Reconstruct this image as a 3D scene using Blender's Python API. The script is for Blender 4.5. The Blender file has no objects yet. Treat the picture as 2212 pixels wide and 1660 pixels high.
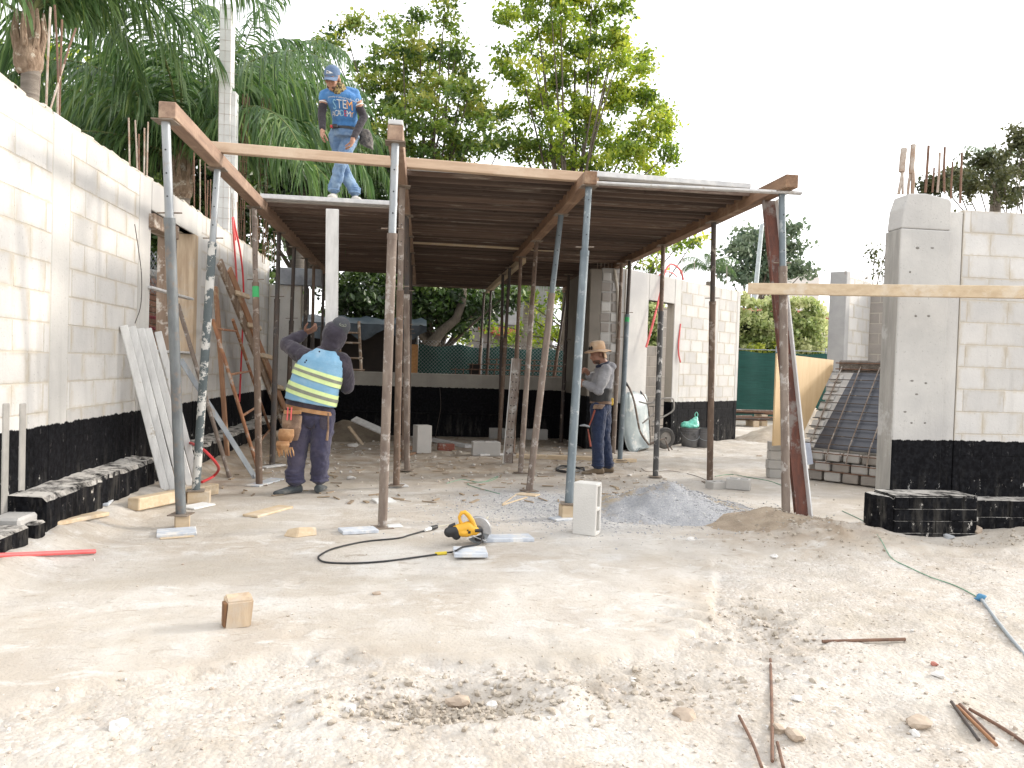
import bpy, bmesh, math, random
import numpy as np
from mathutils import Vector, Matrix, noise as mnoise
from mathutils.bvhtree import BVHTree
random.seed(7); rng = np.random.default_rng(7)
scene = bpy.context.scene
COL = scene.collection
R_ = math.radians
# ---------------------------------------------------------------- camera
CX, CY, FP = 1106.0, 830.0, 1660.0          # picture measured at 2212 x 1660
H = 1.3
_ps, _th, _rl = R_(6.775), R_(1.271), R_(1.8)
_F = Vector((math.sin(_ps)*math.cos(_th), math.cos(_ps)*math.cos(_th), -math.sin(_th)))
_R0 = Vector((math.cos(_ps), -math.sin(_ps), 0)); _U0 = _R0.cross(_F)
_R = _R0*math.cos(_rl) + _U0*math.sin(_rl); _U = _U0*math.cos(_rl) - _R0*math.sin(_rl)
EYE = Vector((0, 0, H))
cam = bpy.data.cameras.new('camera'); camo = bpy.data.objects.new('camera', cam); COL.objects.link(camo)
cam.sensor_width = 36; cam.lens = 36*FP/2212; cam.clip_start = 0.05; cam.clip_end = 2000
camo.matrix_world = Matrix(((_R.x, _U.x, -_F.x, 0), (_R.y, _U.y, -_F.y, 0), (_R.z, _U.z, -_F.z, H), (0, 0, 0, 1)))
scene.camera = camo
# ---------------------------------------------------------------- light
SUN_EL, SUN_AZ = R_(21), R_(14)             # azimuth measured from +X towards +Y
sdir = Vector((math.cos(SUN_EL)*math.cos(SUN_AZ), math.cos(SUN_EL)*math.sin(SUN_AZ), math.sin(SUN_EL)))
sl = bpy.data.lights.new('sun', 'SUN'); sl.energy = 1.15; sl.angle = R_(7.0); sl.color = (1.0, 0.92, 0.82)
so = bpy.data.objects.new('sun', sl); COL.objects.link(so)
so.rotation_euler = sdir.to_track_quat('Z', 'Y').to_euler()
world = bpy.data.worlds.new('World'); scene.world = world; world.use_nodes = True
wn = world.node_tree; wn.nodes.clear()
_o = wn.nodes.new('ShaderNodeOutputWorld'); _b = wn.nodes.new('ShaderNodeBackground'); _s = wn.nodes.new('ShaderNodeTexSky')
_h = wn.nodes.new('ShaderNodeHueSaturation')
_s.sky_type = 'NISHITA'; _s.sun_disc = False; _s.sun_elevation = SUN_EL; _s.sun_rotation = R_(90) - SUN_AZ
_s.dust_density = 5.0; _s.air_density = 1.0; _s.ozone_density = 1.0
_h.inputs['Saturation'].default_value = 0.30
_hz = wn.nodes.new('ShaderNodeMix'); _hz.data_type = 'RGBA'; _hz.inputs[0].default_value = .68; _hz.inputs[7].default_value = (6.7, 6.75, 6.9, 1)   # even white haze
_b.inputs['Strength'].default_value = 0.15
wn.links.new(_s.outputs[0], _h.inputs['Color']); wn.links.new(_h.outputs[0], _hz.inputs[6]); wn.links.new(_hz.outputs[2], _b.inputs[0]); wn.links.new(_b.outputs[0], _o.inputs[0])
scene.view_settings.view_transform = 'Standard'; scene.view_settings.look = 'None'
scene.view_settings.exposure = 1.32; scene.view_settings.gamma = 1.0
scene.view_settings.use_curve_mapping = False
scene.render.engine = 'CYCLES'
scene.cycles.max_bounces = 7; scene.cycles.diffuse_bounces = 6; scene.cycles.transparent_max_bounces = 8
scene.cycles.use_denoising = True

# ---------------------------------------------------------------- pixel rays
def ray(x, y): return _F + _R*((x-CX)/FP) - _U*((y-CY)/FP)
def G(x, y, z=0.0): d = ray(x, y); return EYE + d*((z-H)/d.z)
def AY(x, y, Y): d = ray(x, y); return EYE + d*(Y/d.y)
def AX(x, y, X): d = ray(x, y); return EYE + d*(X/d.x)
def APL(x, y, p, n):
    d = ray(x, y); p = Vector(p); n = Vector(n); return EYE + d*((p-EYE).dot(n)/d.dot(n))
V = Vector
# ---------------------------------------------------------------- mesh helpers
class MB:
    def __init__(s): s.v = []; s.f = []
    def add(s, vs, fs):
        o = len(s.v); s.v += [tuple(v) for v in vs]; s.f += [tuple(i+o for i in f) for f in fs]; return s
    def box(s, c, size, R=None):
        c = V(c); hx, hy, hz = (q/2 for q in size); vs = []
        for dx, dy, dz in ((-1,-1,-1),(1,-1,-1),(1,1,-1),(-1,1,-1),(-1,-1,1),(1,-1,1),(1,1,1),(-1,1,1)):
            p = V((dx*hx, dy*hy, dz*hz)); vs.append(c + (R @ p if R else p))
        return s.add(vs, ((0,3,2,1),(4,5,6,7),(0,1,5,4),(1,2,6,5),(2,3,7,6),(3,0,4,7)))
    def bx(s, x0, x1, y0, y1, z0, z1): return s.box(((x0+x1)/2, (y0+y1)/2, (z0+z1)/2), (x1-x0, y1-y0, z1-z0))
    def beam(s, p0, p1, w, h, up=(0, 0, 1), taper=1.0):
        p0, p1 = V(p0), V(p1); d = (p1-p0).normalized(); sd = d.cross(V(up)).normalized(); u = sd.cross(d)
        vs = []
        for p, k in ((p0, 1.0), (p1, taper)):
            for a, b in ((-1,-1),(1,-1),(1,1),(-1,1)): vs.append(p + sd*(a*w/2*k) + u*(b*h/2*k))
        return s.add(vs, ((3,2,1,0),(4,5,6,7),(0,1,5,4),(1,2,6,5),(2,3,7,6),(3,0,4,7)))
    def tube(s, pts, r, n=8, caps=True):
        pts = [V(p) for p in pts]; m = len(pts)
        rs = r if isinstance(r, (list, tuple)) else [r]*m
        t0 = (pts[1]-pts[0]).normalized(); a = V((0, 0, 1)) if abs(t0.z) < .9 else V((1, 0, 0))
        u = t0.cross(a).normalized(); vs = []
        for i, p in enumerate(pts):
            t = (pts[min(i+1, m-1)] - pts[max(i-1, 0)]).normalized()
            u = (u - t*u.dot(t)).normalized(); w = t.cross(u)
            for k in range(n):
                q = 2*math.pi*k/n; vs.append(p + (u*math.cos(q) + w*math.sin(q))*rs[i])
        fs = [(i*n+k, i*n+(k+1) % n, (i+1)*n+(k+1) % n, (i+1)*n+k) for i in range(m-1) for k in range(n)]
        if caps: fs += [tuple(range(n-1, -1, -1)), tuple((m-1)*n+k for k in range(n))]
        return s.add(vs, fs)
    def lathe(s, prof, n=16, M=None, caps=False):
        vs = []
        for r, z in prof:
            for k in range(n):
                q = 2*math.pi*k/n; p = V((r*math.cos(q), r*math.sin(q), z)); vs.append(M @ p if M else p)
        m = len(prof)
        fs = [(i*n+k, i*n+(k+1) % n, (i+1)*n+(k+1) % n, (i+1)*n+k) for i in range(m-1) for k in range(n)]
        if caps: fs += [tuple(range(n-1, -1, -1)), tuple((m-1)*n+k for k in range(n))]
        return s.add(vs, fs)
    def ell(s, c, r, R=None, nu=14, nv=10):
        c = V(c); vs = []; fs = []
        for i in range(nv+1):
            a = math.pi*i/nv
            for k in range(nu):
                b = 2*math.pi*k/nu; p = V((r[0]*math.sin(a)*math.cos(b), r[1]*math.sin(a)*math.sin(b), r[2]*math.cos(a)))
                vs.append(c + (R @ p if R else p))
        fs = [(i*nu+k, (i+1)*nu+k, (i+1)*nu+(k+1) % nu, i*nu+(k+1) % nu) for i in range(nv) for k in range(nu)]
        return s.add(vs, fs)
    def prism(s, poly, d):
        """flat polygon (world points) extruded by vector d"""
        poly = [V(p) for p in poly]; d = V(d); n = len(poly)
        return s.add(poly + [p+d for p in poly], [tuple(range(n-1, -1, -1)), tuple(range(n, 2*n))] + [(i, (i+1) % n, n+(i+1) % n, n+i) for i in range(n)])
    def build(s, name, m, parent=None, smooth=False, bevel=0.0, seg=1):
        me = bpy.data.meshes.new(name)
        off = wloc(parent) if parent else V((0, 0, 0))
        a = np.array(s.v, dtype=float) - np.array(off)
        me.from_pydata(a.tolist(), [], s.f); me.validate()
        o = bpy.data.objects.new(name, me); COL.objects.link(o)
        if m: me.materials.append(m)
        if smooth: me.shade_smooth(); me.set_sharp_from_angle(angle=R_(42))
        if bevel:
            b = o.modifiers.new('bevel', 'BEVEL'); b.width = bevel; b.segments = seg; b.limit_method = 'ANGLE'
        if parent: o.parent = parent
        return o
def wloc(o):
    p = V((0, 0, 0))
    while o is not None: p = p + o.location; o = o.parent
    return p
def tag(o, label=None, cat=None, group=None, kind=None):
    if label: o['label'] = label
    if cat: o['category'] = cat
    if group: o['group'] = group
    if kind: o['kind'] = kind
    return o
def thing(name, label, cat, loc=(0, 0, 0), group=None):
    o = bpy.data.objects.new(name, None); COL.objects.link(o); o.location = loc; o.empty_display_size = .1
    return tag(o, label, cat, group)
def shared(name, me, loc, parent=None, rot=None, scale=None):
    o = bpy.data.objects.new(name, me); COL.objects.link(o)
    o.location = V(loc) - (wloc(parent) if parent else V((0, 0, 0)))
    if rot is not None: o.rotation_euler = rot
    if scale is not None: o.scale = scale
    if parent: o.parent = parent
    return o
def bevmesh(name, size, bev, m, seg=1, jit=0.0):
    bm = bmesh.new(); bmesh.ops.create_cube(bm, size=1.0)
    for v in bm.verts: v.co = V((v.co.x*size[0], v.co.y*size[1], v.co.z*size[2])) + V([random.uniform(-jit, jit) for _ in range(3)])
    bmesh.ops.bevel(bm, geom=bm.edges[:], offset=bev, segments=seg, affect='EDGES')
    me = bpy.data.meshes.new(name); bm.to_mesh(me); bm.free(); me.materials.append(m); return me
def realize(o):
    """bake an object's modifiers into its mesh"""
    dg = bpy.context.evaluated_depsgraph_get(); dg.update()
    me = bpy.data.meshes.new_from_object(o.evaluated_get(dg)); o.modifiers.clear(); old = o.data; o.data = me
    bpy.data.meshes.remove(old); return o
# ---------------------------------------------------------------- materials
class NT:
    def __init__(s, name):
        s.m = bpy.data.materials.new(name); s.m.use_nodes = True; s.t = s.m.node_tree; s.n = s.t.nodes; s.l = s.t.links
        s.b = s.n['Principled BSDF']; s.out = s.n['Material Output']
    def new(s, t, **k):
        n = s.n.new(t)
        for a, b in k.items(): setattr(n, a, b)
        return n
    def pos(s, stretch=(1, 1, 1), src='world'):
        if src == 'world': g = s.new('ShaderNodeNewGeometry').outputs['Position']
        else: g = s.new('ShaderNodeTexCoord').outputs['Object']
        mp = s.new('ShaderNodeMapping'); mp.inputs['Scale'].default_value = stretch; s.l.new(g, mp.inputs['Vector']); return mp.outputs[0]
    def noise(s, vec, scale, detail=4, rough=.6, dist=0):
        n = s.new('ShaderNodeTexNoise'); n.inputs['Scale'].default_value = scale; n.inputs['Detail'].default_value = detail
        n.inputs['Roughness'].default_value = rough; n.inputs['Distortion'].default_value = dist; s.l.new(vec, n.inputs['Vector']); return n.outputs['Fac']
    def ramp(s, fac, a, b, ca=(0, 0, 0, 1), cb=(1, 1, 1, 1)):
        r = s.new('ShaderNodeValToRGB'); e = r.color_ramp.elements; e[0].position = a; e[1].position = b; e[0].color = ca; e[1].color = cb
        s.l.new(fac, r.inputs[0]); return r.outputs[0]
    def mix(s, f, a, b, mode='MIX'):
        x = s.new('ShaderNodeMix', data_type='RGBA', blend_type=mode)
        for v, i in ((f, 0), (a, 6), (b, 7)):
            if isinstance(v, (int, float)): x.inputs[i].default_value = v
            elif isinstance(v, (tuple, list)): x.inputs[i].default_value = (*v[:3], 1)
            else: s.l.new(v, x.inputs[i])
        return x.outputs[2]
    def math(s, op, a, b=None, c=None, clamp=False):
        n = s.new('ShaderNodeMath', operation=op, use_clamp=clamp)
        for i, v in enumerate((a, b, c)):
            if v is None: continue
            if isinstance(v, (int, float)): n.inputs[i].default_value = v
            else: s.l.new(v, n.inputs[i])
        return n.outputs[0]
    def bump(s, h, strength, dist=.01):
        b = s.new('ShaderNodeBump'); b.inputs['Strength'].default_value = strength; b.inputs['Distance'].default_value = dist
        s.l.new(h, b.inputs['Height']); s.l.new(b.outputs[0], s.b.inputs['Normal']); return b
    def base(s, c): s.l.new(c, s.b.inputs['Base Color'])
def MAT(name, c1, c2=None, scale=6, stretch=(1, 1, 1), rough=.85, bump=.3, bscale=40, metal=0, c3=None, s3=3, t3=(.55, .62), var=.0, src='world', detail=5, lo=.35, hi=.65, dist=.01):
    t = NT(name); c2 = c2 or tuple(q*.75 for q in c1); p = t.pos(stretch, src)
    col = t.mix(t.ramp(t.noise(p, scale, detail), lo, hi), c1, c2)
    if c3: col = t.mix(t.ramp(t.noise(t.pos((1, 1, 1), src), s3, 6, .7), *t3), col, c3)
    if var:
        oi = t.new('ShaderNodeObjectInfo'); hv = t.new('ShaderNodeHueSaturation'); t.l.new(col, hv.inputs['Color'])
        t.l.new(t.math('MULTIPLY_ADD', oi.outputs['Random'], 2*var, 1-var), hv.inputs['Value']); col = hv.outputs[0]
    t.base(col); t.b.inputs['Roughness'].default_value = rough; t.b.inputs['Metallic'].default_value = metal
    if bump: t.bump(t.noise(p, bscale, 4), bump, dist)
    return t.m
def PAINTED(name, c1, c2, zl, var=.06, c3=None, drip=.03, chips=True, dust=False, smear=False):
    """masonry with black bitumen paint brushed on below height zl"""
    t = NT(name); p = t.pos(); n1 = t.noise(p, 2.2, 5); n2 = t.noise(p, 28, 3)
    col = t.mix(t.ramp(n1, .35, .68), c1, c2)
    col = t.mix(t.ramp(t.noise(t.pos((9, 9, .7)), 1.0, 4), .55, .75), col, tuple(q*.80 for q in c1))
    col = t.mix(t.ramp(t.noise(p, 55, 2), .66, .74), col, tuple(q*.6 for q in c1))
    if c3: col = t.mix(t.ramp(t.noise(p, .9, 3), .5, .7), col, c3)
    if smear:      # mortar dragged over the ends and edges of each block
        tc = t.new('ShaderNodeTexCoord'); sg_ = t.new('ShaderNodeSeparateXYZ'); t.l.new(tc.outputs['Generated'], sg_.inputs[0])
        ex = t.math('MULTIPLY', t.math('ABSOLUTE', t.math('SUBTRACT', sg_.outputs['X'], .5)), 2.0); ez = t.math('MULTIPLY', t.math('ABSOLUTE', t.math('SUBTRACT', sg_.outputs['Z'], .5)), 2.0)
        e_ = t.math('MAXIMUM', t.ramp(ex, .66, .97), t.math('MULTIPLY', t.ramp(ez, .72, .98), .8))
        col = t.mix(t.math('MULTIPLY', e_, t.ramp(t.noise(t.pos((3, 3, 1.2)), 4, 5, .7), .42, .6)), col, (.43, .385, .315))
    oi = t.new('ShaderNodeObjectInfo'); hv = t.new('ShaderNodeHueSaturation'); t.l.new(col, hv.inputs['Color'])
    t.l.new(t.math('MULTIPLY_ADD', oi.outputs['Random'], 2*var, 1-var), hv.inputs['Value']); col = hv.outputs[0]
    sx = t.new('ShaderNodeSeparateXYZ'); g = t.new('ShaderNodeNewGeometry'); t.l.new(g.outputs['Position'], sx.inputs[0])
    edge = t.math('MULTIPLY_ADD', t.noise(t.pos((7, 7, 2.0)), 2.0, 6, .7), drip*2, -drip)
    d = t.math('SUBTRACT', t.math('ADD', sx.outputs['Z'], edge), zl)
    f = t.math('SUBTRACT', 1.0, t.math('MULTIPLY', d, 160.0), clamp=True)
    if chips:
        ch = t.ramp(t.noise(t.pos((1.6, 1.6, .8)), 9, 6, .75), .62, .66)
        hi = t.math('GREATER_THAN', .42, sx.outputs['Z'])
        f = t.math('MULTIPLY', f, t.math('SUBTRACT', 1.0, t.math('MULTIPLY', ch, t.math('MULTIPLY_ADD', hi, .9, .08)), clamp=True))
    if dust:
        sn = t.new('ShaderNodeSeparateXYZ'); t.l.new(g.outputs['Normal'], sn.inputs[0])
        f = t.math('MULTIPLY', f, t.math('SUBTRACT', 1.0, t.math('MULTIPLY', t.ramp(sn.outputs['Z'], .45, .85), t.ramp(t.noise(t.pos((1, 1, 1)), 7, 6, .75), .38, .55)), clamp=True))
    col = t.mix(f, col, t.mix(t.math('MULTIPLY', t.ramp(t.noise(t.pos((4, 4, .8)), 3.0, 6, .7), .5, .8), t.math('SUBTRACT', .55, sx.outputs['Z'], clamp=True)), t.mix(t.ramp(n2, .4, .8), (.005, .005, .006), (.016, .0165, .019)), (.20, .185, .16)))
    t.base(col)
    t.l.new(t.math('MULTIPLY_ADD', f, -.44, .5), t.b.inputs['Specular IOR Level'])
    rr = t.math('MULTIPLY_ADD', f, -.12, .9); t.l.new(rr, t.b.inputs['Roughness'])
    t.bump(t.noise(p, 45, 5), .35, .008); return t.m
M = {}
M['block'] = PAINTED('block_masonry', (.535, .52, .495), (.455, .445, .43), .765, var=.11, smear=True)
M['block_plain'] = MAT('block_plain', (.50, .48, .45), (.42, .41, .39), 3, bump=.4, bscale=60, var=.07, c3=(.33, .32, .30), s3=70, t3=(.66, .72))
M['mortar'] = PAINTED('mortar_joint', (.46, .42, .355), (.40, .365, .31), .765)
M['concrete'] = PAINTED('cast_concrete', (.52, .505, .475), (.43, .42, .40), .765, c3=(.38, .37, .36))
M['footing'] = PAINTED('footing_concrete', (.56, .53, .48), (.47, .44, .40), .765, dust=True)
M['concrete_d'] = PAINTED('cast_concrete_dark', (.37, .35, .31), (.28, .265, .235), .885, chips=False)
M['brickwall_d'] = MAT('unrendered_block', (.33, .30, .27), (.26, .24, .22), 3, bump=.5, bscale=50, var=.08)
M['pinkwood'] = MAT('fresh_pine_across', (.52, .38, .265), (.42, .295, .20), 2.2, (1.0, 14, 14), .75, .25, 30, c3=(.58, .46, .34), s3=1.2, t3=(.5, .7))
M['redwood'] = MAT('stained_timber_along', (.29, .19, .13), (.205, .13, .09), 2.2, (14, 1.0, 14), .75, .25, 30, c3=(.42, .30, .21), s3=2.5, t3=(.55, .7))
M['brownwood'] = MAT('brown_timber_along', (.24, .14, .08), (.15, .085, .05), 2.2, (12, 1.0, 12), .8, .3, 30, c3=(.33, .23, .15), s3=3, t3=(.55, .7))
M['palewood'] = MAT('pale_timber', (.55, .44, .30), (.46, .35, .23), 2, (1.5, 12, 12), .8, .25, 30, c3=(.60, .54, .45), s3=3, t3=(.52, .7))
M['palewood_z'] = MAT('pale_timber_up', (.50, .39, .27), (.36, .26, .17), 2, (12, 12, 1.2), .8, .25, 30, c3=(.42, .36, .29), s3=3, t3=(.5, .65))
M['redwood_z'] = MAT('orange_timber_up', (.37, .20, .11), (.27, .14, .08), 2, (10, 10, 1.0), .8, .25, 30, c3=(.45, .33, .22), s3=2.4, t3=(.55, .62))
M['oldwood_z'] = MAT('weathered_timber_up', (.30, .22, .16), (.19, .13, .09), 2, (12, 12, 1.0), .85, .4, 30, c3=(.52, .47, .41), s3=7, t3=(.52, .6))
M['greyboard'] = MAT('limed_board', (.62, .61, .59), (.47, .47, .47), 4, (3, 3, 3), .85, .35, 30, c3=(.40, .36, .31), s3=9, t3=(.62, .68))
M['whiteboard_z'] = MAT('limed_board_up', (.70, .695, .675), (.56, .555, .54), 3, (6, 6, 1.4), .85, .35, 30, c3=(.42, .36, .28), s3=6, t3=(.63, .7))
M['blueboard'] = MAT('blue_grey_board', (.56, .59, .62), (.38, .41, .46), 10, (1, 5, 1), .85, .35, 40, c3=(.62, .60, .56), s3=6, t3=(.5, .6))
def DECKMAT(name, c1, c2, c3, c4, var):
    t = NT(name); p = t.pos((.5, 11, 9)); col = t.mix(t.ramp(t.noise(p, 2.0, 6, .7), .32, .68), c1, c2)
    col = t.mix(t.ramp(t.noise(t.pos((.7, 16, 9)), 1.7, 5, .7), .56, .70), col, c3)
    col = t.mix(t.ramp(t.noise(t.pos((2.2, 9, 5)), 2.6, 6, .7), .62, .70), col, c4)
    oi = t.new('ShaderNodeObjectInfo'); hv = t.new('ShaderNodeHueSaturation'); t.l.new(col, hv.inputs['Color']); t.l.new(t.math('MULTIPLY_ADD', oi.outputs['Random'], 2*var, 1-var), hv.inputs['Value'])
    t.base(hv.outputs[0]); t.b.inputs['Roughness'].default_value = .85; t.bump(t.noise(p, 9, 5), .5, .012); return t.m
M['deckboard'] = DECKMAT('formwork_underside', (.27, .23, .19), (.155, .125, .10), (.42, .385, .34), (.10, .06, .042), .38)
M['deckrust'] = DECKMAT('formwork_rim', (.14, .095, .07), (.08, .055, .045), (.30, .255, .21), (.07, .04, .03), .4)
M['plywood'] = MAT('plywood_sheet', (.60, .44, .25), (.53, .37, .20), 1.6, (6, 6, 1), .7, .08, 30)
M['steel'] = MAT('galvanised_tube', (.34, .36, .37), (.25, .27, .29), 5, (3, 3, 1), .5, .15, 60, .55, c3=(.30, .27, .24), s3=7, t3=(.58, .68))
M['bluesteel'] = MAT('blue_grey_tube', (.155, .185, .20), (.10, .125, .14), 5, (3, 3, 1), .55, .15, 60, .2, c3=(.27, .29, .29), s3=11, t3=(.58, .64))
M['steelrust'] = MAT('grey_tube_rust_spots', (.17, .185, .19), (.115, .125, .13), 5, (3, 3, 1), .6, .2, 60, .2, c3=(.20, .16, .13), s3=11, t3=(.52, .66))
M['rust'] = MAT('rusty_tube', (.18, .125, .09), (.11, .075, .055), 6, (3, 3, .8), .8, .3, 60, .1, c3=(.30, .25, .21), s3=10, t3=(.56, .62))
M['rust2'] = MAT('brown_grey_tube', (.23, .185, .15), (.14, .105, .085), 5, (3, 3, .7), .8, .3, 60, .1, c3=(.36, .33, .30), s3=8, t3=(.55, .62))
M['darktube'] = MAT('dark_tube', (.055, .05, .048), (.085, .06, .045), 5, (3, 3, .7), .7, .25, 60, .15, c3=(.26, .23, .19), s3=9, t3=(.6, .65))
M['chipped'] = MAT('chipped_paint_tube', (.075, .095, .10), (.10, .12, .125), 5, (3, 3, .7), .7, .3, 60, .1, c3=(.52, .51, .48), s3=7, t3=(.49, .52))
M['chipped_d'] = MAT('chipped_dark_tube', (.05, .052, .052), (.085, .08, .075), 5, (3, 3, .7), .7, .3, 60, .1, c3=(.42, .41, .39), s3=9, t3=(.56, .6))
M['plate'] = MAT('rusty_plate', (.24, .20, .16), (.15, .11, .08), 12, rough=.8)
M['rebar'] = MAT('rusty_rebar', (.20, .11, .07), (.12, .07, .05), 15, rough=.9, bump=.6, bscale=160)
M['rebar_w'] = MAT('mortar_splashed_rebar', (.46, .42, .37), (.30, .20, .14), 9, rough=.95, bump=.8, bscale=90)
M['red'] = MAT('red_conduit', (.62, .045, .05), (.52, .035, .04), 4, rough=.45, bump=.05)
M['redpale'] = MAT('faded_red_conduit', (.70, .14, .13), (.60, .09, .09), 4, rough=.55, bump=.05)
M['black'] = MAT('black_plastic', (.012, .012, .013), (.02, .02, .022), 6, rough=.55, bump=.1)
M['white'] = MAT('white_stuff', (.72, .72, .70), (.62, .62, .60), 6, rough=.7, bump=.15)
M['green_mark'] = MAT('green_tape', (.03, .34, .10), (.03, .26, .08), 6, rough=.6)
def cyl2(name, p0, p1, r, m, parent, n=14): return MB().tube([p0, p1], r, n).build(name, m, parent, True)
# ================================================================ GROUND
_perm = rng.permutation(512).astype(np.int64); _gr = rng.normal(size=(512, 2)); _gr /= np.linalg.norm(_gr, axis=1)[:, None]
def pn(x, y):
    xi = np.floor(x).astype(np.int64); yi = np.floor(y).astype(np.int64); xf = x-xi; yf = y-yi
    u = xf*xf*xf*(xf*(xf*6-15)+10); w = yf*yf*yf*(yf*(yf*6-15)+10)
    def g(a, b):
        h = _gr[_perm[(_perm[(xi+a) & 511] + yi + b) & 511]]; return h[..., 0]*(xf-a) + h[..., 1]*(yf-b)
    return (g(0, 0)*(1-u)+g(1, 0)*u)*(1-w) + (g(0, 1)*(1-u)+g(1, 1)*u)*w
def sst(a, b, x): t = np.clip((x-a)/(b-a), 0, 1); return t*t*(3-2*t)
_ex = [-6, -1.6, -.9, -.3, .05, .75, 1.2, 1.62, 1.85, 2.1, 6]; _ey = [2.9, 2.95, 3.3, 3.5, 3.36, 3.36, 3.5, 3.95, 4.6, 5.2, 5.6]
def slab(x, y):      # 1 on the trodden pad, 0 on the loose spoil in front of it
    e = np.interp(x, _ex, _ey) + .10*pn(x*2.3, y*2.3) + .05*pn(x*9, y*9+3)
    return sst(-.03, .05, y-e)
def hgt(x, y):
    x = np.asarray(x, float); y = np.asarray(y, float); s = slab(x, y)
    far = np.clip(1-np.abs(y)/60, 0, 1)
    z = .012*pn(x*.9, y*.9)*far + .006*pn(x*4, y*4)
    loose = (1-s)*sst(.5, 1.5, y)
    z += -.035*loose + loose*(.026*pn(x*3.1+7, y*3.1) + .016*np.abs(pn(x*9, y*9)) + .006*pn(x*26, y*26) + .003*pn(x*60, y*60))
    z += s*(.004*pn(x*13, y*13) + .004*np.maximum(pn(x*5+9, y*5), 0)*pn(x*34, y*34)*3)
    b = np.exp(-((x-.78)/.42)**2 - ((y-3.12)/.16)**2); z += b*(.05*np.abs(pn(x*7, y*7)) + .016*np.abs(pn(x*22, y*22)) - .010)
    e = ((x-.12)/.36)**2+((y-2.98)/.16)**2; z += -.035*np.exp(-e*e)*(1+.5*pn(x*9, y*9)) + .022*np.exp(-(e-1.7)**2)*(1+.9*pn(x*7, y*7)) + .02*np.exp(-e)*np.abs(pn(x*24, y*24))
    b = np.exp(-((x+.35)/.3)**2 - ((y-3.42)/.10)**2); z += b*.03*np.abs(pn(x*10, y*10))
    b = np.exp(-((x-1.85)/.28)**2 - ((y-3.9)/.5)**2); z += b*.05*pn(x*9, y*9+5)
    z += .11*sst(-2.05, -2.5, x)*sst(16, 13, y)*(1+.25*pn(x*6, y*6))
    rut = np.exp(-((x-1.47)/.20)**2-((y-3.85)/.40)**2); z += rut*.016*np.tanh(3*np.sin((y*.95+x*.45)*34+2.0*pn(x*4, y*4)))
    tr = np.exp(-((x-1.75-.12*np.sin(y*1.6))/.16)**2)*sst(3.0, 3.5, y)*sst(6.2, 5.0, y); z += -.022*tr + .010*tr*np.sin(y*42+x*18)
    tr = np.exp(-((x+.15-.25*(y-4.4))/.12)**2)*sst(3.6, 4.2, y)*sst(6.2, 5.4, y); z += -.010*tr*(1+.8*pn(x*6, y*6))
    z += s*.010*pn(x*1.9+4, y*1.9)*far
    for fx, fy in ((-.7, 4.6), (.55, 4.35), (1.15, 5.3), (.25, 5.0), (.62, 3.62), (-.55, 3.75)):
        e = ((x-fx)/.055)**2+((y-fy)/.14)**2; z += (-.007*np.exp(-e**2)+.002*np.exp(-(e-1.6)**2))*(1+.9*pn(x*14, y*14))
    back = sst(9.2, 10.2, y)*sst(-2, -1.2, x)
    z += sst(8.8, 9.8, y)*(.02*pn(x*3, y*3)+.02*pn(x*9, y*9))*sst(20, 15, y)
    z += .11*np.exp(-((x-3.35)/.6)**2-((y-5.85)/.42)**2)*(1+.5*pn(x*8, y*8)+.3*pn(x*20, y*20))          # spoil ridge by the right plinth
    z += .10*np.exp(-((x-5.2)/.45)**2-((y-5.75)/.3)**2)*(1+.4*pn(x*8, y*8))
    z += -.05*np.exp(-((x-4.35)/.45)**2-((y-5.8)/.25)**2)
    return z
def gz(x, y): return float(hgt(np.array([x]), np.array([y]))[0])
def GG(x, y, dz=0.0):     # pixel onto the uneven ground
    p = G(x, y, 0)
    for _ in range(4): p = G(x, y, gz(p.x, p.y)+dz)
    return p
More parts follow.
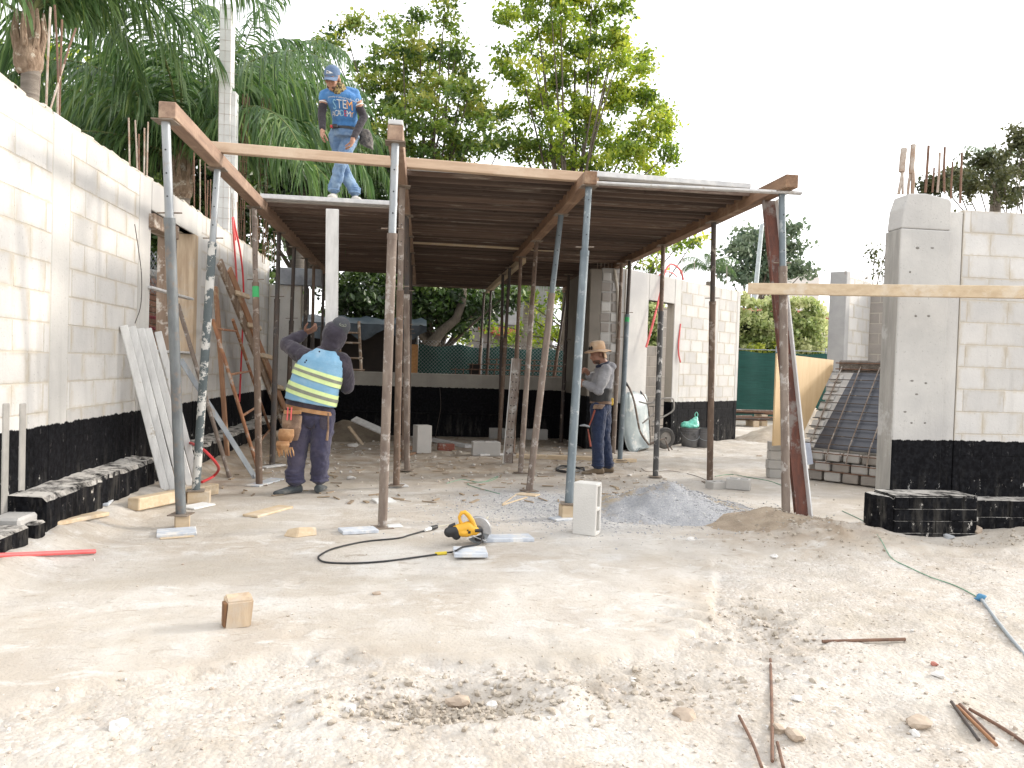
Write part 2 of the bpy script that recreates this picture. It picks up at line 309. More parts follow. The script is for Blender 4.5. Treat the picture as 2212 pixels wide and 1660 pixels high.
def build_ground():
    ys = [-60, -30, -15, -8, -4, -1.5, 0, .7, 1.3]; y = 1.8
    while y < 21: ys.append(y); y += .0062*y
    while y < 700: ys.append(y); y *= 1.16
    ys = np.array(ys); ts = np.concatenate([-np.geomspace(40, 1.02, 12), np.linspace(-1, 1, 420), np.geomspace(1.02, 40, 12)])
    T, Y = np.meshgrid(ts, ys); Wd = np.maximum(np.abs(Y), 1.6); X = T*Wd*.98 + .118*np.clip(Y, 0, 40)
    Z = hgt(X, Y); Z[(np.abs(X) > 40) | (Y > 40)] = 0
    n, m = Y.shape; v = np.stack([X, Y, Z], -1).reshape(-1, 3)
    i = np.arange(n*m).reshape(n, m); f = np.stack([i[:-1, :-1], i[:-1, 1:], i[1:, 1:], i[1:, :-1]], -1).reshape(-1, 4)
    me = bpy.data.meshes.new('ground'); me.from_pydata(v.tolist(), [], f.tolist()); me.shade_smooth()
    ca = me.color_attributes.new('soil', 'FLOAT_COLOR', 'POINT')
    x, y = v[:, 0], v[:, 1]
    grav = np.exp(-((x-1.5)/.85)**2-((y-7.0)/1.0)**2)*1.15 + .5*np.exp(-((x-.9)/.6)**2-((y-7.6)/.7)**2)
    grav = np.clip(grav + .35*pn(x*3, y*3), 0, 1)
    damp_and_shade = sst(7.6, 10.0, y + .8*pn(x*2, y*2))*.85*sst(22, 15, y)*sst(3.2, 2.4, x) + 1.1*np.exp(-((x-3.2)/.75)**2-((y-5.85)/.45)**2) + .6*np.exp(-((x-2.9)/.5)**2-((y-6.5)/.5)**2) + .55*np.exp(-(((x-.12)/.40)**2+((y-2.98)/.19)**2)**2) + .45*np.exp(-((x-.8)/.5)**2-((y-3.12)/.16)**2) + .4*np.exp(-((x+.3)/.35)**2-((y-3.4)/.12)**2) + .8*sst(-1.5, -1.9, x)*sst(7.0, 7.7, y)*sst(20, 15, y) + .55*np.exp(-((x-1.8)/.25)**2-((y-3.6)/.5)**2)  # brown soil patches, plus the shade under the deck painted into the ground
    damp_and_shade = np.clip(damp_and_shade*(.75+1.0*pn(x*5, y*5)), 0, 1)
    lo = 1-slab(x, y)
    ca.data.foreach_set('color', np.stack([grav, damp_and_shade, lo, np.ones_like(x)], -1).astype(np.float32).ravel())
    t = NT('dry_sandy_soil'); at = t.new('ShaderNodeAttribute', attribute_name='soil'); sp = t.new('ShaderNodeSeparateColor'); t.l.new(at.outputs['Color'], sp.inputs[0])
    p = t.pos(); c = t.mix(t.ramp(t.noise(p, 1.1, 8, .68, .6), .40, .60), (.515, .48, .43), (.41, .36, .30))
    c = t.mix(t.ramp(t.noise(t.pos((1, 1.6, 1)), 3.4, 8, .72, .5), .52, .66), c, (.565, .545, .51))
    c = t.mix(t.ramp(t.noise(t.pos((1, 2.5, 1)), 6.0, 7, .7, 1.0), .57, .68), c, (.34, .295, .24))
    c = t.mix(t.ramp(t.noise(t.pos((1, 1.5, 1)), .55, 5, .6, .4), .50, .62), c, (.40, .355, .295))
    c = t.mix(t.ramp(t.noise(t.pos((1, 1, 1)), 17, 5, .7), .6, .75), c, (.345, .285, .22))
    c = t.mix(t.math('MULTIPLY', sp.outputs[1], .92), c, t.mix(t.ramp(t.noise(p, 8, 5), .4, .7), (.25, .19, .13), (.36, .29, .215)))
    vo = t.new('ShaderNodeTexVoronoi'); vo.inputs['Scale'].default_value = 55; t.l.new(p, vo.inputs['Vector'])
    gcol = t.mix(t.ramp(vo.outputs['Distance'], .05, .75), (.47, .465, .455), (.31, .31, .315))
    c = t.mix(sp.outputs[0], c, gcol)
    peb = t.mix(t.ramp(vo.outputs['Color'], .2, .9), (.38, .33, .28), (.60, .57, .53))
    c = t.mix(t.math('MULTIPLY', t.math('MULTIPLY', sp.outputs[2], t.ramp(t.noise(p, 6, 3), .42, .6)), .6), c, peb)
    t.base(c); t.b.inputs['Roughness'].default_value = .95
    hh = t.math('ADD', t.math('MULTIPLY', t.noise(p, 38, 6, .7), 1.0), t.math('MULTIPLY', t.math('SUBTRACT', 1.0, vo.outputs['Distance']), t.math('MULTIPLY_ADD', sp.outputs[2], .5, .15)))
    t.bump(hh, .55, .02)
    me.materials.append(t.m); o = bpy.data.objects.new('ground', me); COL.objects.link(o); tag(o, kind='structure')
build_ground()

def stones(name, pts, sizes, m, label=None, parent=None, flat=.7, kind='stuff'):
    bm = bmesh.new(); bmesh.ops.create_icosphere(bm, subdivisions=1, radius=1); bm.verts.ensure_lookup_table()
    bv = np.array([v.co[:] for v in bm.verts]); bf = np.array([[v.index for v in f.verts] for f in bm.faces]); bm.free()
    n = len(pts); nv = len(bv)
    jit = 1+.28*rng.standard_normal((n, nv, 1)); sc = sizes[:, None, None]*np.stack([1+.3*rng.random(n), .8+.3*rng.random(n), flat*(.7+.6*rng.random(n))], -1)[:, None, :]
    q = rng.random(n)*6.283; cs, sn = np.cos(q)[:, None], np.sin(q)[:, None]
    v = bv[None]*jit*sc; v = np.stack([v[..., 0]*cs - v[..., 1]*sn, v[..., 0]*sn + v[..., 1]*cs, v[..., 2]], -1) + pts[:, None, :]
    f = (bf[None] + (np.arange(n)*nv)[:, None, None]).reshape(-1, 3)
    me = bpy.data.meshes.new(name); me.from_pydata(v.reshape(-1, 3).tolist(), [], f.tolist()); me.materials.append(m)
    o = bpy.data.objects.new(name, me); COL.objects.link(o)
    if parent: o.parent = parent
    if label: o['label'] = label
    o['kind'] = kind; return o
def peb_mat(name, a, b, c):
    t = NT(name); p = t.pos(); wn_ = t.new('ShaderNodeTexVoronoi'); wn_.inputs['Scale'].default_value = 30; t.l.new(p, wn_.inputs['Vector'])
    s = t.new('ShaderNodeSeparateColor'); t.l.new(wn_.outputs['Color'], s.inputs[0])
    col = t.mix(t.ramp(s.outputs[0], .2, .8), a, b); col = t.mix(t.ramp(s.outputs[1], .75, .8), col, c); t.base(col); t.b.inputs['Roughness'].default_value = .9
    t.bump(t.noise(p, 120, 3), .3, .004); return t.m
M['pebble'] = peb_mat('pebbles', (.47, .42, .355), (.36, .30, .24), (.58, .56, .53))
M['gravel'] = peb_mat('crushed_gravel', (.40, .405, .41), (.28, .285, .30), (.50, .49, .48))
def scatter_pebbles():
    n = 15000; y = 2.2+ (rng.random(n)**1.7)*11; x = (rng.random(n)*2-1)*.78*y + .118*y
    lo = 1-slab(x, y); keep = rng.random(n) < (.07+.62*lo)*np.where(y > 9.5, .8, 1)*np.where((x < -2.3), 0, 1)*np.where((x > 2.55+.1*y) & (y > 8), .35, 1)
    x, y = x[keep], y[keep]; s = .0022+.0075*rng.random(len(x))**4; s *= np.where(y > 7, 1.5, 1)
    clump = np.exp(-((x-.75)/.7)**2-((y-3.22)/.16)**2) + np.exp(-((x-1.75)/.3)**2-((y-3.7)/.5)**2); s *= 1+.9*clump*rng.random(len(x))
    stones('ground_pebbles', np.stack([x, y, hgt(x, y)+s*.2], -1), s, M['pebble'], 'small pebbles and crumbs scattered over the sandy ground')
scatter_pebbles()
M['soilclod'] = MAT('soil_clods', (.43, .38, .315), (.32, .275, .22), 30, rough=.98, bump=.5, bscale=140)
def clods():
    n = 700; x = np.concatenate([rng.normal(.12, .22, n), rng.normal(1.85, .12, n//4), rng.normal(.75, .35, n//3), rng.normal(3.15, .45, n//2), rng.normal(4.9, .4, n//4)]); y = np.concatenate([rng.normal(2.97, .10, n), rng.normal(3.9, .3, n//4), rng.normal(3.1, .12, n//3), rng.normal(5.85, .3, n//2), rng.normal(5.7, .15, n//4)])
    s = .003+.012*rng.random(len(x))**3
    stones('soil_clods', np.stack([x, y, hgt(x, y)+s*.4], -1), s, M['soilclod'], 'crumbled clods of dug soil along the edge of the pad', flat=.85)
clods()
def debris():
    m = MB()
    for k in range(170):
        y = 7.2+random.random()**1.2*6.4; x = random.uniform(-2.0, 2.6); a = random.uniform(0, 3.14); l = random.uniform(.03, .16); z = gz(x, y)+.008; d = V((math.cos(a), math.sin(a), random.uniform(-.05, .08)))*l/2
        m.beam(V((x, y, z))-d, V((x, y, z))+d, random.uniform(.008, .035), random.uniform(.005, .014))
    o = m.build('wood_splinters', MAT('splinters', (.36, .28, .19), (.22, .17, .12), 3), None); tag(o, 'splinters and scraps of wood littering the ground under the deck', kind='stuff')
    n = 900; y = 8.5+rng.random(n)*5.3; x = -2.0+rng.random(n)*5.0; s = .006+.022*rng.random(n)**3
    stones('rubble_crumbs', np.stack([x, y, hgt(x, y)+s*.3], -1), s, M['pebble'], 'crumbs of rubble littering the ground at the back of the deck')
debris()
def loose_gravel():
    n = 5200; x = rng.normal(1.75, .75, n); y = rng.normal(7.0, .5, n); s = .003+.006*rng.random(n)**2
    stones('loose_gravel', np.stack([x, y, hgt(x, y)+s*.3], -1), s, M['gravel'], 'thin spread of grey gravel around the heap and the blue prop')
loose_gravel()

# ================================================================ MASONRY
_bc = {}
def block_mesh(L, h, d, m):
    k = (round(L, 2), round(h, 3), round(d, 3), m.name)
    if k not in _bc:
        _bc[k] = [bevmesh('block', (k[0], d, h), .003, m, 1, .001) for _ in range(2)]
    return random.choice(_bc[k])
def rect_minus(L, z0, z1, holes):
    us = sorted({0, L, *[min(max(q, 0), L) for h in holes for q in h[:2]]}); zs = sorted({z0, z1, *[min(max(q, z0), z1) for h in holes for q in h[2:]]}); out = []
    for a, b in zip(us, us[1:]):
        for c, d in zip(zs, zs[1:]):
            mu, mz = (a+b)/2, (c+d)/2
            if not any(h[0] < mu < h[1] and h[2] < mz < h[3] for h in holes): out.append((a, b, c, d))
    return out
def block_wall(parent, org, ux, nrm, L, z0, z1, course, blen, holes, mat_b, mat_m, thick=.15, name='block', joint=.009, offs=0.0, solid=()):
    """holes: openings; solid: cast strips where no blocks are laid"""
    org, ux, nrm = V(org), V(ux).normalized(), V(nrm).normalized(); ang = math.atan2(ux.y, ux.x); d = .045
    if nrm.dot(V((-ux.y, ux.x, 0))) > 0: pass
    core = MB()
    for a, b, c, e in rect_minus(L, z0, z1, holes):
        ctr = org + ux*((a+b)/2) - nrm*(.0025+(thick-.0025)/2); ctr.z = (c+e)/2
        core.box(ctr, (b-a, thick-.0025, e-c), Matrix.Rotation(ang, 3, 'Z'))
    core.build('mortar_core', mat_m, parent)
    full = list(holes) + list(solid); nrow = int(round((z1-z0)/course))
    for r in range(nrow):
        za, zb = z0+r*course, z0+(r+1)*course; u = -blen*(.5 if r % 2 else 0) - offs
        while u < L:
            segs = [(max(u, 0), min(u+blen, L))]; u += blen
            for h in full:
                if h[2] < (za+zb)/2 < h[3]:
                    ns = []
                    for a, b in segs:
                        if h[1] <= a or h[0] >= b: ns.append((a, b)); continue
                        if h[0] > a: ns.append((a, h[0]))
                        if h[1] < b: ns.append((h[1], b))
                    segs = ns
            for a, b in segs:
                if b-a < .05: continue
                p = org + ux*((a+b)/2) - nrm*(d/2 - random.uniform(-.001, .0012)); p.z = (za+zb)/2 + random.uniform(-.002, .002)
                shared(name, block_mesh(b-a-joint, course-joint, d, mat_b), p, parent, (0, 0, ang))
# ---- left wall
XL = -2.7; LY0 = 4.7; LL = 9.3
lw = thing('block_wall', 'long pale block wall down the left side with black painted base and a window opening', 'wall', (XL, LY0, 0))
win = (8.02-LY0, 9.55-LY0, 1.33, 2.74)
strips = [(5.98-LY0, 6.27-LY0, 0, 3.1), (7.70-LY0, 8.02-LY0, 0, 3.1), (9.55-LY0, 9.78-LY0, 0, 3.1), (8.02-LY0, 9.55-LY0, 2.74, 3.1), (12.0-LY0, 12.25-LY0, 0, 3.1)]
block_wall(lw, (XL, LY0, 0), (0, 1, 0), (1, 0, 0), LL, 0, 3.03, 3.03/14, .43, [win], M['block'], M['mortar'], solid=strips, offs=.1)
for i, s in enumerate(strips):
    MB().bx(XL-.1, XL+.003+.002*i, LY0+s[0]+.004, LY0+s[1]-.004, max(s[2], 0), 3.03 + (.02 if i == 0 else .0)).build('lintel' if i == 3 else 'concrete_column', M['concrete'], lw, bevel=.006)
# broken crest lumps on the wall head
cb = MB()
for k in range(46):
    y = LY0 + k*.2 + random.uniform(0, .1); cb.box((XL-.07, y, 3.03+.008), (.13, random.uniform(.12, .24), random.uniform(.02, .06)), Matrix.Rotation(random.uniform(-.1, .1), 3, 'X'))
cb.build('mortar_crest', M['mortar'], lw, bevel=.01)
# filled chases low at the near end
for x0, x1 in ((3, 17), (40, 53)):
    a = AX(x0, 990, XL).y; b = AX(x1, 990, XL).y; top = AX((x0+x1)/2, 872, XL).z
    MB().bx(XL-.02, XL+.009, a, b, .18, top).build('mortar_chase', MAT('chase_fill', (.34, .325, .30), (.27, .26, .24), 9), lw, bevel=.006)
# window formwork
wf = thing('window_formwork', 'brown timber formwork boards lining the window opening in the left wall', 'formwork', (XL, 8.8, 1.33))
MB().bx(XL-.17, XL+.03, 9.40, 9.545, 1.335, 2.735).build('jamb_board', M['palewood_z'], wf, bevel=.004)
MB().bx(XL-.13, XL+.02, 8.62, 8.66, 1.335, 2.735).build('stud', M['oldwood_z'], wf, bevel=.004)
MB().bx(XL-.10, XL+.06, 7.95, 8.72, 2.56, 2.70).build('head_board', M['oldwood_z'], wf, bevel=.006)
MB().bx(XL-.02, XL+.05, 7.95, 9.35, 1.96, 1.985).build('spacer_batten', M['greyboard'], wf, bevel=.004)
MB().bx(XL-.12, XL+.05, 8.05, 9.38, 1.335, 1.36).build('sill_board', M['greyboard'], wf, bevel=.004)
for z in (1.60, 1.72): MB().tube([(XL-.25, 7.9, z), (XL-.25, 9.6, z)], .018, 8).build('cross_rod', MAT('maroon_rod', (.16, .02, .03)), wf, True)
# ---- left plinth
pl = thing('stepped_plinth', 'black painted concrete footing step along the foot of the left wall', 'plinth', (XL, 6.5, 0))
for k, (a, b, x1, zt) in enumerate(((5.42, 7.64, -2.45, .335), (8.7, 13.97, -2.43, .30))):
    n = 40; vs = []; fs = []
    for j in range(n+1):
        y_ = a+(b-a)*j/n; e1, e2 = random.uniform(-.012, .012), random.uniform(-.008, .008)
        vs += [(XL+.005, y_, -.1), (x1+e1, y_, -.1), (x1+e1*.6, y_, zt-.03+e2), (x1-.025+e2, y_, zt+e2), (XL+.005, y_, zt+.012+e2)]
    for j in range(n): fs += [(j*5+q, j*5+(q+1) % 5, (j+1)*5+(q+1) % 5, (j+1)*5+q) for q in range(5)]
    fs += [(4, 3, 2, 1, 0), tuple(n*5+q for q in range(5))]
    MB().add(vs, fs).build('footing_course', M['footing'], pl)
MB().bx(XL+.01, -2.50, 5.18, 5.42, -.1, .24).build('broken_block', M['block_plain'], pl, bevel=.015)
MB().bx(-2.50, -2.42, 5.24, 5.36, .02, .20).build('broken_block', M['footing'], pl, bevel=.015)
MB().bx(XL+.01, -2.42, 4.7, 5.14, -.1, .21).build('broken_block', M['footing'], pl, bevel=.015)
# ---- back wall
BY = 14.0
bw = thing('low_back_wall', 'low concrete sill wall with black base at the far end of the deck', 'wall', (0, BY, 0))
block_wall(bw, (-2.16, BY, 0), (1, 0, 0), (0, -1, 0), 4.83, 0, .88, .22, .42, [], PAINTED('bitumen_blocks', (.3, .28, .25), (.2, .19, .17), 2.0, chips=False), PAINTED('bitumen_joint', (.3, .28, .25), (.2, .19, .17), 2.0, chips=False))
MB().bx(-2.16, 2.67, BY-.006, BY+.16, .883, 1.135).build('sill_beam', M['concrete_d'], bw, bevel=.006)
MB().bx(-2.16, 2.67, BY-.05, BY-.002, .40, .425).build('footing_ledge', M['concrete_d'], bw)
wp = thing('white_end_wall', 'pale rendered wall panel between the left wall and the back opening', 'wall', (-2.45, BY, 0))
MB().bx(XL+.002, -2.14, BY-.03, BY+.15, 0, 2.62).build('wall_panel', M['block'], wp, bevel=.008)
MB().bx(-2.56, -1.80, BY-.09, BY+.1, 2.62, 2.92).build('foam_lintel', MAT('grey_foam', (.30, .32, .35), (.20, .21, .24), 7, bump=.6, bscale=9, dist=.03), wp, bevel=.008)
MB().bx(-2.10, -2.04, BY+.02, BY+.12, 0, 2.62).build('steel_jamb', M['darktube'], wp)
# ---- right rear building: jamb wall, front pier and oblique wall
jw = thing('corner_pier', 'grey concrete pier with chipped blocks behind the man in the sun hat', 'wall', (2.9, 12.2, 0))
MB().bx(2.67, 2.86, 12.2, 14.15, 0, 2.93).build('jamb_face', PAINTED('jamb_shaded_concrete', (.26, .235, .20), (.20, .18, .155), .86, chips=False), jw, bevel=.01)  # the jamb's shade is put into its darker brownish colour
MB().bx(2.862, 3.25, 12.215, 12.4, 0, 2.95).build('pier_core', M['concrete'], jw, bevel=.01)
for r in range(13):
    z = .83+r*.165; w = random.uniform(.16, .21)
    for k, x in enumerate((2.93, 3.11)):
        MB().box((x+random.uniform(-.01, .01), 12.212, z), (.165*random.uniform(.85, 1), .03+random.uniform(0, .02), .14), Matrix.Rotation(random.uniform(-.03, .03), 3, 'Y')).build('chipped_block', M['brickwall_d'] if (r+k) % 3 else M['concrete'], jw, bevel=.014, seg=2)
MB().tube([(3.06, 12.19, 2.93), (3.12, 12.188, 2.6), (3.14, 12.188, 2.2), (3.145, 12.188, 1.5), (3.14, 12.188, .9)], .022, 8).build('conduit_chase', M['mortar'], jw, True)
OA, OB = V((3.26, 12.2, 0)), V((6.29, 14.74, 0)); OU = (OB-OA).normalized(); ON = V((OU.y, -OU.x, 0)); OL = (OB-OA).length
def ou(x, y=750): p = APL(x, y, OA, ON); return (p-OA).dot(OU), p.z
ow = thing('oblique_block_wall', 'bright white block wall set at an angle with a tall doorway behind the wheelbarrow', 'wall', OA)
u0, u1 = ou(1398)[0], ou(1454)[0]; dz = ou(1425, 652)[1]
ustr = [(0, u0, 0, 3.0), (u1, u1+.22, 0, 3.0), (u0, u1, dz, 3.0), (ou(1532)[0], ou(1549)[0], 0, 3.0), (OL-.12, OL, 0, 3.0)]
block_wall(ow, OA, OU, ON, OL, 0, 2.94, .21, .42, [(u0, u1, -1, dz)], M['block'], M['mortar'], solid=ustr)
for i, s in enumerate(ustr):
    c = OA + OU*((s[0]+s[1])/2) - ON*(.07-.003*(i % 2)); c.z = (max(s[2], 0)+2.95)/2
    MB().box(c, (s[1]-s[0]-.004, .147, 2.95-max(s[2], 0)), Matrix.Rotation(math.atan2(OU.y, OU.x), 3, 'Z')).build('lintel' if i == 2 else 'concrete_column', M['concrete'], ow, bevel=.008)
# inner wall seen through the doorway
iw = thing('inner_block_wall', 'grey block wall with a window opening seen through the tall doorway', 'wall', (4.4, 14.6, 0))
p0 = APL(1390, 800, (4.2, 14.6, 0), ON); p1 = APL(1462, 800, (4.2, 14.6, 0), ON); Lw = (p1-p0).length
zt = APL(1400, 747, (4.2, 14.6, 0), ON).z; ua = (APL(1415, 747, (4.2, 14.6, 0), ON)-p0).length
p0.z = 0
block_wall(iw, p0, OU, ON, Lw, 0, 2.6, .2, .4, [(0.0, ua, zt, 2.6)], M['brickwall_d'], M['mortar'], thick=.12)
# ================================================================ RIGHT FOREGROUND PIER
rp = thing('concrete_pier_wall', 'tall pale concrete pier and block wall with black base at the right edge', 'wall', (4.3, 6.4, 0))
FYR = 6.3
def taperbox(mb, x0, x1, y0, y1, z0, z1, ch):
    return mb.prism([(x0+ch, y0, z1), (x0, y0, z1-ch*1.3), (x0, y0, z0), (x1, y0, z0), (x1, y0, z1-.03), (x1-.03, y0, z1)], (0, y1-y0, 0))
m = MB(); m.bx(4.13, 4.60, FYR, 6.53, .02, 2.62); m.build('pier_shaft', M['concrete'], rp, bevel=.012, seg=2)
m = MB(); m.prism([(4.133, FYR+.003, 2.622), (4.598, FYR+.003, 2.622), (4.598, FYR+.003, 2.87), (4.57, FYR+.003, 2.90), (4.35, FYR+.003, 2.935), (4.19, FYR+.003, 2.925), (4.15, FYR+.003, 2.80)], (0, .22, 0)); m.build('pier_cap', M['concrete'], rp, bevel=.012, seg=2)
MB().bx(4.1265, 4.14, FYR+.012, 6.525, .17, 2.615).build('side_face', MAT('shaded_board_concrete', (.36, .345, .315), (.27, .26, .24), 4, (5, 5, .8), c3=(.43, .42, .40), s3=3), rp, bevel=.003)  # bare side slab; shade of the face turned from the sun is coloured in
for hx, hy in ((1982, 536), (2014, 536), (1966, 588), (1978, 683), (2006, 683), (1970, 823), (2000, 828), (1980, 852), (1998, 914), (1969, 914), (1955, 890)):
    q = AY(hx, hy, FYR); MB().ell((q.x, FYR-.0005, q.z), (random.uniform(.010, .018), .003, random.uniform(.007, .012)), None, 9, 6).build('tie_hole', MAT('tie_hole', (.20, .19, .17)) if 'tie_hole' not in bpy.data.materials else bpy.data.materials['tie_hole'], rp, True)
MB().bx(4.602, 4.745, FYR+.05, 6.52, .02, 2.80).build('recess_strip', M['concrete'], rp, bevel=.006)
block_wall(rp, (4.75, FYR+.045, 0), (1, 0, 0), (0, -1, 0), 3.2, .03, 2.82, 2.79/14, .395, [], M['block'], M['mortar'], offs=.13)
ps = thing('pier_plinth', 'black painted stepped block footing under the right concrete pier', 'plinth', (4.3, 6.1, 0))
def footing(x0, x1, y0, y1, z0, z1, lab, n, rows, zoff=0):
    hh = (z1-z0)/rows
    for r in range(rows):
        nn = n; w = (x1-x0)/nn; sh = (r % 2)*w/2
        k = x0-sh
        while k < x1-.01:
            a, b = max(k, x0), min(k+w, x1); k += w
            if b-a < .03: continue
            MB().bx(a+.0015, b-.0015, y0+random.uniform(-.007, .007), y1, z0+r*hh+.0015, z0+(r+1)*hh-.001).build('footing_block', M['footing'], ps, bevel=.005, seg=2)
footing(3.97, 4.72, 5.98, 6.295, -.09, .315, '', 3, 4)
footing(4.74, 6.6, 6.12, 6.34, -.02, .27, '', 7, 2)
MB().prism([(3.965, 5.99, .316), (4.725, 5.99, .316), (4.725, 6.29, .318), (3.97, 6.29, .318)], (0, 0, .012)).build('mortar_bed', M['footing'], ps, bevel=.004)
MB().prism([(3.87, 6.17, -.05), (3.968, 5.985, -.05), (3.968, 6.3, -.05), (3.88, 6.3, -.05)], (0, 0, .36)).build('footing_return', M['footing'], ps, bevel=.02, seg=2)
# ================================================================ FORMWORK DECK
BZ = 2.95; BW = .115; BT = BZ+BW; DT = BT+.045
bx_ = {'b1': -1.86, 'b2': -.215, 'b3': 1.44, 'b4': 3.12}
def timber(label, p0, p1, w, h, m, cat='beam', name='timber_beam', up=(0, 0, 1), group='formwork timbers', bev=.005, n=1):
    p0, p1 = V(p0), V(p1)
    o = MB().beam(p0, p1, w, h, up).build(name, m, None, bevel=bev)
    # origin to the centre
    c = (p0+p1)/2; me = o.data
    me.transform(Matrix.Translation(-c)); o.location = c
    return tag(o, label, cat, group)
zc = BZ+BW/2
timber('reddish timber bearer along the left side of the deck', (-1.80, 5.62, zc), (-1.89, 15.4, zc), BW, BW, M['redwood'], name='timber_bearer')
timber('second timber bearer from the left with a pale sawn front end', (-.24, 5.80, zc), (-.21, 16.2, zc), BW, BW, M['redwood'], name='timber_bearer')
timber('third timber bearer from the left meeting the end of the crossing timber', (1.45, 6.75, zc), (1.43, 12.0, zc), BW, BW, M['brownwood'], name='timber_bearer')
timber('short rear bearer lapping the third bearer deep under the deck', (1.515, 11.8, zc-.05), (1.45, 17.4, zc-.004), .09, .1, M['palewood'], name='timber_bearer')
timber('timber bearer along the right edge of the deck with a square sawn end', (3.185, 6.45, zc), (3.05, 16.5, zc), BW, BW, M['brownwood'], name='timber_bearer')
timber('long fresh pine timber laid across the tops of the bearers at the front', (-1.86, 6.93, BT+.046), (1.60, 7.13, BT+.03), .07, .088, M['pinkwood'], name='crossing_timber')
timber('thin batten tucked under the boards across the back of the middle bay', (-.2, 11.2, BT-.02), (1.9, 11.3, BT-.02), .04, .03, M['palewood'], name='batten', cat='batten')
timber('short grey packing offcut nailed on the front end of the second bearer', (-.24, 5.795, BT+.02), (-.238, 5.95, BT+.02), .11, .035, M['greyboard'], name='packing_offcut', cat='offcut')
deck = thing('formwork_deck', 'deck of dark ribbed formwork boards laid side by side over the timber bearers', 'deck', (0.6, 11, BT))
_db = [bevmesh('plank', (1.0, .2, .022), .003, M['deckboard']) for _ in range(1)]
_dr = bevmesh('rim', (1.0, .018, .05), .003, M['deckrust']); _dt = bevmesh('lip', (1.0, .21, .02), .004, M['greyboard'])
bays = [(-1.84, -.235, 9.0, 15.2), (-.20, 1.42, 7.22, 17.2), (1.46, 3.16, 7.18, 16.2)]
for bi, (x0, x1, ya, yb) in enumerate(bays):
    y = ya; L = x1-x0; k = 0
    while y < yb:
        w = random.choice((.19, .2, .2, .205, .16)); z = BT+.03+random.uniform(-.012, .012); xo = random.uniform(-.02, .02); rz = random.uniform(-.006, .006)
        pk = shared('plank', _db[0], ((x0+x1)/2+xo, y+w/2, z), deck, (random.uniform(-.03, .03), 0, rz), (L+random.uniform(.0, .09), w*5*.985, 1))
        for sg in (-1, 1):
            r = bpy.data.objects.new('rim', _dr); COL.objects.link(r); r.parent = pk; r.location = (0, sg*.088, -.030); r.scale = (1, 1/(w*5), 1)
        y += w; k += 1
# limed top boards that show along the front edges
for lab, p0, p1 in (('limed front board where the man in the blue shirt stands', (-1.82, 8.88, DT-.008), (-.20, 8.88, DT-.008)),
                    ('limed board along the front of the right bay of the deck', (1.52, 7.13, DT+.012), (3.10, 7.20, DT+.004)),
                    ('limed board behind the crossing timber on the middle bay', (-.15, 7.20, DT+.004), (1.40, 7.20, DT+.004))):
    timber(lab, p0, p1, .16, .05, M['greyboard'], cat='board', name='limed_board', group='limed deck boards')
timber('loose grey batten sticking out under the right front corner of the deck', (1.5, 7.02, BZ+.075), (3.33, 6.55, BZ-.02), .07, .022, M['greyboard'], cat='batten', name='loose_batten')
# ================================================================ PROPS
def prop(label, head, base, inner, outer, jz, r=(.0285, .036), foot='plate', pinz=None, band=None, hole=True, headplate=True):
    head, base = V(head), V(base); d = head-base; L = d.length; t = d.normalized()
    o = thing('steel_prop', label, 'prop', base, 'adjustable steel props under the deck')
    f = (jz-base.z)/d.z; j = base + d*f
    MB().tube([base+t*.006, j], r[1], 14).build('outer_tube', outer, o, True)
    MB().tube([j-t*.05, head-t*.006], r[0], 12).build('inner_tube', inner, o, True)
    MB().tube([j-t*.02, j+t*.025], r[1]*1.07, 14).build('collar', outer, o, True)
    if foot: MB().box(base+V((0, 0, .003)), (.15, .15, .008), Matrix.Rotation(random.uniform(-.5, .5), 3, 'Z')).build('base_plate', M['plate'], o)
    if headplate: MB().box(head-V((0, 0, .0042)), (.15, .14, .008), Matrix.Rotation(random.uniform(-.1, .1), 3, 'Z')).build('head_plate', M['plate'], o)
    pz = j + t*.06
    MB().tube([pz-V((.085, .0, .004)), pz+V((.085, .012, .006))], .006, 6).build('locking_pin', M['plate'], o, True)
    if hole:
        m = MB(); side = V((0, -1, 0))
        for k in range(5):
            q = j + t*(.17+.16*k)
            if (head-q).dot(t) > .1: m.tube([q+side*(r[0]-.002), q+side*(r[0]+.0012)], .0065, 8)
        if m.v: m.build('pin_holes', M['black'], o)
    if band: MB().tube([j-t*(.02+band), j-t*.02], r[1]*1.03, 14, False).build('green_band', M['green_mark'], o, True)
    return o
def pz_of(y, x, base, head):   # height on the prop where it shows at picture row y
    Y = (base.y+head.y)/2; return AY(x, y, Y).z
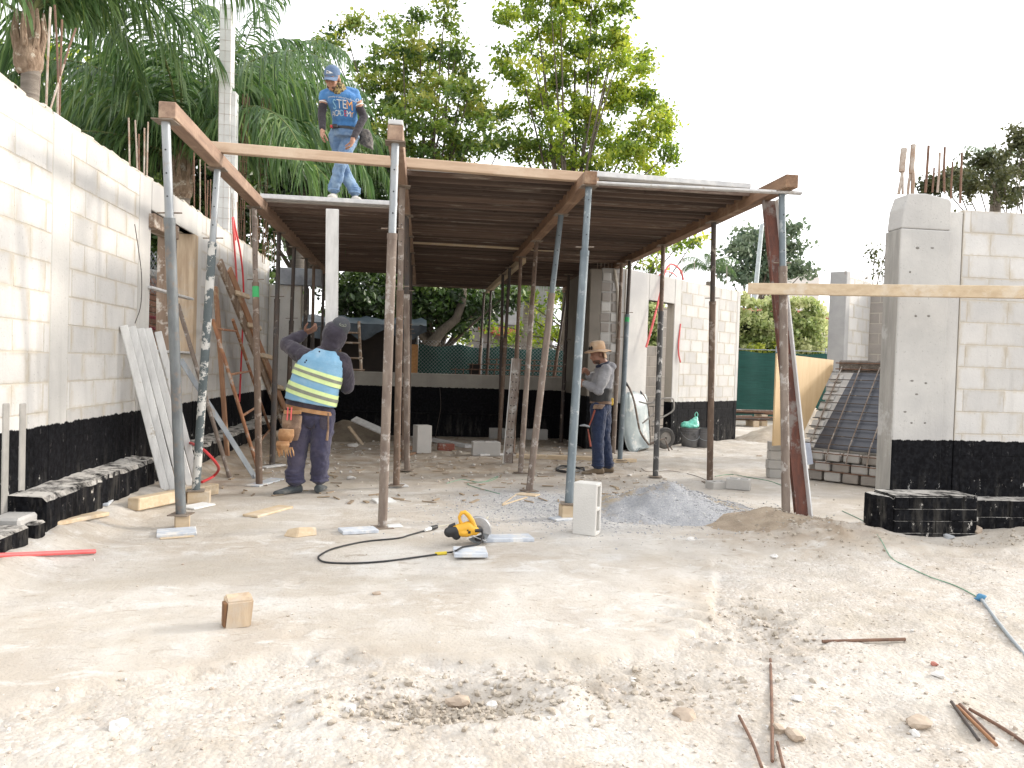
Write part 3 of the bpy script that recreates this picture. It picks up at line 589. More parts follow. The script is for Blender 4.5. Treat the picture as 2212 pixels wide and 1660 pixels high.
PR = [ # label, head px, base px, foot height, inner, outer, joint row px(x,y), green band
 ('front left prop, grey tube over a rust speckled foot, standing on a wood block', (358, 262), (391, 1112), .10, 'steel', 'steelrust', (366, 480), 0, .0305, .0375),
 ('leaning prop with white paint peeling off dark green, second on the left', (470, 365), (423, 1060), .10, 'steel', 'chipped', (461, 530), 0, .029, .036),
 ('brown prop with a bright green band, third on the left', (549, 448), (560, 1048), .005, 'rust2', 'rust', (553, 616), .12, .0285, .0345),
 ('black and cream peeling prop just left of the man in the vest', (603, 502), (588, 1006), .005, 'darktube', 'darktube', (596, 651), 0, .0285, .0345),
 ('front middle prop with a grey steel tube and brown stained foot', (854, 309), (826, 1140), .0, 'steel', 'rust2', (838, 512), 0, .0295, .037),
 ('rust red prop close behind the front middle prop', (869, 403), (856, 1049), .02, 'rust2', 'rust', (864, 632), 0, .0285, .035),
 ('dark brown prop third in the middle row', (878, 466), (879, 1016), .01, 'darktube', 'rust2', (880, 640), 0, .0285, .035),
 ('blue grey prop at the front of the third row beside the concrete block', (1272, 403), (1229, 1088), .13, 'bluesteel', 'bluesteel', (1253, 547), 0, .031, .038),
 ('strongly leaning steel prop second in the third row', (1212, 464), (1143, 1061), .01, 'bluesteel', 'rust2', (1187, 639), 0, .0295, .036),
 ('slim orange brown prop third in the third row', (1159, 521), (1124, 1022), .005, 'rust', 'rust2', (1145, 665), 0, .0285, .034),
 ('right front corner prop wrapped with wire at the horizontal timber', (1689, 415), (1698, 1127), .01, 'bluesteel', 'rust2', (1692, 582), 0, .0295, .0375),
 ('rusty prop second along the right side with a pale foot', (1542, 480), (1533, 1043), .0, 'darktube', 'rust', (1537, 656), 0, .0285, .036),
 ('black and white chipped prop in front of the wheelbarrow', (1433, 530), (1416, 1030), .01, 'rust', 'chipped_d', (1427, 678), 0, .0285, .035),
 ('dark blue prop with a green smudge behind the man in the sun hat', (1361, 563), (1339, 994), .03, 'darktube', 'bluesteel', (1352, 684), .07, .0285, .036),
]
PBASE = []
for lab, h, b, fz, mi, mo, jp, band, r0, r1 in PR:
    hp = G(*h, BZ); g = G(*b, 0); bz = gz(g.x, g.y)+fz; bp = G(*b, bz); Ym = bp.y + (hp.y-bp.y)*.7
    jz = AY(jp[0], jp[1], Ym).z
    PBASE.append(bp); prop(lab, hp, bp, M[mi], M[mo], jz, (r0, r1), band=band)
def plain(lab, X, Y, dx=0.0, dy=0.0, mi='darktube', mo='rust', jz=1.75, bz=None):
    z = gz(X+dx, Y+dy) if bz is None else bz
    prop(lab, (X, Y, BZ), (X+dx, Y+dy, z), M[mi], M[mo], jz, (.027, .034), hole=False)
X = -1.89
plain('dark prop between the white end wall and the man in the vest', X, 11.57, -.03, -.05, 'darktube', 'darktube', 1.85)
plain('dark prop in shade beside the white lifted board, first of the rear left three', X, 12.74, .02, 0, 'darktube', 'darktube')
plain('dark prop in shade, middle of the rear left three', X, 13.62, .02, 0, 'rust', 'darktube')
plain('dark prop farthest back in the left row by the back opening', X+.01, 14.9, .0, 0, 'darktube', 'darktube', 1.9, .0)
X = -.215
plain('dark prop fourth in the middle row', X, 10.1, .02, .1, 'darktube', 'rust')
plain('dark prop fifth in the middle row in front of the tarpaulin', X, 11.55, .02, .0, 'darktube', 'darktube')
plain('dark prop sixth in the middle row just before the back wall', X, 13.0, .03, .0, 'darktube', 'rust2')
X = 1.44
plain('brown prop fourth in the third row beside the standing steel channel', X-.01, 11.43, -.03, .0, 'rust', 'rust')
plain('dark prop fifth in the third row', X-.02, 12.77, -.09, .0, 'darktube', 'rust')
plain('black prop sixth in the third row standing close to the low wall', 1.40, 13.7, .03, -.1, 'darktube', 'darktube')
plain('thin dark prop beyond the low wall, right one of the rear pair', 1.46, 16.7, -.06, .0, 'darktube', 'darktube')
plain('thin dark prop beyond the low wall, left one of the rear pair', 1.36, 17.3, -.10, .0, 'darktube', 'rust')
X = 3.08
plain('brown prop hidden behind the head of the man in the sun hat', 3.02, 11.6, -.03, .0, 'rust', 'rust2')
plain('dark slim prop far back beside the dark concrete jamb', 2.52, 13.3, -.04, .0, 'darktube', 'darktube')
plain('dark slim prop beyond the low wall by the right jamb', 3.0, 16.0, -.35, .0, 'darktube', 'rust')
# ================================================================ VEGETATION
def leaf_mat(name, cols, trans=.35, rough=.5):
    t = NT(name); a = t.new('ShaderNodeAttribute', attribute_name='tint'); r = t.new('ShaderNodeValToRGB'); t.l.new(a.outputs['Fac'], r.inputs[0])
    e = r.color_ramp.elements; e[0].position = 0; e[0].color = (*cols[0], 1); e[1].position = 1; e[1].color = (*cols[-1], 1)
    for i, c in enumerate(cols[1:-1]): q = e.new((i+1)/(len(cols)-1)); q.color = (*c, 1)
    t.base(r.outputs[0]); t.b.inputs['Roughness'].default_value = rough
    tr = t.new('ShaderNodeBsdfTranslucent'); hs = t.new('ShaderNodeHueSaturation'); hs.inputs['Value'].default_value = 1.5; hs.inputs['Saturation'].default_value = 1.1
    t.l.new(r.outputs[0], hs.inputs['Color']); t.l.new(hs.outputs[0], tr.inputs[0])
    mx = t.new('ShaderNodeMixShader'); mx.inputs[0].default_value = trans; t.l.new(t.b.outputs[0], mx.inputs[1]); t.l.new(tr.outputs[0], mx.inputs[2]); t.l.new(mx.outputs[0], t.out.inputs[0]); return t.m
def leaves(name, cen, size, tint, m, parent, droop=.3, aspect=.55, label=None, kind=None):
    n = len(cen); d = rng.normal(size=(n, 3)); d[:, 2] -= droop; d /= np.linalg.norm(d, axis=1)[:, None]
    s = np.cross(d, rng.normal(size=(n, 3))); s /= np.linalg.norm(s, axis=1)[:, None]; u = np.cross(s, d)
    L = (size*(.6+.8*rng.random(n)))[:, None]; w = L*aspect*.5
    a = cen - d*L*.5; b = cen + s*w - u*L*.06; c = cen + d*L*.5; e = cen - s*w - u*L*.06
    v = np.stack([a, b, c, e], 1).reshape(-1, 3); off = np.array(wloc(parent)) if parent else 0
    f = np.arange(4*n).reshape(n, 4)
    me = bpy.data.meshes.new(name); me.from_pydata((v-off).tolist(), [], f.tolist())
    at = me.attributes.new('tint', 'FLOAT', 'POINT'); at.data.foreach_set('value', np.repeat(tint, 4).astype(np.float32)); me.materials.append(m)
    o = bpy.data.objects.new(name, me); COL.objects.link(o)
    if parent: o.parent = parent
    if label: o['label'] = label
    if kind: o['kind'] = kind
    return o
def clump_points(clumps, per_m3, flat=.75, sub=.30, hollow=False):
    """clumps: (centre, radius) -> leaf centres with smaller sprays inside every clump"""
    P = []; T = []
    for c, r in clumps:
        ns = max(4, int(9*(r/.6)**2)); d = rng.normal(size=(ns, 3)); d /= np.linalg.norm(d, axis=1)[:, None]
        rad = r*(.35+.7*rng.random(ns)**.6); sc = np.array(c)+d*rad[:, None]*np.array([1, 1, flat])
        for q, dd in zip(sc, d):
            k = int(per_m3*sub**2*(.5+rng.random())); ax = rng.normal(size=3)*np.array([1, 1, .45]); ax /= np.linalg.norm(ax)
            pts = q + rng.normal(size=(k, 3))*sub*np.array([.42, .42, .26]) + ax*(rng.random((k, 1))-.5)*sub*1.3
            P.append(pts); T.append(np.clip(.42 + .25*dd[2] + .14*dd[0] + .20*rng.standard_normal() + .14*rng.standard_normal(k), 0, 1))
    return np.concatenate(P), np.concatenate(T)
M['bark'] = MAT('tree_bark', (.13, .105, .08), (.075, .06, .045), 6, (3, 3, 1), .95, .6, 20)
def broadleaf(name, label, base, clumps, leafm, lsize, dens, trunk_r=.16, sub=.34, tops=None, group='trees beyond the site'):
    base = V(base); t = thing(name, label, 'tree', base, group)
    P, T = clump_points(clumps, dens, sub=sub); leaves('crown', P, lsize, T, leafm, t)
    cs = np.array([c for c, r in clumps]); m = MB(); cx = V(cs.mean(0)); fork = V((base.x*.6+cx.x*.4, base.y*.6+cx.y*.4, base.z+(cs[:, 2].min()-base.z)*.55+.2))
    m.tube([base-V((0, 0, .2)), base.lerp(fork, .5)+V((.06, 0, 0)), fork], [trunk_r*1.15, trunk_r, trunk_r*.8], 9); m.build('trunk', M['bark'], t, True)
    order = rng.permutation(len(cs))[:min(len(cs), 26)]; lm = MB()
    for i in order:
        c = V(cs[i]); mid = fork.lerp(c, .5) + V((random.uniform(-.2, .2), random.uniform(-.2, .2), random.uniform(-.1, .35)))
        lm.tube([fork, fork.lerp(mid, .6), mid, c], [trunk_r*.42, trunk_r*.3, trunk_r*.2, .012], 5)
    lm.build('limbs', M['bark'], t, True); return t
def pxclumps(lst, Y, dy=1.2):
    return [(np.array(AY(x, y, Y+dd)), r/FP*Y) for x, y, r in lst for dd in (random.uniform(-dy, dy),)]
M['leafA'] = leaf_mat('leaf_mid_green', [(.045, .085, .02), (.12, .19, .036), (.23, .29, .055), (.40, .39, .095)])
M['leafB'] = leaf_mat('leaf_yellow_green', [(.07, .12, .018), (.17, .25, .032), (.33, .39, .055), (.50, .51, .10)], .4)
M['leafD'] = leaf_mat('leaf_shaded_green', [(.014, .030, .009), (.032, .062, .016), (.06, .105, .024), (.13, .19, .04)], .25, .4)  # shade on the dark trees is put into these leaf colours
M['leafH'] = leaf_mat('leaf_variegated', [(.06, .11, .025), (.24, .30, .10), (.44, .48, .22), (.56, .57, .32)], .3)
M['leafO'] = leaf_mat('leaf_olive', [(.025, .032, .012), (.055, .065, .022), (.09, .095, .035), (.12, .12, .05)], .3)
M['leafG'] = leaf_mat('leaf_grey_green', [(.05, .085, .05), (.09, .13, .08), (.13, .17, .10), (.18, .22, .14)], .3)
TA = [(745,65,30),(712,95,20),(785,60,28),(850,60,36),(870,100,40),(905,40,20),(962,18,22),(975,60,30),(990,100,32),(960,115,36),(930,140,40),(880,150,46),(830,130,40),(785,150,34),(820,190,50),(880,210,56),(940,195,50),(1000,160,34),(1015,195,26),(850,260,58),(920,260,58),(985,245,46),(820,310,50),(890,320,60),(960,315,60),(1020,300,46),(1052,268,42),(1082,318,46),(785,345,50),(930,365,50),(1010,360,50),(690,110,12),(1030,230,22)]
TB = [(1130,25,42),(1190,10,50),(1240,20,40),(1292,38,30),(1112,95,30),(1172,90,54),(1242,90,50),(1302,95,40),(1132,155,40),(1202,160,55),(1272,150,52),(1332,135,34),(1352,182,36),(1162,222,52),(1232,232,60),(1312,222,55),(1372,225,36),(1182,292,55),(1252,302,60),(1332,300,58),(1392,270,40),(1432,250,24),(1142,322,40),(1212,350,50),(1292,360,50),(1372,340,46),(1424,310,26),(1404,372,36),(1444,332,20),(1100,235,24),(1388,120,18),(1210,-40,60),(1150,-50,50),(1280,-20,50),(1330,70,36),(1380,170,30),(1405,200,26),(1090,150,26),(1090,30,26),(1440,280,22),(1345,20,22)]
broadleaf('broadleaf_tree', 'dark green leafy tree with open upper sprays right behind the man on the deck', (.2, 22, 0), pxclumps(TA, 22), M['leafA'], .14, 600)
broadleaf('broadleaf_tree', 'tall bright yellow green tree behind the middle of the deck', (4.0, 22.5, 0), pxclumps(TB, 22.5), M['leafB'], .138, 680)
DK1 = [(x, y, 48) for x in range(545, 850, 46) for y in range(345, 470, 42)]
DK2 = [(x, y, 44) for x in range(745, 1010, 44) for y in range(612, 690, 36)] + [(1010, 690, 36), (1050, 650, 34), (960, 700, 34), (1090, 640, 26)]
DK3 = [(x, y, 60) for x in range(-20, 520, 75) for y in range(250, 420, 60)] + [(x, y, 62) for x in range(300, 560, 62) for y in range(440, 800, 62)]
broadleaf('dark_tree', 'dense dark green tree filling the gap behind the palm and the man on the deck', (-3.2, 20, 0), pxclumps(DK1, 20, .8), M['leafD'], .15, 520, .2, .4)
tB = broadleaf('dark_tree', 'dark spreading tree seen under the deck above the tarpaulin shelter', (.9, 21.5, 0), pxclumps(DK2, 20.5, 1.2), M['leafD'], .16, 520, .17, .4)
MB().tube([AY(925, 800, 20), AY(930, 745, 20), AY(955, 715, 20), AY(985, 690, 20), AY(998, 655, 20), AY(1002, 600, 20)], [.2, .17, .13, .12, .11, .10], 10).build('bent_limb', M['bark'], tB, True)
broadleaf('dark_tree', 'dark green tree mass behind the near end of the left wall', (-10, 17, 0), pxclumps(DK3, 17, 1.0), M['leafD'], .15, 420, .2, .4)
broadleaf('leafy_tree', 'sunlit yellowish tree between the palms at the upper left', (-9.5, 21, 0), pxclumps([(x, y, 50) for x, y in ((20,130),(70,170),(10,210),(150,150),(210,180),(290,190),(340,200),(630,250),(660,290),(690,270),(720,310),(640,320))], 21), M['leafB'], .15, 300)
# small strip of foliage behind the right end of the deck and between props
broadleaf('leafy_tree', 'light leafy tree seen through the props right of the rear opening', (6.2, 24, 0), pxclumps([(1180,660,36),(1230,640,34),(1180,720,32),(1240,700,32),(1390,545,28),(1430,530,24),(1470,525,20),(1360,570,30),(1500,520,16),(1410,575,24),(1150,690,30),(1120,720,26),(1135,650,24),(1060,700,22),(1090,735,20),(1010,735,22),(1160,740,24),(1210,735,24)], 24), M['leafB'], .15, 300)
broadleaf('far_gum_tree', 'far grey green gum tree between the right props', (19, 44, 0), pxclumps([(1600,540,26),(1612,510,16),(1650,520,24),(1640,560,30),(1680,540,28),(1700,580,30),(1720,540,20),(1715,500,16),(1660,590,30),(1600,590,24),(1735,590,18),(1690,490,14),(1570,585,14)], 42, 2), M['leafG'], .30, 90, .25, .7)
broadleaf('olive_tree', 'dull olive tree showing above the wall at the upper right corner', (11.5, 13.5, 0), pxclumps([(2110,390,44),(2150,370,44),(2080,400,30),(2170,400,44),(2205,340,36),(2212,300,26),(2120,345,24),(2030,395,20),(2060,385,22),(2190,410,44),(2010,400,16),(2215,380,44)], 13), M['leafO'], .085, 2400, .05, .24)
broadleaf('sparse_tree', 'thin sparse tree just left of the right concrete pier', (13.5, 22, 0), pxclumps([(1898,560,18),(1890,545,12),(1905,585,14),(1912,550,16)], 22), M['leafO'], .11, 160, .08, .3)
# variegated hedge
def hedge():
    t = thing('variegated_hedge', 'clipped pale yellow green hedge behind the green netting', 'hedge', (10.3, 21, 0))
    cl = []
    for x in range(1585, 1800, 22):
        for y in range(655, 790, 22):
            if x > 1770 and y < 680: continue
            cl.append((np.array(AY(x+random.uniform(-6, 6), y+random.uniform(-6, 6), 21+random.uniform(-.3, .5))), 16/FP*21))
    P, T = clump_points(cl, 900, .8, .22); leaves('foliage', P, .12, np.clip(T+.2, 0, 1), M['leafH'], t, aspect=.65)
    P, T = clump_points([(np.array(AY(1660+random.uniform(-30, 30), 760+random.uniform(-14, 10), 20.7)), .18) for _ in range(8)], 420, .8, .2); leaves('yellow_shoots', P, .10, np.clip(T+.2, 0, 1), M['leafB'], t, kind='stuff')
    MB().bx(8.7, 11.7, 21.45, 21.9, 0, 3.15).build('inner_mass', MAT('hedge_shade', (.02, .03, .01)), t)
    # part that shows through the doorway
    P, T = clump_points([(np.array(AY(random.uniform(1392, 1420), random.uniform(655, 750), 17.5)), .2) for _ in range(26)], 420, .8, .22)
    t2 = thing('variegated_hedge', 'pale hedge foliage seen through the window beyond the tall doorway', 'hedge', (6, 17.5, 0)); leaves('foliage', P, .12, np.clip(T, 0, 1), M['leafH'], t2, aspect=.65)
hedge()
# ---------------------------------------------------------------- palms
M['palm'] = leaf_mat('palm_leaflet', [(.035, .075, .026), (.075, .145, .048), (.13, .21, .065), (.22, .28, .09)], .3, .45)
M['rachis'] = MAT('palm_rachis', (.22, .24, .10), (.14, .17, .06), 5, bump=.1)
M['ptrunk'] = MAT('palm_trunk', (.27, .235, .20), (.18, .15, .125), 3, (1, 1, 9), .95, .7, 14, dist=.02)
M['husk'] = MAT('palm_husk', (.34, .25, .18), (.18, .12, .08), 6, (3, 3, 1.5), .95, .8, 18, c3=(.50, .44, .36), s3=8, dist=.02)
def frond_mesh(L, e0, e1, nleaf, ll, seed):
    r = random.Random(seed); pts = [V((0, 0, 0))]; n = 26
    for i in range(n):
        f = i/(n-1); e = e0 + (e1-e0)*f**1.15; pts.append(pts[-1] + V((math.cos(e), .04*math.sin(f*3+seed), math.sin(e)))*(L/n))
    mr = MB(); mr.tube(pts, [.022*(1-.85*i/n) for i in range(n+1)], 5)
    vs, fs, ti = [], [], []
    for k in range(nleaf):
        f = .10 + .90*k/nleaf; q = f*n; i = min(int(q), n-1); p = pts[i].lerp(pts[i+1], q-i); tn = (pts[i+1]-pts[i]).normalized()
        for sd in (-1, 1):
            l = ll*(math.sin(min(f*1.15, 1)*math.pi*.86)**.5)*(.75+.4*r.random()); d = (V((0, sd, 0))*r.uniform(.35, .8) + tn*r.uniform(.25, .7) + V((0, 0, r.uniform(-.35, .35)))).normalized()
            w = .017*(.7+.6*r.random()); c = p.copy(); o = len(vs); side = tn.cross(d).normalized(); side = (tn*.6+V((0, 0, .3)) ).cross(d).normalized() if r.random() < .5 else tn
            tv = min(max(r.gauss(.42, .2), 0), 1)
            for j, (ww, st) in enumerate(((.5, 0), (1, .28), (.8, .36), (.12, .36))):
                if j: d = (d + V((0, 0, -.75*j*.62))).normalized(); c = c + d*l*st
                vs += [c + side*w*ww, c - side*w*ww]; ti += [tv, tv]
            fs += [(o+2*j, o+2*j+1, o+2*j+3, o+2*j+2) for j in range(3)]
    me = bpy.data.meshes.new('leaflets'); me.from_pydata([tuple(v) for v in vs], [], fs); at = me.attributes.new('tint', 'FLOAT', 'POINT'); at.data.foreach_set('value', np.array(ti, dtype=np.float32)); me.materials.append(M['palm'])
    ms = bpy.data.meshes.new('rachis'); ms.from_pydata(mr.v, [], mr.f); ms.shade_smooth(); ms.materials.append(M['rachis'])
    return ms, me
FR = [frond_mesh(3.5, R_(72), R_(-38), 110, .92, 1), frond_mesh(3.3, R_(50), R_(-62), 110, .92, 2), frond_mesh(3.2, R_(25), R_(-72), 105, .88, 3), frond_mesh(3.0, R_(85), R_(5), 100, .75, 4)]
def palm(label, base, ztop, r, spec, bulge=True, s=1.0):
    base = V(base); t = thing('queen_palm', label, 'palm', base, 'feathery palms behind the left wall'); top = V((base.x, base.y, ztop))
    n = 16; m = MB(); m.tube([base.lerp(top, i/n)+V((.03*math.sin(i*.5), 0, 0)) for i in range(n+1)], [r*(1.1-.15*i/n)+(.006 if i % 2 else 0) for i in range(n+1)], 14); m.build('trunk', M['ptrunk'], t, True)
    if bulge:
        m = MB(); m.lathe([(r*.95, -.30), (r*1.2, -.27), (r*1.5, -.19), (r*1.55, -.08), (r*1.35, .04), (r*1.0, .16), (r*.8, .36), (r*.3, .7)], 14, Matrix.Translation(top)); m.build('crown_boss', M['husk'], t, True)
        st = MB()
        for k in range(9):
            a = k*2.4; p = top + V((math.cos(a)*r*1.1, math.sin(a)*r*1.1, -.08+.04*(k % 3))); st.tube([p, p+V((math.cos(a)*.05, math.sin(a)*.05, .2)), p+V((math.cos(a)*.03, math.sin(a)*.03, .45))], [.045, .032, .014], 6)
        st.build('leaf_bases', M['husk'], t, True)
    for k, az, tilt in spec:
        q = shared('frond', FR[k][0], top+V((0, 0, .35)), t, (0, tilt, R_(az)), (s, s, s)); l = bpy.data.objects.new('leaflets', FR[k][1]); COL.objects.link(l); l.parent = q
    return t
def pal_at(x, y, Y): p = AY(x, y, Y); return p
p = pal_at(62, 108, 9.6); palm('palm with a ringed grey trunk and brown boss at the left edge', (p.x, p.y, 0), p.z, .10, [(k % 4, a, R_(random.uniform(-8, 8))) for k, a in enumerate((10, 55, 120, 160, 200, 240, 275, 310, 340, 85, 180, 290, 30))])
p = pal_at(391, 395, 13.5); palm('palm with the cut husk boss just behind the left wall', (p.x, p.y, 0), p.z, .12, [(k, a, R_(random.uniform(-6, 6))) for k, a in ((0, 10), (1, 35), (0, 80), (3, 120), (0, 150), (2, 170), (1, 195), (0, 185), (2, 215), (1, 240), (0, 265), (3, 290), (1, 320), (2, 345), (1, 5), (0, 330), (3, 20), (3, 200), (2, 190), (1, 165))], True, 1.12)
p = pal_at(505, 290, 16.5); palm('farther palm whose long fronds hang behind the tall white post', (p.x, p.y, 0), p.z, .12, [(k, a, R_(random.uniform(-6, 6))) for k, a in ((0, 15), (1, 0), (2, 340), (0, 330), (1, 40), (3, 60), (0, 100), (1, 140), (0, 180), (1, 210), (2, 250), (0, 270), (1, 300), (3, 310), (2, 20), (1, 350))], False, .98)
p = pal_at(655, 330, 19.5); palm('low palm behind the man on the deck with arching dark fronds', (p.x, p.y, 0), p.z-.4, .12, [(k, a, 0) for k, a in ((1, 0), (2, 20), (0, 150), (1, 180), (2, 210), (1, 250), (2, 290), (1, 320), (0, 90), (2, 340))], False, .9)
p = pal_at(1530, 590, 26); palm('small palm above the white oblique wall', (p.x, p.y, 0), p.z-.3, .1, [(k, a, 0) for k, a in ((0, 20), (3, 80), (0, 160), (1, 200), (0, 340), (1, 300), (3, 270), (1, 180), (1, 0))], False, .36)
p = pal_at(2150, 385, 14); palm('palm crown showing green among the olive tree at the upper right', (p.x, p.y, 0), p.z-.3, .1, [(k, a, 0) for k, a in ((3, 20), (0, 80), (3, 160), (0, 220), (3, 300), (1, 340))], False, .3)
p = pal_at(1140, 640, 23); palm('palm with drooping fronds seen between the rear props', (p.x, p.y, 0), p.z+.2, .13, [(k, a, 0) for k, a in ((1, 0), (2, 40), (1, 90), (2, 180), (1, 220), (2, 260), (1, 300), (2, 330))], True, .62)
# ================================================================ PEOPLE
def limb(mb, pts, rs, n=14):
    pts = [V(p) for p in pts]; mb.tube(pts, list(rs), n)
    for p, r in zip(pts, rs): mb.ell(p, (r*.995,)*3, None, 12, 8)
    return mb
def loft(mb, rings, n=22, caps=True):
    vs = []
    for c, ax, ay in rings:
        c, ax, ay = V(c), V(ax), V(ay)
        for k in range(n): q = 2*math.pi*k/n; vs.append(c + ax*math.cos(q) + ay*math.sin(q))
    m = len(rings); fs = [(i*n+k, i*n+(k+1) % n, (i+1)*n+(k+1) % n, (i+1)*n+k) for i in range(m-1) for k in range(n)]
    if caps: fs += [tuple(range(n-1, -1, -1)), tuple((m-1)*n+k for k in range(n))]
    return mb.add(vs, fs)
_tex = {}
def organic(name, mb, m, parent=None, voxel=.008, smooth=6, disp=0.0, dsize=.08, stretch=None, clampz=None, origin=None):
    off = wloc(parent) if parent else V(origin or (0, 0, 0))
    me = bpy.data.meshes.new(name); me.from_pydata((np.array(mb.v)-np.array(off)).tolist(), [], mb.f)
    o = bpy.data.objects.new(name, me); COL.objects.link(o); o.location = (0, 0, 0)
    r = o.modifiers.new('r', 'REMESH'); r.mode = 'VOXEL'; r.voxel_size = voxel
    s = o.modifiers.new('s', 'SMOOTH'); s.factor = .5; s.iterations = smooth
    if disp:
        k = round(dsize, 3)
        if k not in _tex: _tex[k] = bpy.data.textures.new('wrinkle', 'CLOUDS'); _tex[k].noise_scale = dsize; _tex[k].noise_depth = 3
        d = o.modifiers.new('d', 'DISPLACE'); d.texture = _tex[k]; d.strength = disp; d.mid_level = .5
        s2 = o.modifiers.new('s2', 'SMOOTH'); s2.factor = .5; s2.iterations = 2
    realize(o); o.data.name = name
    if clampz is not None:
        for v in o.data.vertices:
            if v.co.z + off.z < clampz: v.co.z = clampz - off.z
    o.data.materials.clear(); o.data.materials.append(m); o.data.shade_smooth()
    if parent: o.parent = parent
    else: o.location = off
    return o
def frame(f, u):
    f = V(f).normalized(); r = f.cross(V(u)).normalized(); u = r.cross(f); return Matrix((r, f, u)).transposed()   # local x right, y forward, z up
def hand(mb, w, d, n, side, curl=.6, s=1.0):
    w, d = V(w), V(d).normalized(); n = V(n); n = (n - d*n.dot(d)).normalized(); a = d.cross(n)*side; R = Matrix((a, n, d)).transposed()
    mb.ell(w+d*.046*s, (.043*s, .019*s, .056*s), R, 12, 10); limb(mb, [w-d*.03*s, w+d*.03*s], [.026*s, .028*s])
    for i, L in enumerate((.070, .078, .072, .056)):
        p = w + d*.086*s + a*(.031-.0205*i)*s; ang = .12; q = [p]
        for k, fr in enumerate((.46, .30, .24)):
            ang += curl*(.55, .85, .65)[k]*(1+.12*i); q.append(q[-1] + (d*math.cos(ang) + n*math.sin(ang))*L*fr*s)
        limb(mb, q, [.0098*s, .0092*s, .0085*s, .0072*s], 8)
    p = w + d*.022*s + a*.034*s; t1 = (d*.55 + a*.75 + n*.35).normalized(); t2 = (d*.85 + a*.25 + n*.55).normalized()
    limb(mb, [p, p+t1*.042*s, p+t1*.042*s+t2*.030*s, p+t1*.042*s+t2*.052*s], [.014*s, .0115*s, .0105*s, .009*s], 8)
def head(mb, c, F, s=1.0):
    """skull, jaw, nose, brow, lips, ears in the head frame F (x right, y face, z up)"""
    P = lambda x, y, z: V(c) + F @ V((x*s, y*s, z*s))
    mb.ell(P(0, -.012, .03), (.077*s, .097*s, .098*s), F, 18, 14); mb.ell(P(0, .022, -.045), (.062*s, .070*s, .075*s), F, 16, 12)
    mb.ell(P(0, .062, -.092), (.034*s, .028*s, .026*s), F); mb.ell(P(0, .098, -.022), (.013*s, .020*s, .022*s), F); limb(mb, [P(0, .080, .025), P(0, .101, -.020)], [.011*s, .014*s], 8)
    for sd in (-1, 1):
        mb.ell(P(sd*.080, -.012, -.012), (.012*s, .020*s, .032*s), F); mb.ell(P(sd*.036, .075, -.018), (.024*s, .018*s, .020*s), F); mb.ell(P(sd*.012, .094, -.030), (.009*s, .011*s, .008*s), F)
    mb.ell(P(0, .078, .038), (.050*s, .016*s, .012*s), F); mb.ell(P(0, .085, -.057), (.024*s, .012*s, .007*s), F); mb.ell(P(0, .083, -.068), (.021*s, .012*s, .008*s), F)
def dome(mb, c, F, r, z0=0.0, nu=24, nv=8, thick=.006):
    for o in (0, -thick):
        vs = []
        for i in range(nv+1):
            a = math.pi/2*(1-i/nv)
            for k in range(nu): q = 2*math.pi*k/nu; vs.append(V(c) + F @ V(((r[0]+o)*math.cos(a)*math.cos(q), (r[1]+o)*math.cos(a)*math.sin(q), z0+(r[2]+o)*math.sin(a))))
        mb.add(vs, [(i*nu+k, (i+1)*nu+k, (i+1)*nu+(k+1) % nu, i*nu+(k+1) % nu) for i in range(nv) for k in range(nu)])
def brim(mb, c, F, rx, ry, ext, droop=.02, n=16, z0=0.0, thick=.005):
    for dz in (0, -thick):
        vs = []
        for i in range(n+1):
            q = math.pi*(.10+.80*i/n)
            for j in range(5):
                f = j/4; x = rx*math.cos(q)*(1-.04*f); y = ry*math.sin(q) + ext*f*math.sin(q)**.6; vs.append(V(c) + F @ V((x, y, z0+dz - droop*f - .028*(x/rx)**2*(.3+.7*f))))
        mb.add(vs, [(i*5+j, i*5+j+1, (i+1)*5+j+1, (i+1)*5+j) for i in range(n) for j in range(4)])
def shoe(mb, heel, toe, zg, w=.045, h=.085):
    heel, toe = V(heel), V(toe); d = toe-heel; d.z = 0; L = d.length; d.normalize(); s = V((-d.y, d.x, 0)); u = V((0, 0, 1)); R = []
    for f, ww, hh in ((-.02, .55, .75), (.05, .85, .95), (.25, .9, 1.0), (.5, .95, .78), (.75, 1.08, .58), (.93, .95, .48), (1.03, .5, .34)):
        c = heel + d*(L*f); c.z = zg + hh*h/2; R.append((c, s*(w*ww), u*(hh*h/2)))
    loft(mb, R, 16); return mb
def cloth(name, c1, c2=None, scale=9, c3=None, s3=4, t3=(.5, .68), rough=.92, weave=260):
    t = NT(name); p = t.pos(); col = t.mix(t.ramp(t.noise(p, scale, 5), .35, .68), c1, c2 or tuple(q*.72 for q in c1))
    if c3: col = t.mix(t.ramp(t.noise(p, s3, 4), *t3), col, c3)
    t.base(col); t.b.inputs['Roughness'].default_value = rough; t.b.inputs['Sheen Weight'].default_value = .15
    t.bump(t.math('ADD', t.noise(p, weave, 2), t.math('MULTIPLY', t.noise(t.pos((1, 1, 2.2)), 24, 3), 3.0)), .35, .006); return t.m
M['skin'] = cloth('skin_tan', (.36, .185, .115), (.29, .14, .085), 12, rough=.55, weave=90)
M['skin_d'] = cloth('skin_brown', (.25, .12, .075), (.19, .09, .055), 12, rough=.55, weave=90)
M['hair'] = MAT('dark_hair', (.018, .013, .010), (.03, .022, .018), 60, rough=.7)
M['shirt'] = cloth('blue_tshirt', (.05, .175, .40), (.036, .135, .33), 6, (.10, .25, .48), 4, (.48, .7))
M['denim'] = cloth('washed_denim', (.12, .205, .335), (.085, .15, .26), 7, (.26, .36, .47), 4.5, (.5, .7))
M['denim_d'] = cloth('dark_denim', (.014, .026, .066), (.010, .018, .048), 7, (.04, .07, .14), 4, (.58, .72))
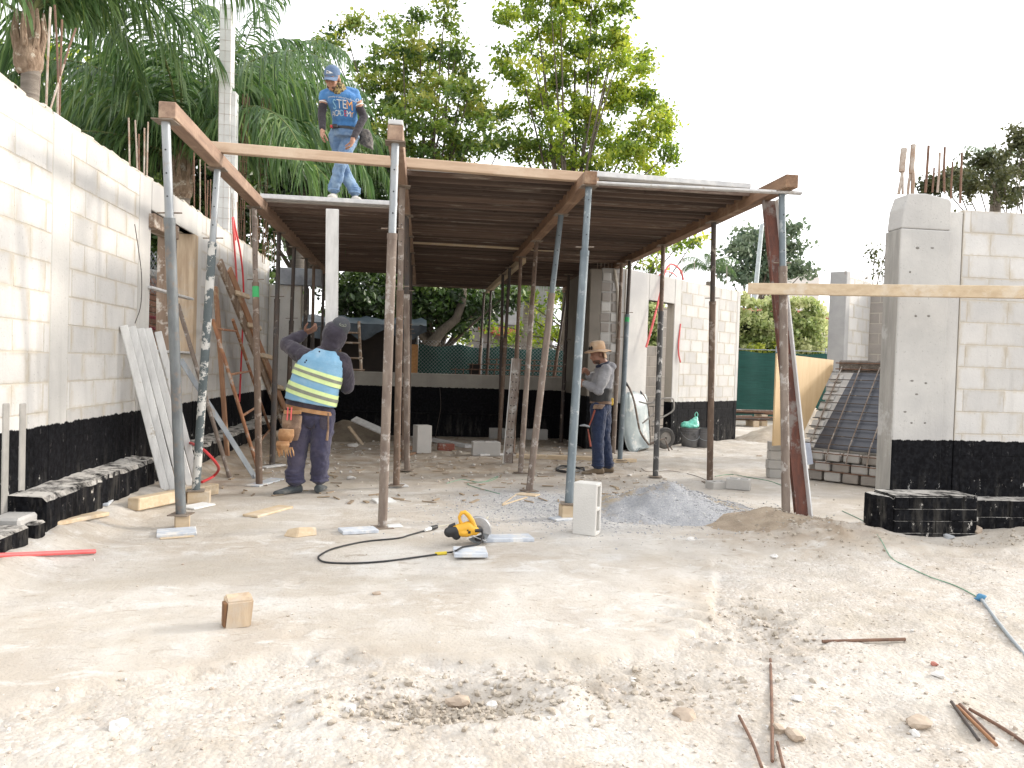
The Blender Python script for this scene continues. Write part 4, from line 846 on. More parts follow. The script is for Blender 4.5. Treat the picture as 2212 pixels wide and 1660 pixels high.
M['navy'] = cloth('faded_purple_navy', (.042, .040, .078), (.03, .028, .055), 6, (.085, .075, .11), 3, (.52, .7))
M['hoodie'] = cloth('dusty_dark_hoodie', (.040, .033, .048), (.028, .023, .034), 6, (.085, .070, .085), 4, (.5, .7))
M['vest'] = cloth('sky_blue_vest', (.22, .42, .60), (.18, .37, .54), 4, (.31, .48, .62), 5, (.5, .66))
M['lime'] = MAT('lime_reflective', (.68, .82, .38), (.60, .74, .33), 12, rough=.6, bump=.1)
M['refl'] = MAT('grey_reflective', (.26, .28, .22), (.20, .21, .17), 20, rough=.4, bump=.1)
M['greycloth'] = cloth('grey_hoodie', (.23, .23, .245), (.185, .185, .20), 6, (.30, .30, .31), 3)
M['straw'] = cloth('tan_hat', (.50, .33, .20), (.42, .27, .16), 10, (.56, .42, .29), 5)
M['sleeve'] = cloth('black_sleeves', (.020, .016, .020), (.03, .025, .03), 8)
M['capblue'] = cloth('faded_blue_cap', (.085, .14, .235), (.065, .11, .19), 7, (.13, .19, .29), 5)
M['capgrey'] = cloth('dark_grey_cap', (.055, .058, .066), (.04, .042, .05), 8)
M['shoe_w'] = cloth('dusty_white_shoe', (.52, .49, .44), (.40, .37, .32), 14, (.60, .58, .54), 6)
M['shoe_d'] = cloth('worn_dark_shoe', (.045, .055, .06), (.03, .035, .04), 12, (.13, .13, .12), 7)
M['boot'] = cloth('dusty_brown_boot', (.16, .115, .07), (.11, .08, .05), 12, (.22, .18, .13), 7)
M['leather'] = cloth('tan_leather', (.34, .17, .065), (.25, .12, .045), 8, (.42, .25, .12), 5, rough=.7)
M['leather_d'] = cloth('worn_brown_leather', (.16, .095, .06), (.11, .065, .04), 8, (.28, .18, .11), 5, rough=.75)
M['gaiter'] = MAT('camo_gaiter', (.30, .23, .10), (.05, .04, .025), 45, rough=.9, lo=.45, hi=.52, c3=(.48, .36, .10), s3=30, t3=(.58, .6))
M['ink_w'] = MAT('white_print', (.74, .74, .72)); M['ink_lb'] = MAT('light_blue_print', (.30, .58, .78)); M['ink_r'] = MAT('red_print', (.55, .05, .08)); M['ink_o'] = MAT('orange_print', (.85, .42, .12)); M['ink_d'] = MAT('dark_print', (.02, .025, .05))
M['shadeglass'] = MAT('dark_lens', (.008, .008, .012), rough=.15, bump=0)
J = AY
def text_on(parent, surf, txt, size, c, right, up, nrm, m, name='printed_letter', squeeze=1.0, off=.004):
    """flat print: a text laid on the cloth surface by projecting its points onto it"""
    cu = bpy.data.curves.new('t', 'FONT'); cu.body = txt; cu.size = size; cu.align_x = 'CENTER'; cu.align_y = 'CENTER'; cu.resolution_u = 2
    o = bpy.data.objects.new('t', cu); COL.objects.link(o); dg = bpy.context.evaluated_depsgraph_get(); dg.update(); me = bpy.data.meshes.new_from_object(o.evaluated_get(dg)); bpy.data.objects.remove(o); bpy.data.curves.remove(cu)
    bm = bmesh.new(); bm.from_mesh(me); bmesh.ops.triangulate(bm, faces=bm.faces[:])
    bmesh.ops.subdivide_edges(bm, edges=[e for e in bm.edges if e.calc_length() > size*.22], cuts=1, use_grid_fill=False); bmesh.ops.triangulate(bm, faces=bm.faces[:])
    bo = wloc(surf); bv = BVHTree.FromPolygons([v.co + bo for v in surf.data.vertices], [p.vertices[:] for p in surf.data.polygons])
    pw = wloc(parent)
    for v in bm.verts:
        p = V(c) + V(right)*v.co.x*squeeze + V(up)*v.co.y; h = bv.ray_cast(p + V(nrm)*.3, -V(nrm)); q = h[0] if h[0] else p; v.co = q + V(nrm)*off - pw
    bm.to_mesh(me); bm.free(); me.name = name; ob = bpy.data.objects.new(name, me); COL.objects.link(ob); ob.parent = parent; me.materials.clear(); me.materials.append(m); return ob

# ---------------------------------------------------------------- man on the deck
def man_on_deck():
    J2 = lambda x, y, Y: J(x, y, Y-.17)
    Y0 = 9.03; zg = DT+.018
    hip = J2(741, 290, 9.22); waist = J2(747, 268, 9.16); chest = J2(741, 228, 9.02); nb = J2(733, 198, 8.95); hc = J2(718, 170, 8.84)
    sl, sr = J2(701, 205, 9.0), J2(765, 203, 9.0); el, er = J2(695, 248, 8.98), J2(786, 254, 9.02); wl, wr = J2(697, 280, 8.9), J2(763, 300, 8.88)
    hl, hr_ = J2(727, 296, 9.2), J2(758, 296, 9.2)
    kf, kb = J2(735, 357, 9.06), J2(737, 352, 9.26); af, ab = J2(721, 415, 9.16), J2(766, 418, 9.22)
    af.z = zg+.088; ab.z = zg+.085
    F = frame((-.22, -.80, -.52), (0, -.45, 1))
    b = MB(); head(b, hc, F, .98); limb(b, [nb, nb.lerp(hc, .55)], [.058, .055]); loft(b, [(hip, (.14, 0, 0), (0, .10, 0)), (waist, (.13, 0, 0), (0, .09, 0)), (chest, (.15, 0, 0), (0, .10, 0)), (nb, (.08, 0, 0), (0, .06, 0))])
    limb(b, [sl, el, wl], [.050, .041, .030]); limb(b, [sr, er, wr], [.054, .043, .031])
    hand(b, wl, J2(693, 307, 8.86)-wl, (.9, -.2, 0), -1, .42); hand(b, wr, J2(756, 324, 8.86)-wr, (-.8, -.35, -.1), 1, .5)
    limb(b, [hr_, kf, af+V((0, 0, .03))], [.078, .055, .03]); limb(b, [hl, kb, ab+V((0, 0, .03))], [.078, .055, .03])
    o = organic('person', b, M['skin'], None, .0065, 4, origin=(hip.x, Y0, zg))
    tag(o, 'man in blue printed shirt and cap standing on the deck looking down at his feet', 'person')
    s = MB(); loft(s, [(J2(747, 279, 9.16), (.150, 0, 0), (0, .115, 0)), (J2(747, 268, 9.15), (.147, 0, 0), (0, .112, 0)), (J2(743, 245, 9.07), (.148, 0, 0), (0, .112, 0)), (J2(739, 222, 9.0), (.172, 0, 0), (0, .122, .02)), (J2(736, 205, 8.97), (.175, 0, 0), (0, .115, .03)), (J2(734, 195, 8.95), (.12, 0, 0), (0, .085, .03)), (J2(733, 190, 8.95), (.065, 0, 0), (0, .06, .02))])
    limb(s, [J2(716, 200, 8.98), sl, sl.lerp(el, .20)], [.060, .060, .060]); limb(s, [J2(750, 199, 8.98), sr, sr.lerp(er, .22)], [.062, .062, .063])
    sh = organic('shirt', s, M['shirt'], o, .008, 5, .024, .08)
    t = MB(); limb(t, [hr_, hr_.lerp(kf, .5), kf, kf.lerp(af, .5), af+V((0, 0, .055))], [.095, .082, .066, .068, .066]); limb(t, [hl, hl.lerp(kb, .5), kb, kb.lerp(ab, .5), ab+V((0, 0, .055))], [.095, .082, .066, .066, .066])
    t.ell(hip+V((0, .01, -.01)), (.158, .122, .115)); loft(t, [(waist+V((0, 0, -.05)), (.148, 0, 0), (0, .115, 0)), (waist+V((0, .01, -.16)), (.16, 0, 0), (0, .12, 0))])
    for a in (af, ab):
        for k in range(3): t.ell(a+V((random.uniform(-.01, .01), 0, .03+k*.028)), (.076-.003*k, .078-.003*k, .016))
    organic('jeans', t, M['denim'], o, .008, 4, .026, .06)
    for sd, a, b_, c in (('l', sl, el, wl), ('r', sr, er, wr)):
        m = MB(); k0 = a.lerp(b_, .62 if sd == 'r' else .55); limb(m, [k0, b_, b_.lerp(c, .5), c.lerp(b_, .03)], [.049, .047, .043, .036]); ob = organic('arm_sleeve', m, M['sleeve'], o, .007, 3, .010, .035)
        ax = (b_-a).normalized(); MB().tube([k0-ax*.040, k0-ax*.030], .0515 if sd == 'l' else .053, 16).build('cuff_band', M['white'], ob, True)
    m = MB(); shoe(m, ab+V((-.01, .08, 0)), ab+V((.05, -.15, 0)), zg, .05, .10); organic('shoe', m, M['shoe_w'], o, .007, 4, .006, .03, clampz=zg)
    m = MB(); shoe(m, af+V((.0, .08, 0)), af+V((-.01, -.13, 0)), zg, .05, .105); organic('shoe', m, M['shoe_w'], o, .007, 4, .006, .03, clampz=zg)
    # cap with badge
    cc = hc + F @ V((0, -.010, .045)); m = MB(); dome(m, cc, F, (.088, .106, .096)); cap = m.build('cap', M['capblue'], o, True)
    m = MB(); brim(m, cc, F, .080, .085, .082, .022); m.build('peak', M['capblue'], cap, True)
    E_ = lambda x, z: cc + F @ V((x, .1075*math.sqrt(max(0, 1-(x/.089)**2-(z/.098)**2)), z))
    MB().prism([E_(-.040, .030), E_(-.012, .046), E_(.030, .052), E_(.031, .020), E_(.020, .026), E_(-.008, .028)], F @ V((0, .003, 0))).build('badge', M['ink_w'], cap)
    MB().prism([p_ + F @ V((0, .0036, 0)) for p_ in (E_(-.004, .040), E_(.012, .046), E_(.024, .046), E_(.022, .034), E_(.012, .038), E_(.004, .033))], F @ V((0, .001, 0))).build('badge_mark', M['ink_d'], cap)
    m = MB(); m.ell(hc + F @ V((0, .030, -.075)), (.056, .058, .044), F, 16, 10); m.build('beard', MAT('short_beard', (.10, .055, .035), (.06, .035, .025), 80), o, True)
    for sx in (-1, 1): MB().ell(hc + F @ V((sx*.032, .082, .016)), (.012, .008, .007), F, 10, 8).build('eye', M['hair'], o, True)
    m = MB(); loft(m, [(nb+V((.0, -.01, -.035)), (.085, 0, 0), (0, .085, .03)), (nb+V((-.005, -.02, .0)), (.092, 0, .02), (0, .085, .03)), (nb.lerp(hc, .35)+V((.0, -.012, 0)), (.080, 0, .03), (0, .080, .02)), (nb.lerp(hc, .52), (.076, 0, .03), (0, .076, .0))]); organic('neck_gaiter', m, M['gaiter'], o, .007, 3, .012, .03)
    m = MB(); loft(m, [(waist+V((0, 0, -.085)), (.154, 0, 0), (0, .120, 0)), (waist+V((0, 0, -.055)), (.153, 0, 0), (0, .119, 0))], 28, False); bl = m.build('belt', M['black'], o, True)
    MB().box(J2(723.5, 272.5, 9.02), (.055, .03, .04)).build('tape_pouch', M['black'], bl, bevel=.006); MB().box(J2(716, 273.5, 9.03), (.03, .03, .03)).build('red_clip', M['red'], bl, bevel=.005)
    # pouch hanging at his left hip
    m = MB(); top = J2(787, 281, 9.22); bot = J2(793, 318, 9.24); loft(m, [(top, (.055, 0, 0), (0, .05, 0)), (top.lerp(bot, .5), (.085, 0, .0), (0, .06, 0)), (bot, (.075, 0, -.03), (0, .05, 0))]); organic('tool_pouch', m, cloth('grey_pouch', (.035, .035, .038), (.20, .18, .16), 26), o, .008, 2, .03, .05)
    # print on the chest
    R0, U0, N0 = V((.985, .0, -.06)), V((-.02, -.1, .99)).normalized(), V((0, -1, .05)).normalized()
    def row(chars, y, size, x0, dx, cols, sq=1.0):
        for k, ch in enumerate(chars): text_on(o, sh, ch, size, J2(x0+dx*k, y+.6*k, 8.9), R0, U0, N0, M[cols[k]], 'printed_letter', sq)
    row('STEM', 224.5, .108, 722, 10.8, ['ink_lb', 'ink_w', 'ink_w', 'ink_o'], .9); row('ACADEMY', 237.5, .072, 717, 6.9, ['ink_w', 'ink_w', 'ink_w', 'ink_lb', 'ink_r', 'ink_w', 'ink_o'], .9)
    text_on(o, sh, 'University of California Santa Barbara', .024, J2(738.5, 213.5, 8.9), R0, U0, N0, M['ink_w'], 'printed_line', .85)
    ring = MB(); 
    for k in range(14):
        q0, q1 = 2*math.pi*k/14, 2*math.pi*(k+1)/14; c_ = J2(772, 217, 8.93); ring.tube([c_+V((.016*math.cos(q0), 0, .016*math.sin(q0))), c_+V((.016*math.cos(q1), 0, .016*math.sin(q1)))], .0025, 4)
    ring.build('sleeve_badge', M['ink_w'], o)
man_on_deck()
# ---------------------------------------------------------------- man in the vest, seen from behind
def man_in_vest():
    g = G(655, 1066); zg = gz(g.x, g.y); Yb = g.y
    hip = J(672, 892, Yb); hl, hr_ = J(650, 895, Yb), J(699, 897, Yb-.0); kl, kr = J(643, 972, Yb), J(692, 972, Yb-.02); al, ar = J(636, 1040, Yb-.03), J(689, 1038, Yb+.05)
    nb = J(706, 763, Yb-.10); hc = J(722, 722, Yb-.13); sl, sr = J(657, 772, Yb-.08), J(741, 780, Yb-.06); el, er = J(619, 744, Yb+.10), J(749, 835, Yb+.05); wl, wr = J(660, 719, Yb+.18), J(722, 800, Yb+.28)
    F = frame((-.05, .88, .42), (.22, -.42, .85))
    b = MB(); head(b, hc+V((0, .035, -.015)), F, .82); limb(b, [nb, hc], [.06, .06]); loft(b, [(hip, (.16, 0, 0), (0, .12, 0)), (J(690, 820, Yb-.06), (.16, 0, 0), (0, .12, 0)), (nb, (.09, 0, 0), (0, .07, 0))])
    limb(b, [sl, el, wl], [.055, .045, .032]); limb(b, [sr, er, wr], [.055, .045, .032]); hand(b, wl, J(682, 711, Yb+.13)-wl, (.3, .2, .9), 1, .55, 1.0); hand(b, wr, V((-.6, .5, .6)), (-.2, .8, .2), -1, .7)
    limb(b, [hl, kl, al], [.085, .06, .045]); limb(b, [hr_, kr, ar], [.085, .06, .045])
    o = organic('person', b, M['skin_d'], None, .0065, 4, origin=(hip.x, Yb, zg)); tag(o, 'man seen from behind in blue reflective vest lifting a white board', 'person')
    h = MB(); ax = V((.985, 0, -.16)); TR = [(J(668, 893, Yb), .222, .165), (J(668, 880, Yb), .228, .168), (J(676, 845, Yb-.03), .222, .168), (J(687, 808, Yb-.06), .212, .158), (J(698, 778, Yb-.08), .198, .138), (J(704, 764, Yb-.09), .145, .11), (J(708, 752, Yb-.10), .085, .09)]
    loft(h, [(c, ax*a, V((0, d, 0))) for c, a, d in TR]); limb(h, [sl+V((.02, 0, 0)), sl.lerp(el, .55), el, el.lerp(wl, .5), wl.lerp(el, .12)], [.092, .082, .075, .064, .048]); limb(h, [sr-V((.015, 0, 0)), sr.lerp(er, .5), er, er.lerp(wr, .5), wr.lerp(er, .1)], [.088, .085, .076, .062, .046])
    h.ell(J(723, 724, Yb-.12), (.122, .14, .135), frame((.0, .8, .6), (.25, -.5, .8))); h.ell(J(717, 745, Yb-.13), (.10, .11, .075)); organic('hoodie', h, M['hoodie'], o, .008, 5, .03, .08)
    # vest: shell over the torso, open at neck and arm holes
    def shell(t0, t1, off, cut=True, n=40, mrows=14, tilt=0.0):
        m = MB(); P = []
        for i in range(mrows+1):
            f = t0+(t1-t0)*i/mrows; row = []
            for k in range(n):
                q = 2*math.pi*k/n; ff = min(max(f + tilt*math.cos(q), 0), 1)*(len(TR)-1); j = min(int(ff), len(TR)-2); u = ff-j
                c = TR[j][0].lerp(TR[j+1][0], u); a = TR[j][1]*(1-u)+TR[j+1][1]*u+off; d = TR[j][2]*(1-u)+TR[j+1][2]*u+off; row.append(c + ax*(a*math.cos(q)) + V((0, d*math.sin(q), 0)))
            P.append(row)
        for i in range(mrows):
            for k in range(n):
                q = 2*math.pi*(k+.5)/n; f = t0+(t1-t0)*(i+.5)/mrows
                if cut and f > .50 and abs(math.cos(q)) > 1.05-.42*(f-.50)/.5*1.1: continue
                kk = (k+1) % n; m.add([P[i][k], P[i][kk], P[i+1][kk], P[i+1][k]], [(0, 1, 2, 3)])
        return m
    m = shell(.215, .93, .018); vest = m.build('vest', M['vest'], o, True)
    bm = bmesh.new(); bm.from_mesh(vest.data); bmesh.ops.remove_doubles(bm, verts=bm.verts[:], dist=.0005); bm.to_mesh(vest.data); bm.free(); vest.data.shade_smooth()
    sm = vest.modifiers.new('sub', 'SUBSURF'); sm.levels = sm.render_levels = 2; so_ = vest.modifiers.new('th', 'SOLIDIFY'); so_.thickness = .005; so_.offset = 1
    tx = bpy.data.textures.new('fold', 'CLOUDS'); tx.noise_scale = .12; dm = vest.modifiers.new('d', 'DISPLACE'); dm.texture = tx; dm.strength = .014; realize(vest)
    for k, (a, c) in enumerate(((.255, .365), (.435, .54))):
        bd = shell(a, c, .031, False, 40, 3, -.035).build('reflective_band', M['lime'], vest, True); shell(a+.038, c-.038, .0345, False, 40, 1, -.035).build('grey_strip', M['refl'], bd, True)
    for x_, y_ in ((662, 779), (659, 783), (690, 760)):
        p = J(x_, y_, Yb-.5); d = (p-EYE).normalized(); bv = BVHTree.FromPolygons([v.co+wloc(vest) for v in vest.data.vertices], [q.vertices[:] for q in vest.data.polygons]); hh = bv.ray_cast(p, d)
        if hh[0]: MB().ell(hh[0]-d*.002, (.008, .003, .009), None, 8, 6).build('tear_hole', M['ink_d'], vest, True)
    t = MB(); limb(t, [hl, hl.lerp(kl, .5), kl, kl.lerp(al, .5), al+V((0, 0, .03))], [.118, .110, .096, .088, .086]); limb(t, [hr_, hr_.lerp(kr, .5), kr, kr.lerp(ar, .5), ar+V((0, 0, .03))], [.118, .110, .096, .088, .084]); t.ell(hip+V((.01, 0, -.02)), (.20, .155, .14))
    for a in (al, ar):
        for k in range(4): t.ell(a+V((random.uniform(-.012, .012), 0, .0+k*.034)), (.100-.004*k, .098, .022))
    tr = organic('trousers', t, M['navy'], o, .009, 4, .032, .075)
    for x0, x1 in ((660, 681), (690, 708)):   # back pockets
        p = [J(x, y, Yb-.195) for x, y in ((x0, 896), (x1, 898), (x1-1, 926), ((x0+x1)/2, 930), (x0+1, 924))]; bv = BVHTree.FromPolygons([v.co+wloc(tr) for v in tr.data.vertices], [q.vertices[:] for q in tr.data.polygons]); pp = []
        for q in p:
            d = (q-EYE).normalized(); hh = bv.ray_cast(q-d*.3, d); pp.append((hh[0] if hh[0] else q) - d*.008)
        MB().prism(pp, V((0, .006, 0))).build('back_pocket', M['hoodie'], tr, bevel=.003)
    m = MB(); shoe(m, al+V((.06, .05, 0)), al+V((-.16, -.13, 0)), zg, .052, .09); organic('shoe', m, M['shoe_d'], o, .007, 4, .006, .03, clampz=zg)
    m = MB(); shoe(m, ar+V((.0, -.07, 0)), ar+V((.02, .20, 0)), zg, .05, .085); organic('shoe', m, M['shoe_d'], o, .007, 4, .006, .03, clampz=zg)
    FC = frame((.0, .45, .9), (.32, -.80, .5)); cc = J(736, 706, Yb-.13); m = MB(); dome(m, cc, FC, (.092, .10, .095)); cap = m.build('cap', M['capgrey'], o, True)
    top = cc + FC @ V((0, -.028, .090)); rm = MB()
    for k in range(18):
        q0, q1 = 2*math.pi*k/18, 2*math.pi*(k+1)/18; rm.tube([top+FC @ V((.034*math.cos(q0), .017*math.sin(q0), 0)), top+FC @ V((.034*math.cos(q1), .017*math.sin(q1), 0))], .0025, 4)
    rm.build('badge_ring', M['refl'], cap); sm_ = MB()
    for q in (.3, 1.9, 3.4, 5.0): sm_.beam(top, top+FC @ V((.026*math.cos(q), .012*math.sin(q), 0)), .006, .003)
    sm_.build('badge_mark', M['refl'], cap)
    # tool belt
    bl = MB(); loft(bl, [(J(670, 887, Yb)+V((0, 0, -.012)), ax*.236, V((0, .178, 0))), (J(670, 881, Yb), ax*.236, V((0, .178, 0)))], 30, False); bt = bl.build('tool_belt', M['leather'], o, True)
    def pouch(px, py, w, h, Yp, m, lean=0.0):
        c = J(px, py, Yp); mm = MB(); loft(mm, [(c+V((0, 0, h/2)), (w/2, 0, 0), (0, .032, 0)), (c+V((lean*.5, -.01, 0)), (w/2*1.1, 0, 0), (0, .05, 0)), (c+V((lean, 0, -h/2)), (w/2*.8, 0, 0), (0, .028, 0))], 16); return organic('pouch', mm, m, bt, .007, 2, .008, .04)
    pouch(628, 915, .15, .22, Yb-.19, M['leather_d']); pouch(637, 925, .13, .24, Yb-.20, M['leather_d'], -.02); pouch(619, 942, .14, .13, Yb-.26, M['leather'], -.01); pouch(611, 962, .12, .08, Yb-.28, M['leather'])
    MB().box(J(632, 891, Yb-.235), (.16, .02, .035)).build('buckle_strap', M['leather'], bt, bevel=.004)
    for k in range(9): 
        p = J(598+k*4, 967, Yb-.29); q = J(600+k*4.2+random.uniform(-2, 2), 986+random.uniform(-5, 6), Yb-.29); MB().tube([p, p.lerp(q, .5)+V((random.uniform(-.006, .006), -.008, 0)), q], [.009, .008, .004], 6).build('glove_fringe', M['leather'], bt, True)
    for px in (622, 630): MB().tube([J(px, 880, Yb-.245), J(px-2, 908, Yb-.245)], .007, 8).build('marker_pen', M['redpale'], bt, True)
    MB().tube([J(708, 892, Yb-.1), J(709, 925, Yb-.1), J(706, 952, Yb-.1)], [.012, .010, .014], 8).build('hammer_handle', M['leather_d'], bt, True)
    # board held up
    a, c = J(716, 740, Yb+.22), J(718, 452, Yb+.14)
    timber('white limed board held upright by the man in the vest', a, c, .125, .03, M['whiteboard_z'], cat='board', name='lifted_board', up=(0, 1, 0))
man_in_vest()
# ---------------------------------------------------------------- man in the sun hat, profile to the left
def man_in_hat():
    g = G(1288, 1023); zg = gz(g.x, g.y); Yb = g.y
    hip = J(1299, 878, Yb); waist = J(1297, 852, Yb); ch = J(1303, 812, Yb); nb = J(1306, 788, Yb); hc = J(1291, 766, Yb)
    hl, hr_ = J(1293, 884, Yb-.08), J(1302, 884, Yb+.08); kl, kr = J(1291, 948, Yb-.08), J(1305, 948, Yb+.09); al, ar = J(1292, 1006, Yb-.08), J(1313, 1006, Yb+.10)
    sl, sr = J(1310, 800, Yb-.17), J(1300, 798, Yb+.17); el, er = J(1294, 843, Yb-.20), J(1279, 824, Yb+.20); wl, wr = J(1264, 829, Yb-.10), J(1268, 803, Yb+.05)
    F = frame((-.93, -.10, -.28), (-.25, 0, 1))
    b = MB(); head(b, hc, F, .95); limb(b, [nb, hc], [.058, .055]); loft(b, [(hip, (0, .14, 0), (.10, 0, 0)), (waist, (0, .13, 0), (.09, 0, 0)), (ch, (0, .15, 0), (.10, 0, 0)), (nb, (0, .08, 0), (.06, 0, 0))])
    limb(b, [sl, el, wl], [.05, .042, .03]); limb(b, [sr, er, wr], [.05, .042, .03]); hand(b, wl, V((-.75, .45, .35)), (-.2, .8, .3), 1, .75); hand(b, wr, J(1258, 797, Yb+.0)-wr, (-.1, -.6, -.5), -1, .95)
    limb(b, [hl, kl, al], [.08, .056, .042]); limb(b, [hr_, kr, ar], [.08, .056, .042])
    o = organic('person', b, M['skin_d'], None, .0065, 4, origin=(hip.x, Yb, zg)); tag(o, 'man in tan sun hat and grey hoodie working at the blue prop', 'person')
    s = MB(); loft(s, [(J(1297, 850, Yb), (0, .17, 0), (.120, 0, 0)), (J(1299, 838, Yb), (0, .175, 0), (.13, 0, 0)), (ch, (0, .185, 0), (.135, 0, .01)), (J(1306, 797, Yb), (0, .16, 0), (.11, 0, .02)), (J(1306, 788, Yb), (0, .09, 0), (.08, 0, .02))]); limb(s, [sl+V((0, .03, 0)), sl.lerp(el, .5), el, el.lerp(wl, .5), wl.lerp(el, .05)], [.078, .075, .070, .062, .046]); limb(s, [sr-V((0, .03, 0)), sr.lerp(er, .5), er, er.lerp(wr, .6)], [.078, .07, .062, .05])
    s.ell(J(1319, 792, Yb), (.075, .11, .055)); s.ell(J(1309, 789, Yb), (.09, .11, .04)); hd = organic('hoodie', s, M['greycloth'], o, .008, 5, .026, .075)
    m = MB(); loft(m, [(J(1303, 791, Yb), (.095, 0, .03), (0, .11, 0)), (J(1301, 785, Yb), (.082, 0, .035), (0, .095, 0))], 20); organic('hood_lining', m, M['ink_d'], hd, .007, 2)
    c_ = J(1281, 808, Yb-.35); d_ = (c_-EYE).normalized(); bv = BVHTree.FromPolygons([v.co+wloc(hd) for v in hd.data.vertices], [q.vertices[:] for q in hd.data.polygons]); pp = []
    for x_, y_ in ((1271, 812), (1270, 806), (1275, 804), (1285, 803), (1284, 805), (1276, 807), (1274, 811)):
        q = J(x_, y_, Yb-.4); d_ = (q-EYE).normalized(); hh = bv.ray_cast(q, d_); pp.append((hh[0] if hh[0] else J(x_, y_, Yb-.1))-d_*.006)
    MB().prism(pp, V((0, .002, 0))).build('white_tick', M['ink_w'], hd)
    m = MB(); loft(m, [(J(1297, 868, Yb), (0, .172, 0), (.134, 0, 0)), (J(1297, 850, Yb), (0, .182, 0), (.138, 0, 0)), (J(1299, 838, Yb), (0, .184, 0), (.140, 0, 0))], 26); organic('back_brace', m, M['black'], o, .008, 2, .006, .06)
    t = MB(); limb(t, [hl, hl.lerp(kl, .5), kl, kl.lerp(al, .5), al+V((0, 0, .02))], [.108, .096, .080, .076, .072]); limb(t, [hr_, hr_.lerp(kr, .5), kr, kr.lerp(ar, .5), ar+V((0, 0, .02))], [.108, .096, .080, .076, .072]); t.ell(hip+V((.0, 0, -.01)), (.125, .165, .12)); loft(t, [(J(1298, 862, Yb), (0, .155, 0), (.115, 0, 0)), (J(1299, 882, Yb), (0, .16, 0), (.12, 0, 0))])
    for a in (al, ar):
        for k in range(3): t.ell(a+V((random.uniform(-.01, .01), 0, .0+k*.032)), (.082-.003*k, .08, .02))
    organic('jeans', t, M['denim_d'], o, .008, 4, .026, .065)
    for a in (al, ar):
        m = MB(); shoe(m, a+V((.07, .0, 0)), a+V((-.20, -.02, 0)), zg, .048, .095); organic('boot', m, M['boot'], o, .007, 4, .005, .03, clampz=zg); 
    # hat
    FH = frame((-.98, -.05, -.10), (-.10, 0, 1)); cc = hc + FH @ V((0, -.005, .055)); m = MB()
    m.lathe([(.095, 0), (.097, .03), (.094, .075), (.080, .105), (.045, .117), (.002, .119)], 28, Matrix.Translation(cc) @ FH.to_4x4()); hat = m.build('sun_hat', M['straw'], o, True)
    m = MB(); vs = []; n = 40
    for k in range(n):
        q = 2*math.pi*k/n
        for j in range(4): f = j/3; rr = .094+.072*f; vs.append(cc + FH @ V((rr*math.cos(q), rr*math.sin(q)*1.02, .002-.030*f**1.2 + .006*f*math.sin(q*5))))
    m.add(vs, [(k*4+j, ((k+1) % n)*4+j, ((k+1) % n)*4+j+1, k*4+j+1) for k in range(n) for j in range(3)]); br = m.build('brim', M['straw'], hat, True); sd = br.modifiers.new('t', 'SOLIDIFY'); sd.thickness = .005
    m = MB(); vs = []
    for i in range(9):
        q = R_(-150+i*16); 
        for j in range(5): f = j/4; vs.append(cc + FH @ V(((.092+.012*f)*math.cos(q), (.092+.012*f)*math.sin(q), -.01-.10*f)))
    m.add(vs, [(i*5+j, (i+1)*5+j, (i+1)*5+j+1, i*5+j+1) for i in range(8) for j in range(4)]); nf = m.build('neck_flap', M['straw'], hat, True); sd = nf.modifiers.new('t', 'SOLIDIFY'); sd.thickness = .004
    for sx in (-1, 1): MB().ell(cc + FH @ V((sx*.042, .092, .028)), (.036, .014, .024), FH, 14, 10).build('sunglasses_lens', M['shadeglass'], hat, True)
    m = MB(); m.ell(hc + F @ V((0, .030, -.072)), (.055, .057, .042), F, 16, 10); m.build('beard', MAT('stubble', (.09, .045, .03), (.06, .03, .02), 80), o, True)
    # belt, tape measure, pliers
    bl = MB(); loft(bl, [(J(1298, 872, Yb), (0, .172, 0), (.134, 0, 0)), (J(1298, 866, Yb), (0, .172, 0), (.134, 0, 0))], 28, False); bt = bl.build('tool_belt', M['leather_d'], o, True)
    MB().box(J(1320, 868, Yb-.02), (.05, .06, .09)).build('tape_measure', MAT('yellow_case', (.62, .40, .04), (.50, .32, .03), 8, rough=.5), bt, bevel=.008)
    m = MB(); loft(m, [(J(1296, 874, Yb-.17), (.075, 0, 0), (0, .03, 0)), (J(1290, 884, Yb-.19), (.06, 0, 0), (0, .05, 0))], 14); organic('cloth_pouch', m, M['leather_d'], bt, .007, 2, .012, .04)
    pp = thing('bolt_cutters', 'red handled pliers hanging at the hip of the man in the sun hat', 'pliers', J(1276, 932, Yb-.18))
    MB().tube([J(1285, 886, Yb-.2), J(1279, 905, Yb-.19), J(1272, 922, Yb-.18)], [.012, .011, .008], 8).build('handle', M['rust'] if 0 else MAT('red_grip', (.28, .055, .03), (.18, .04, .025), 9, rough=.6), pp, True)
    MB().tube([J(1276, 965, Yb-.2), J(1273, 945, Yb-.19), J(1270, 927, Yb-.18)], [.012, .011, .008], 8).build('handle', bpy.data.materials['red_grip'], pp, True)
    MB().tube([J(1274, 922, Yb-.18), J(1262, 919, Yb-.18), J(1252, 920, Yb-.18)], [.012, .016, .006], 8).build('jaw', M['steel'], pp, True)
man_in_hat()
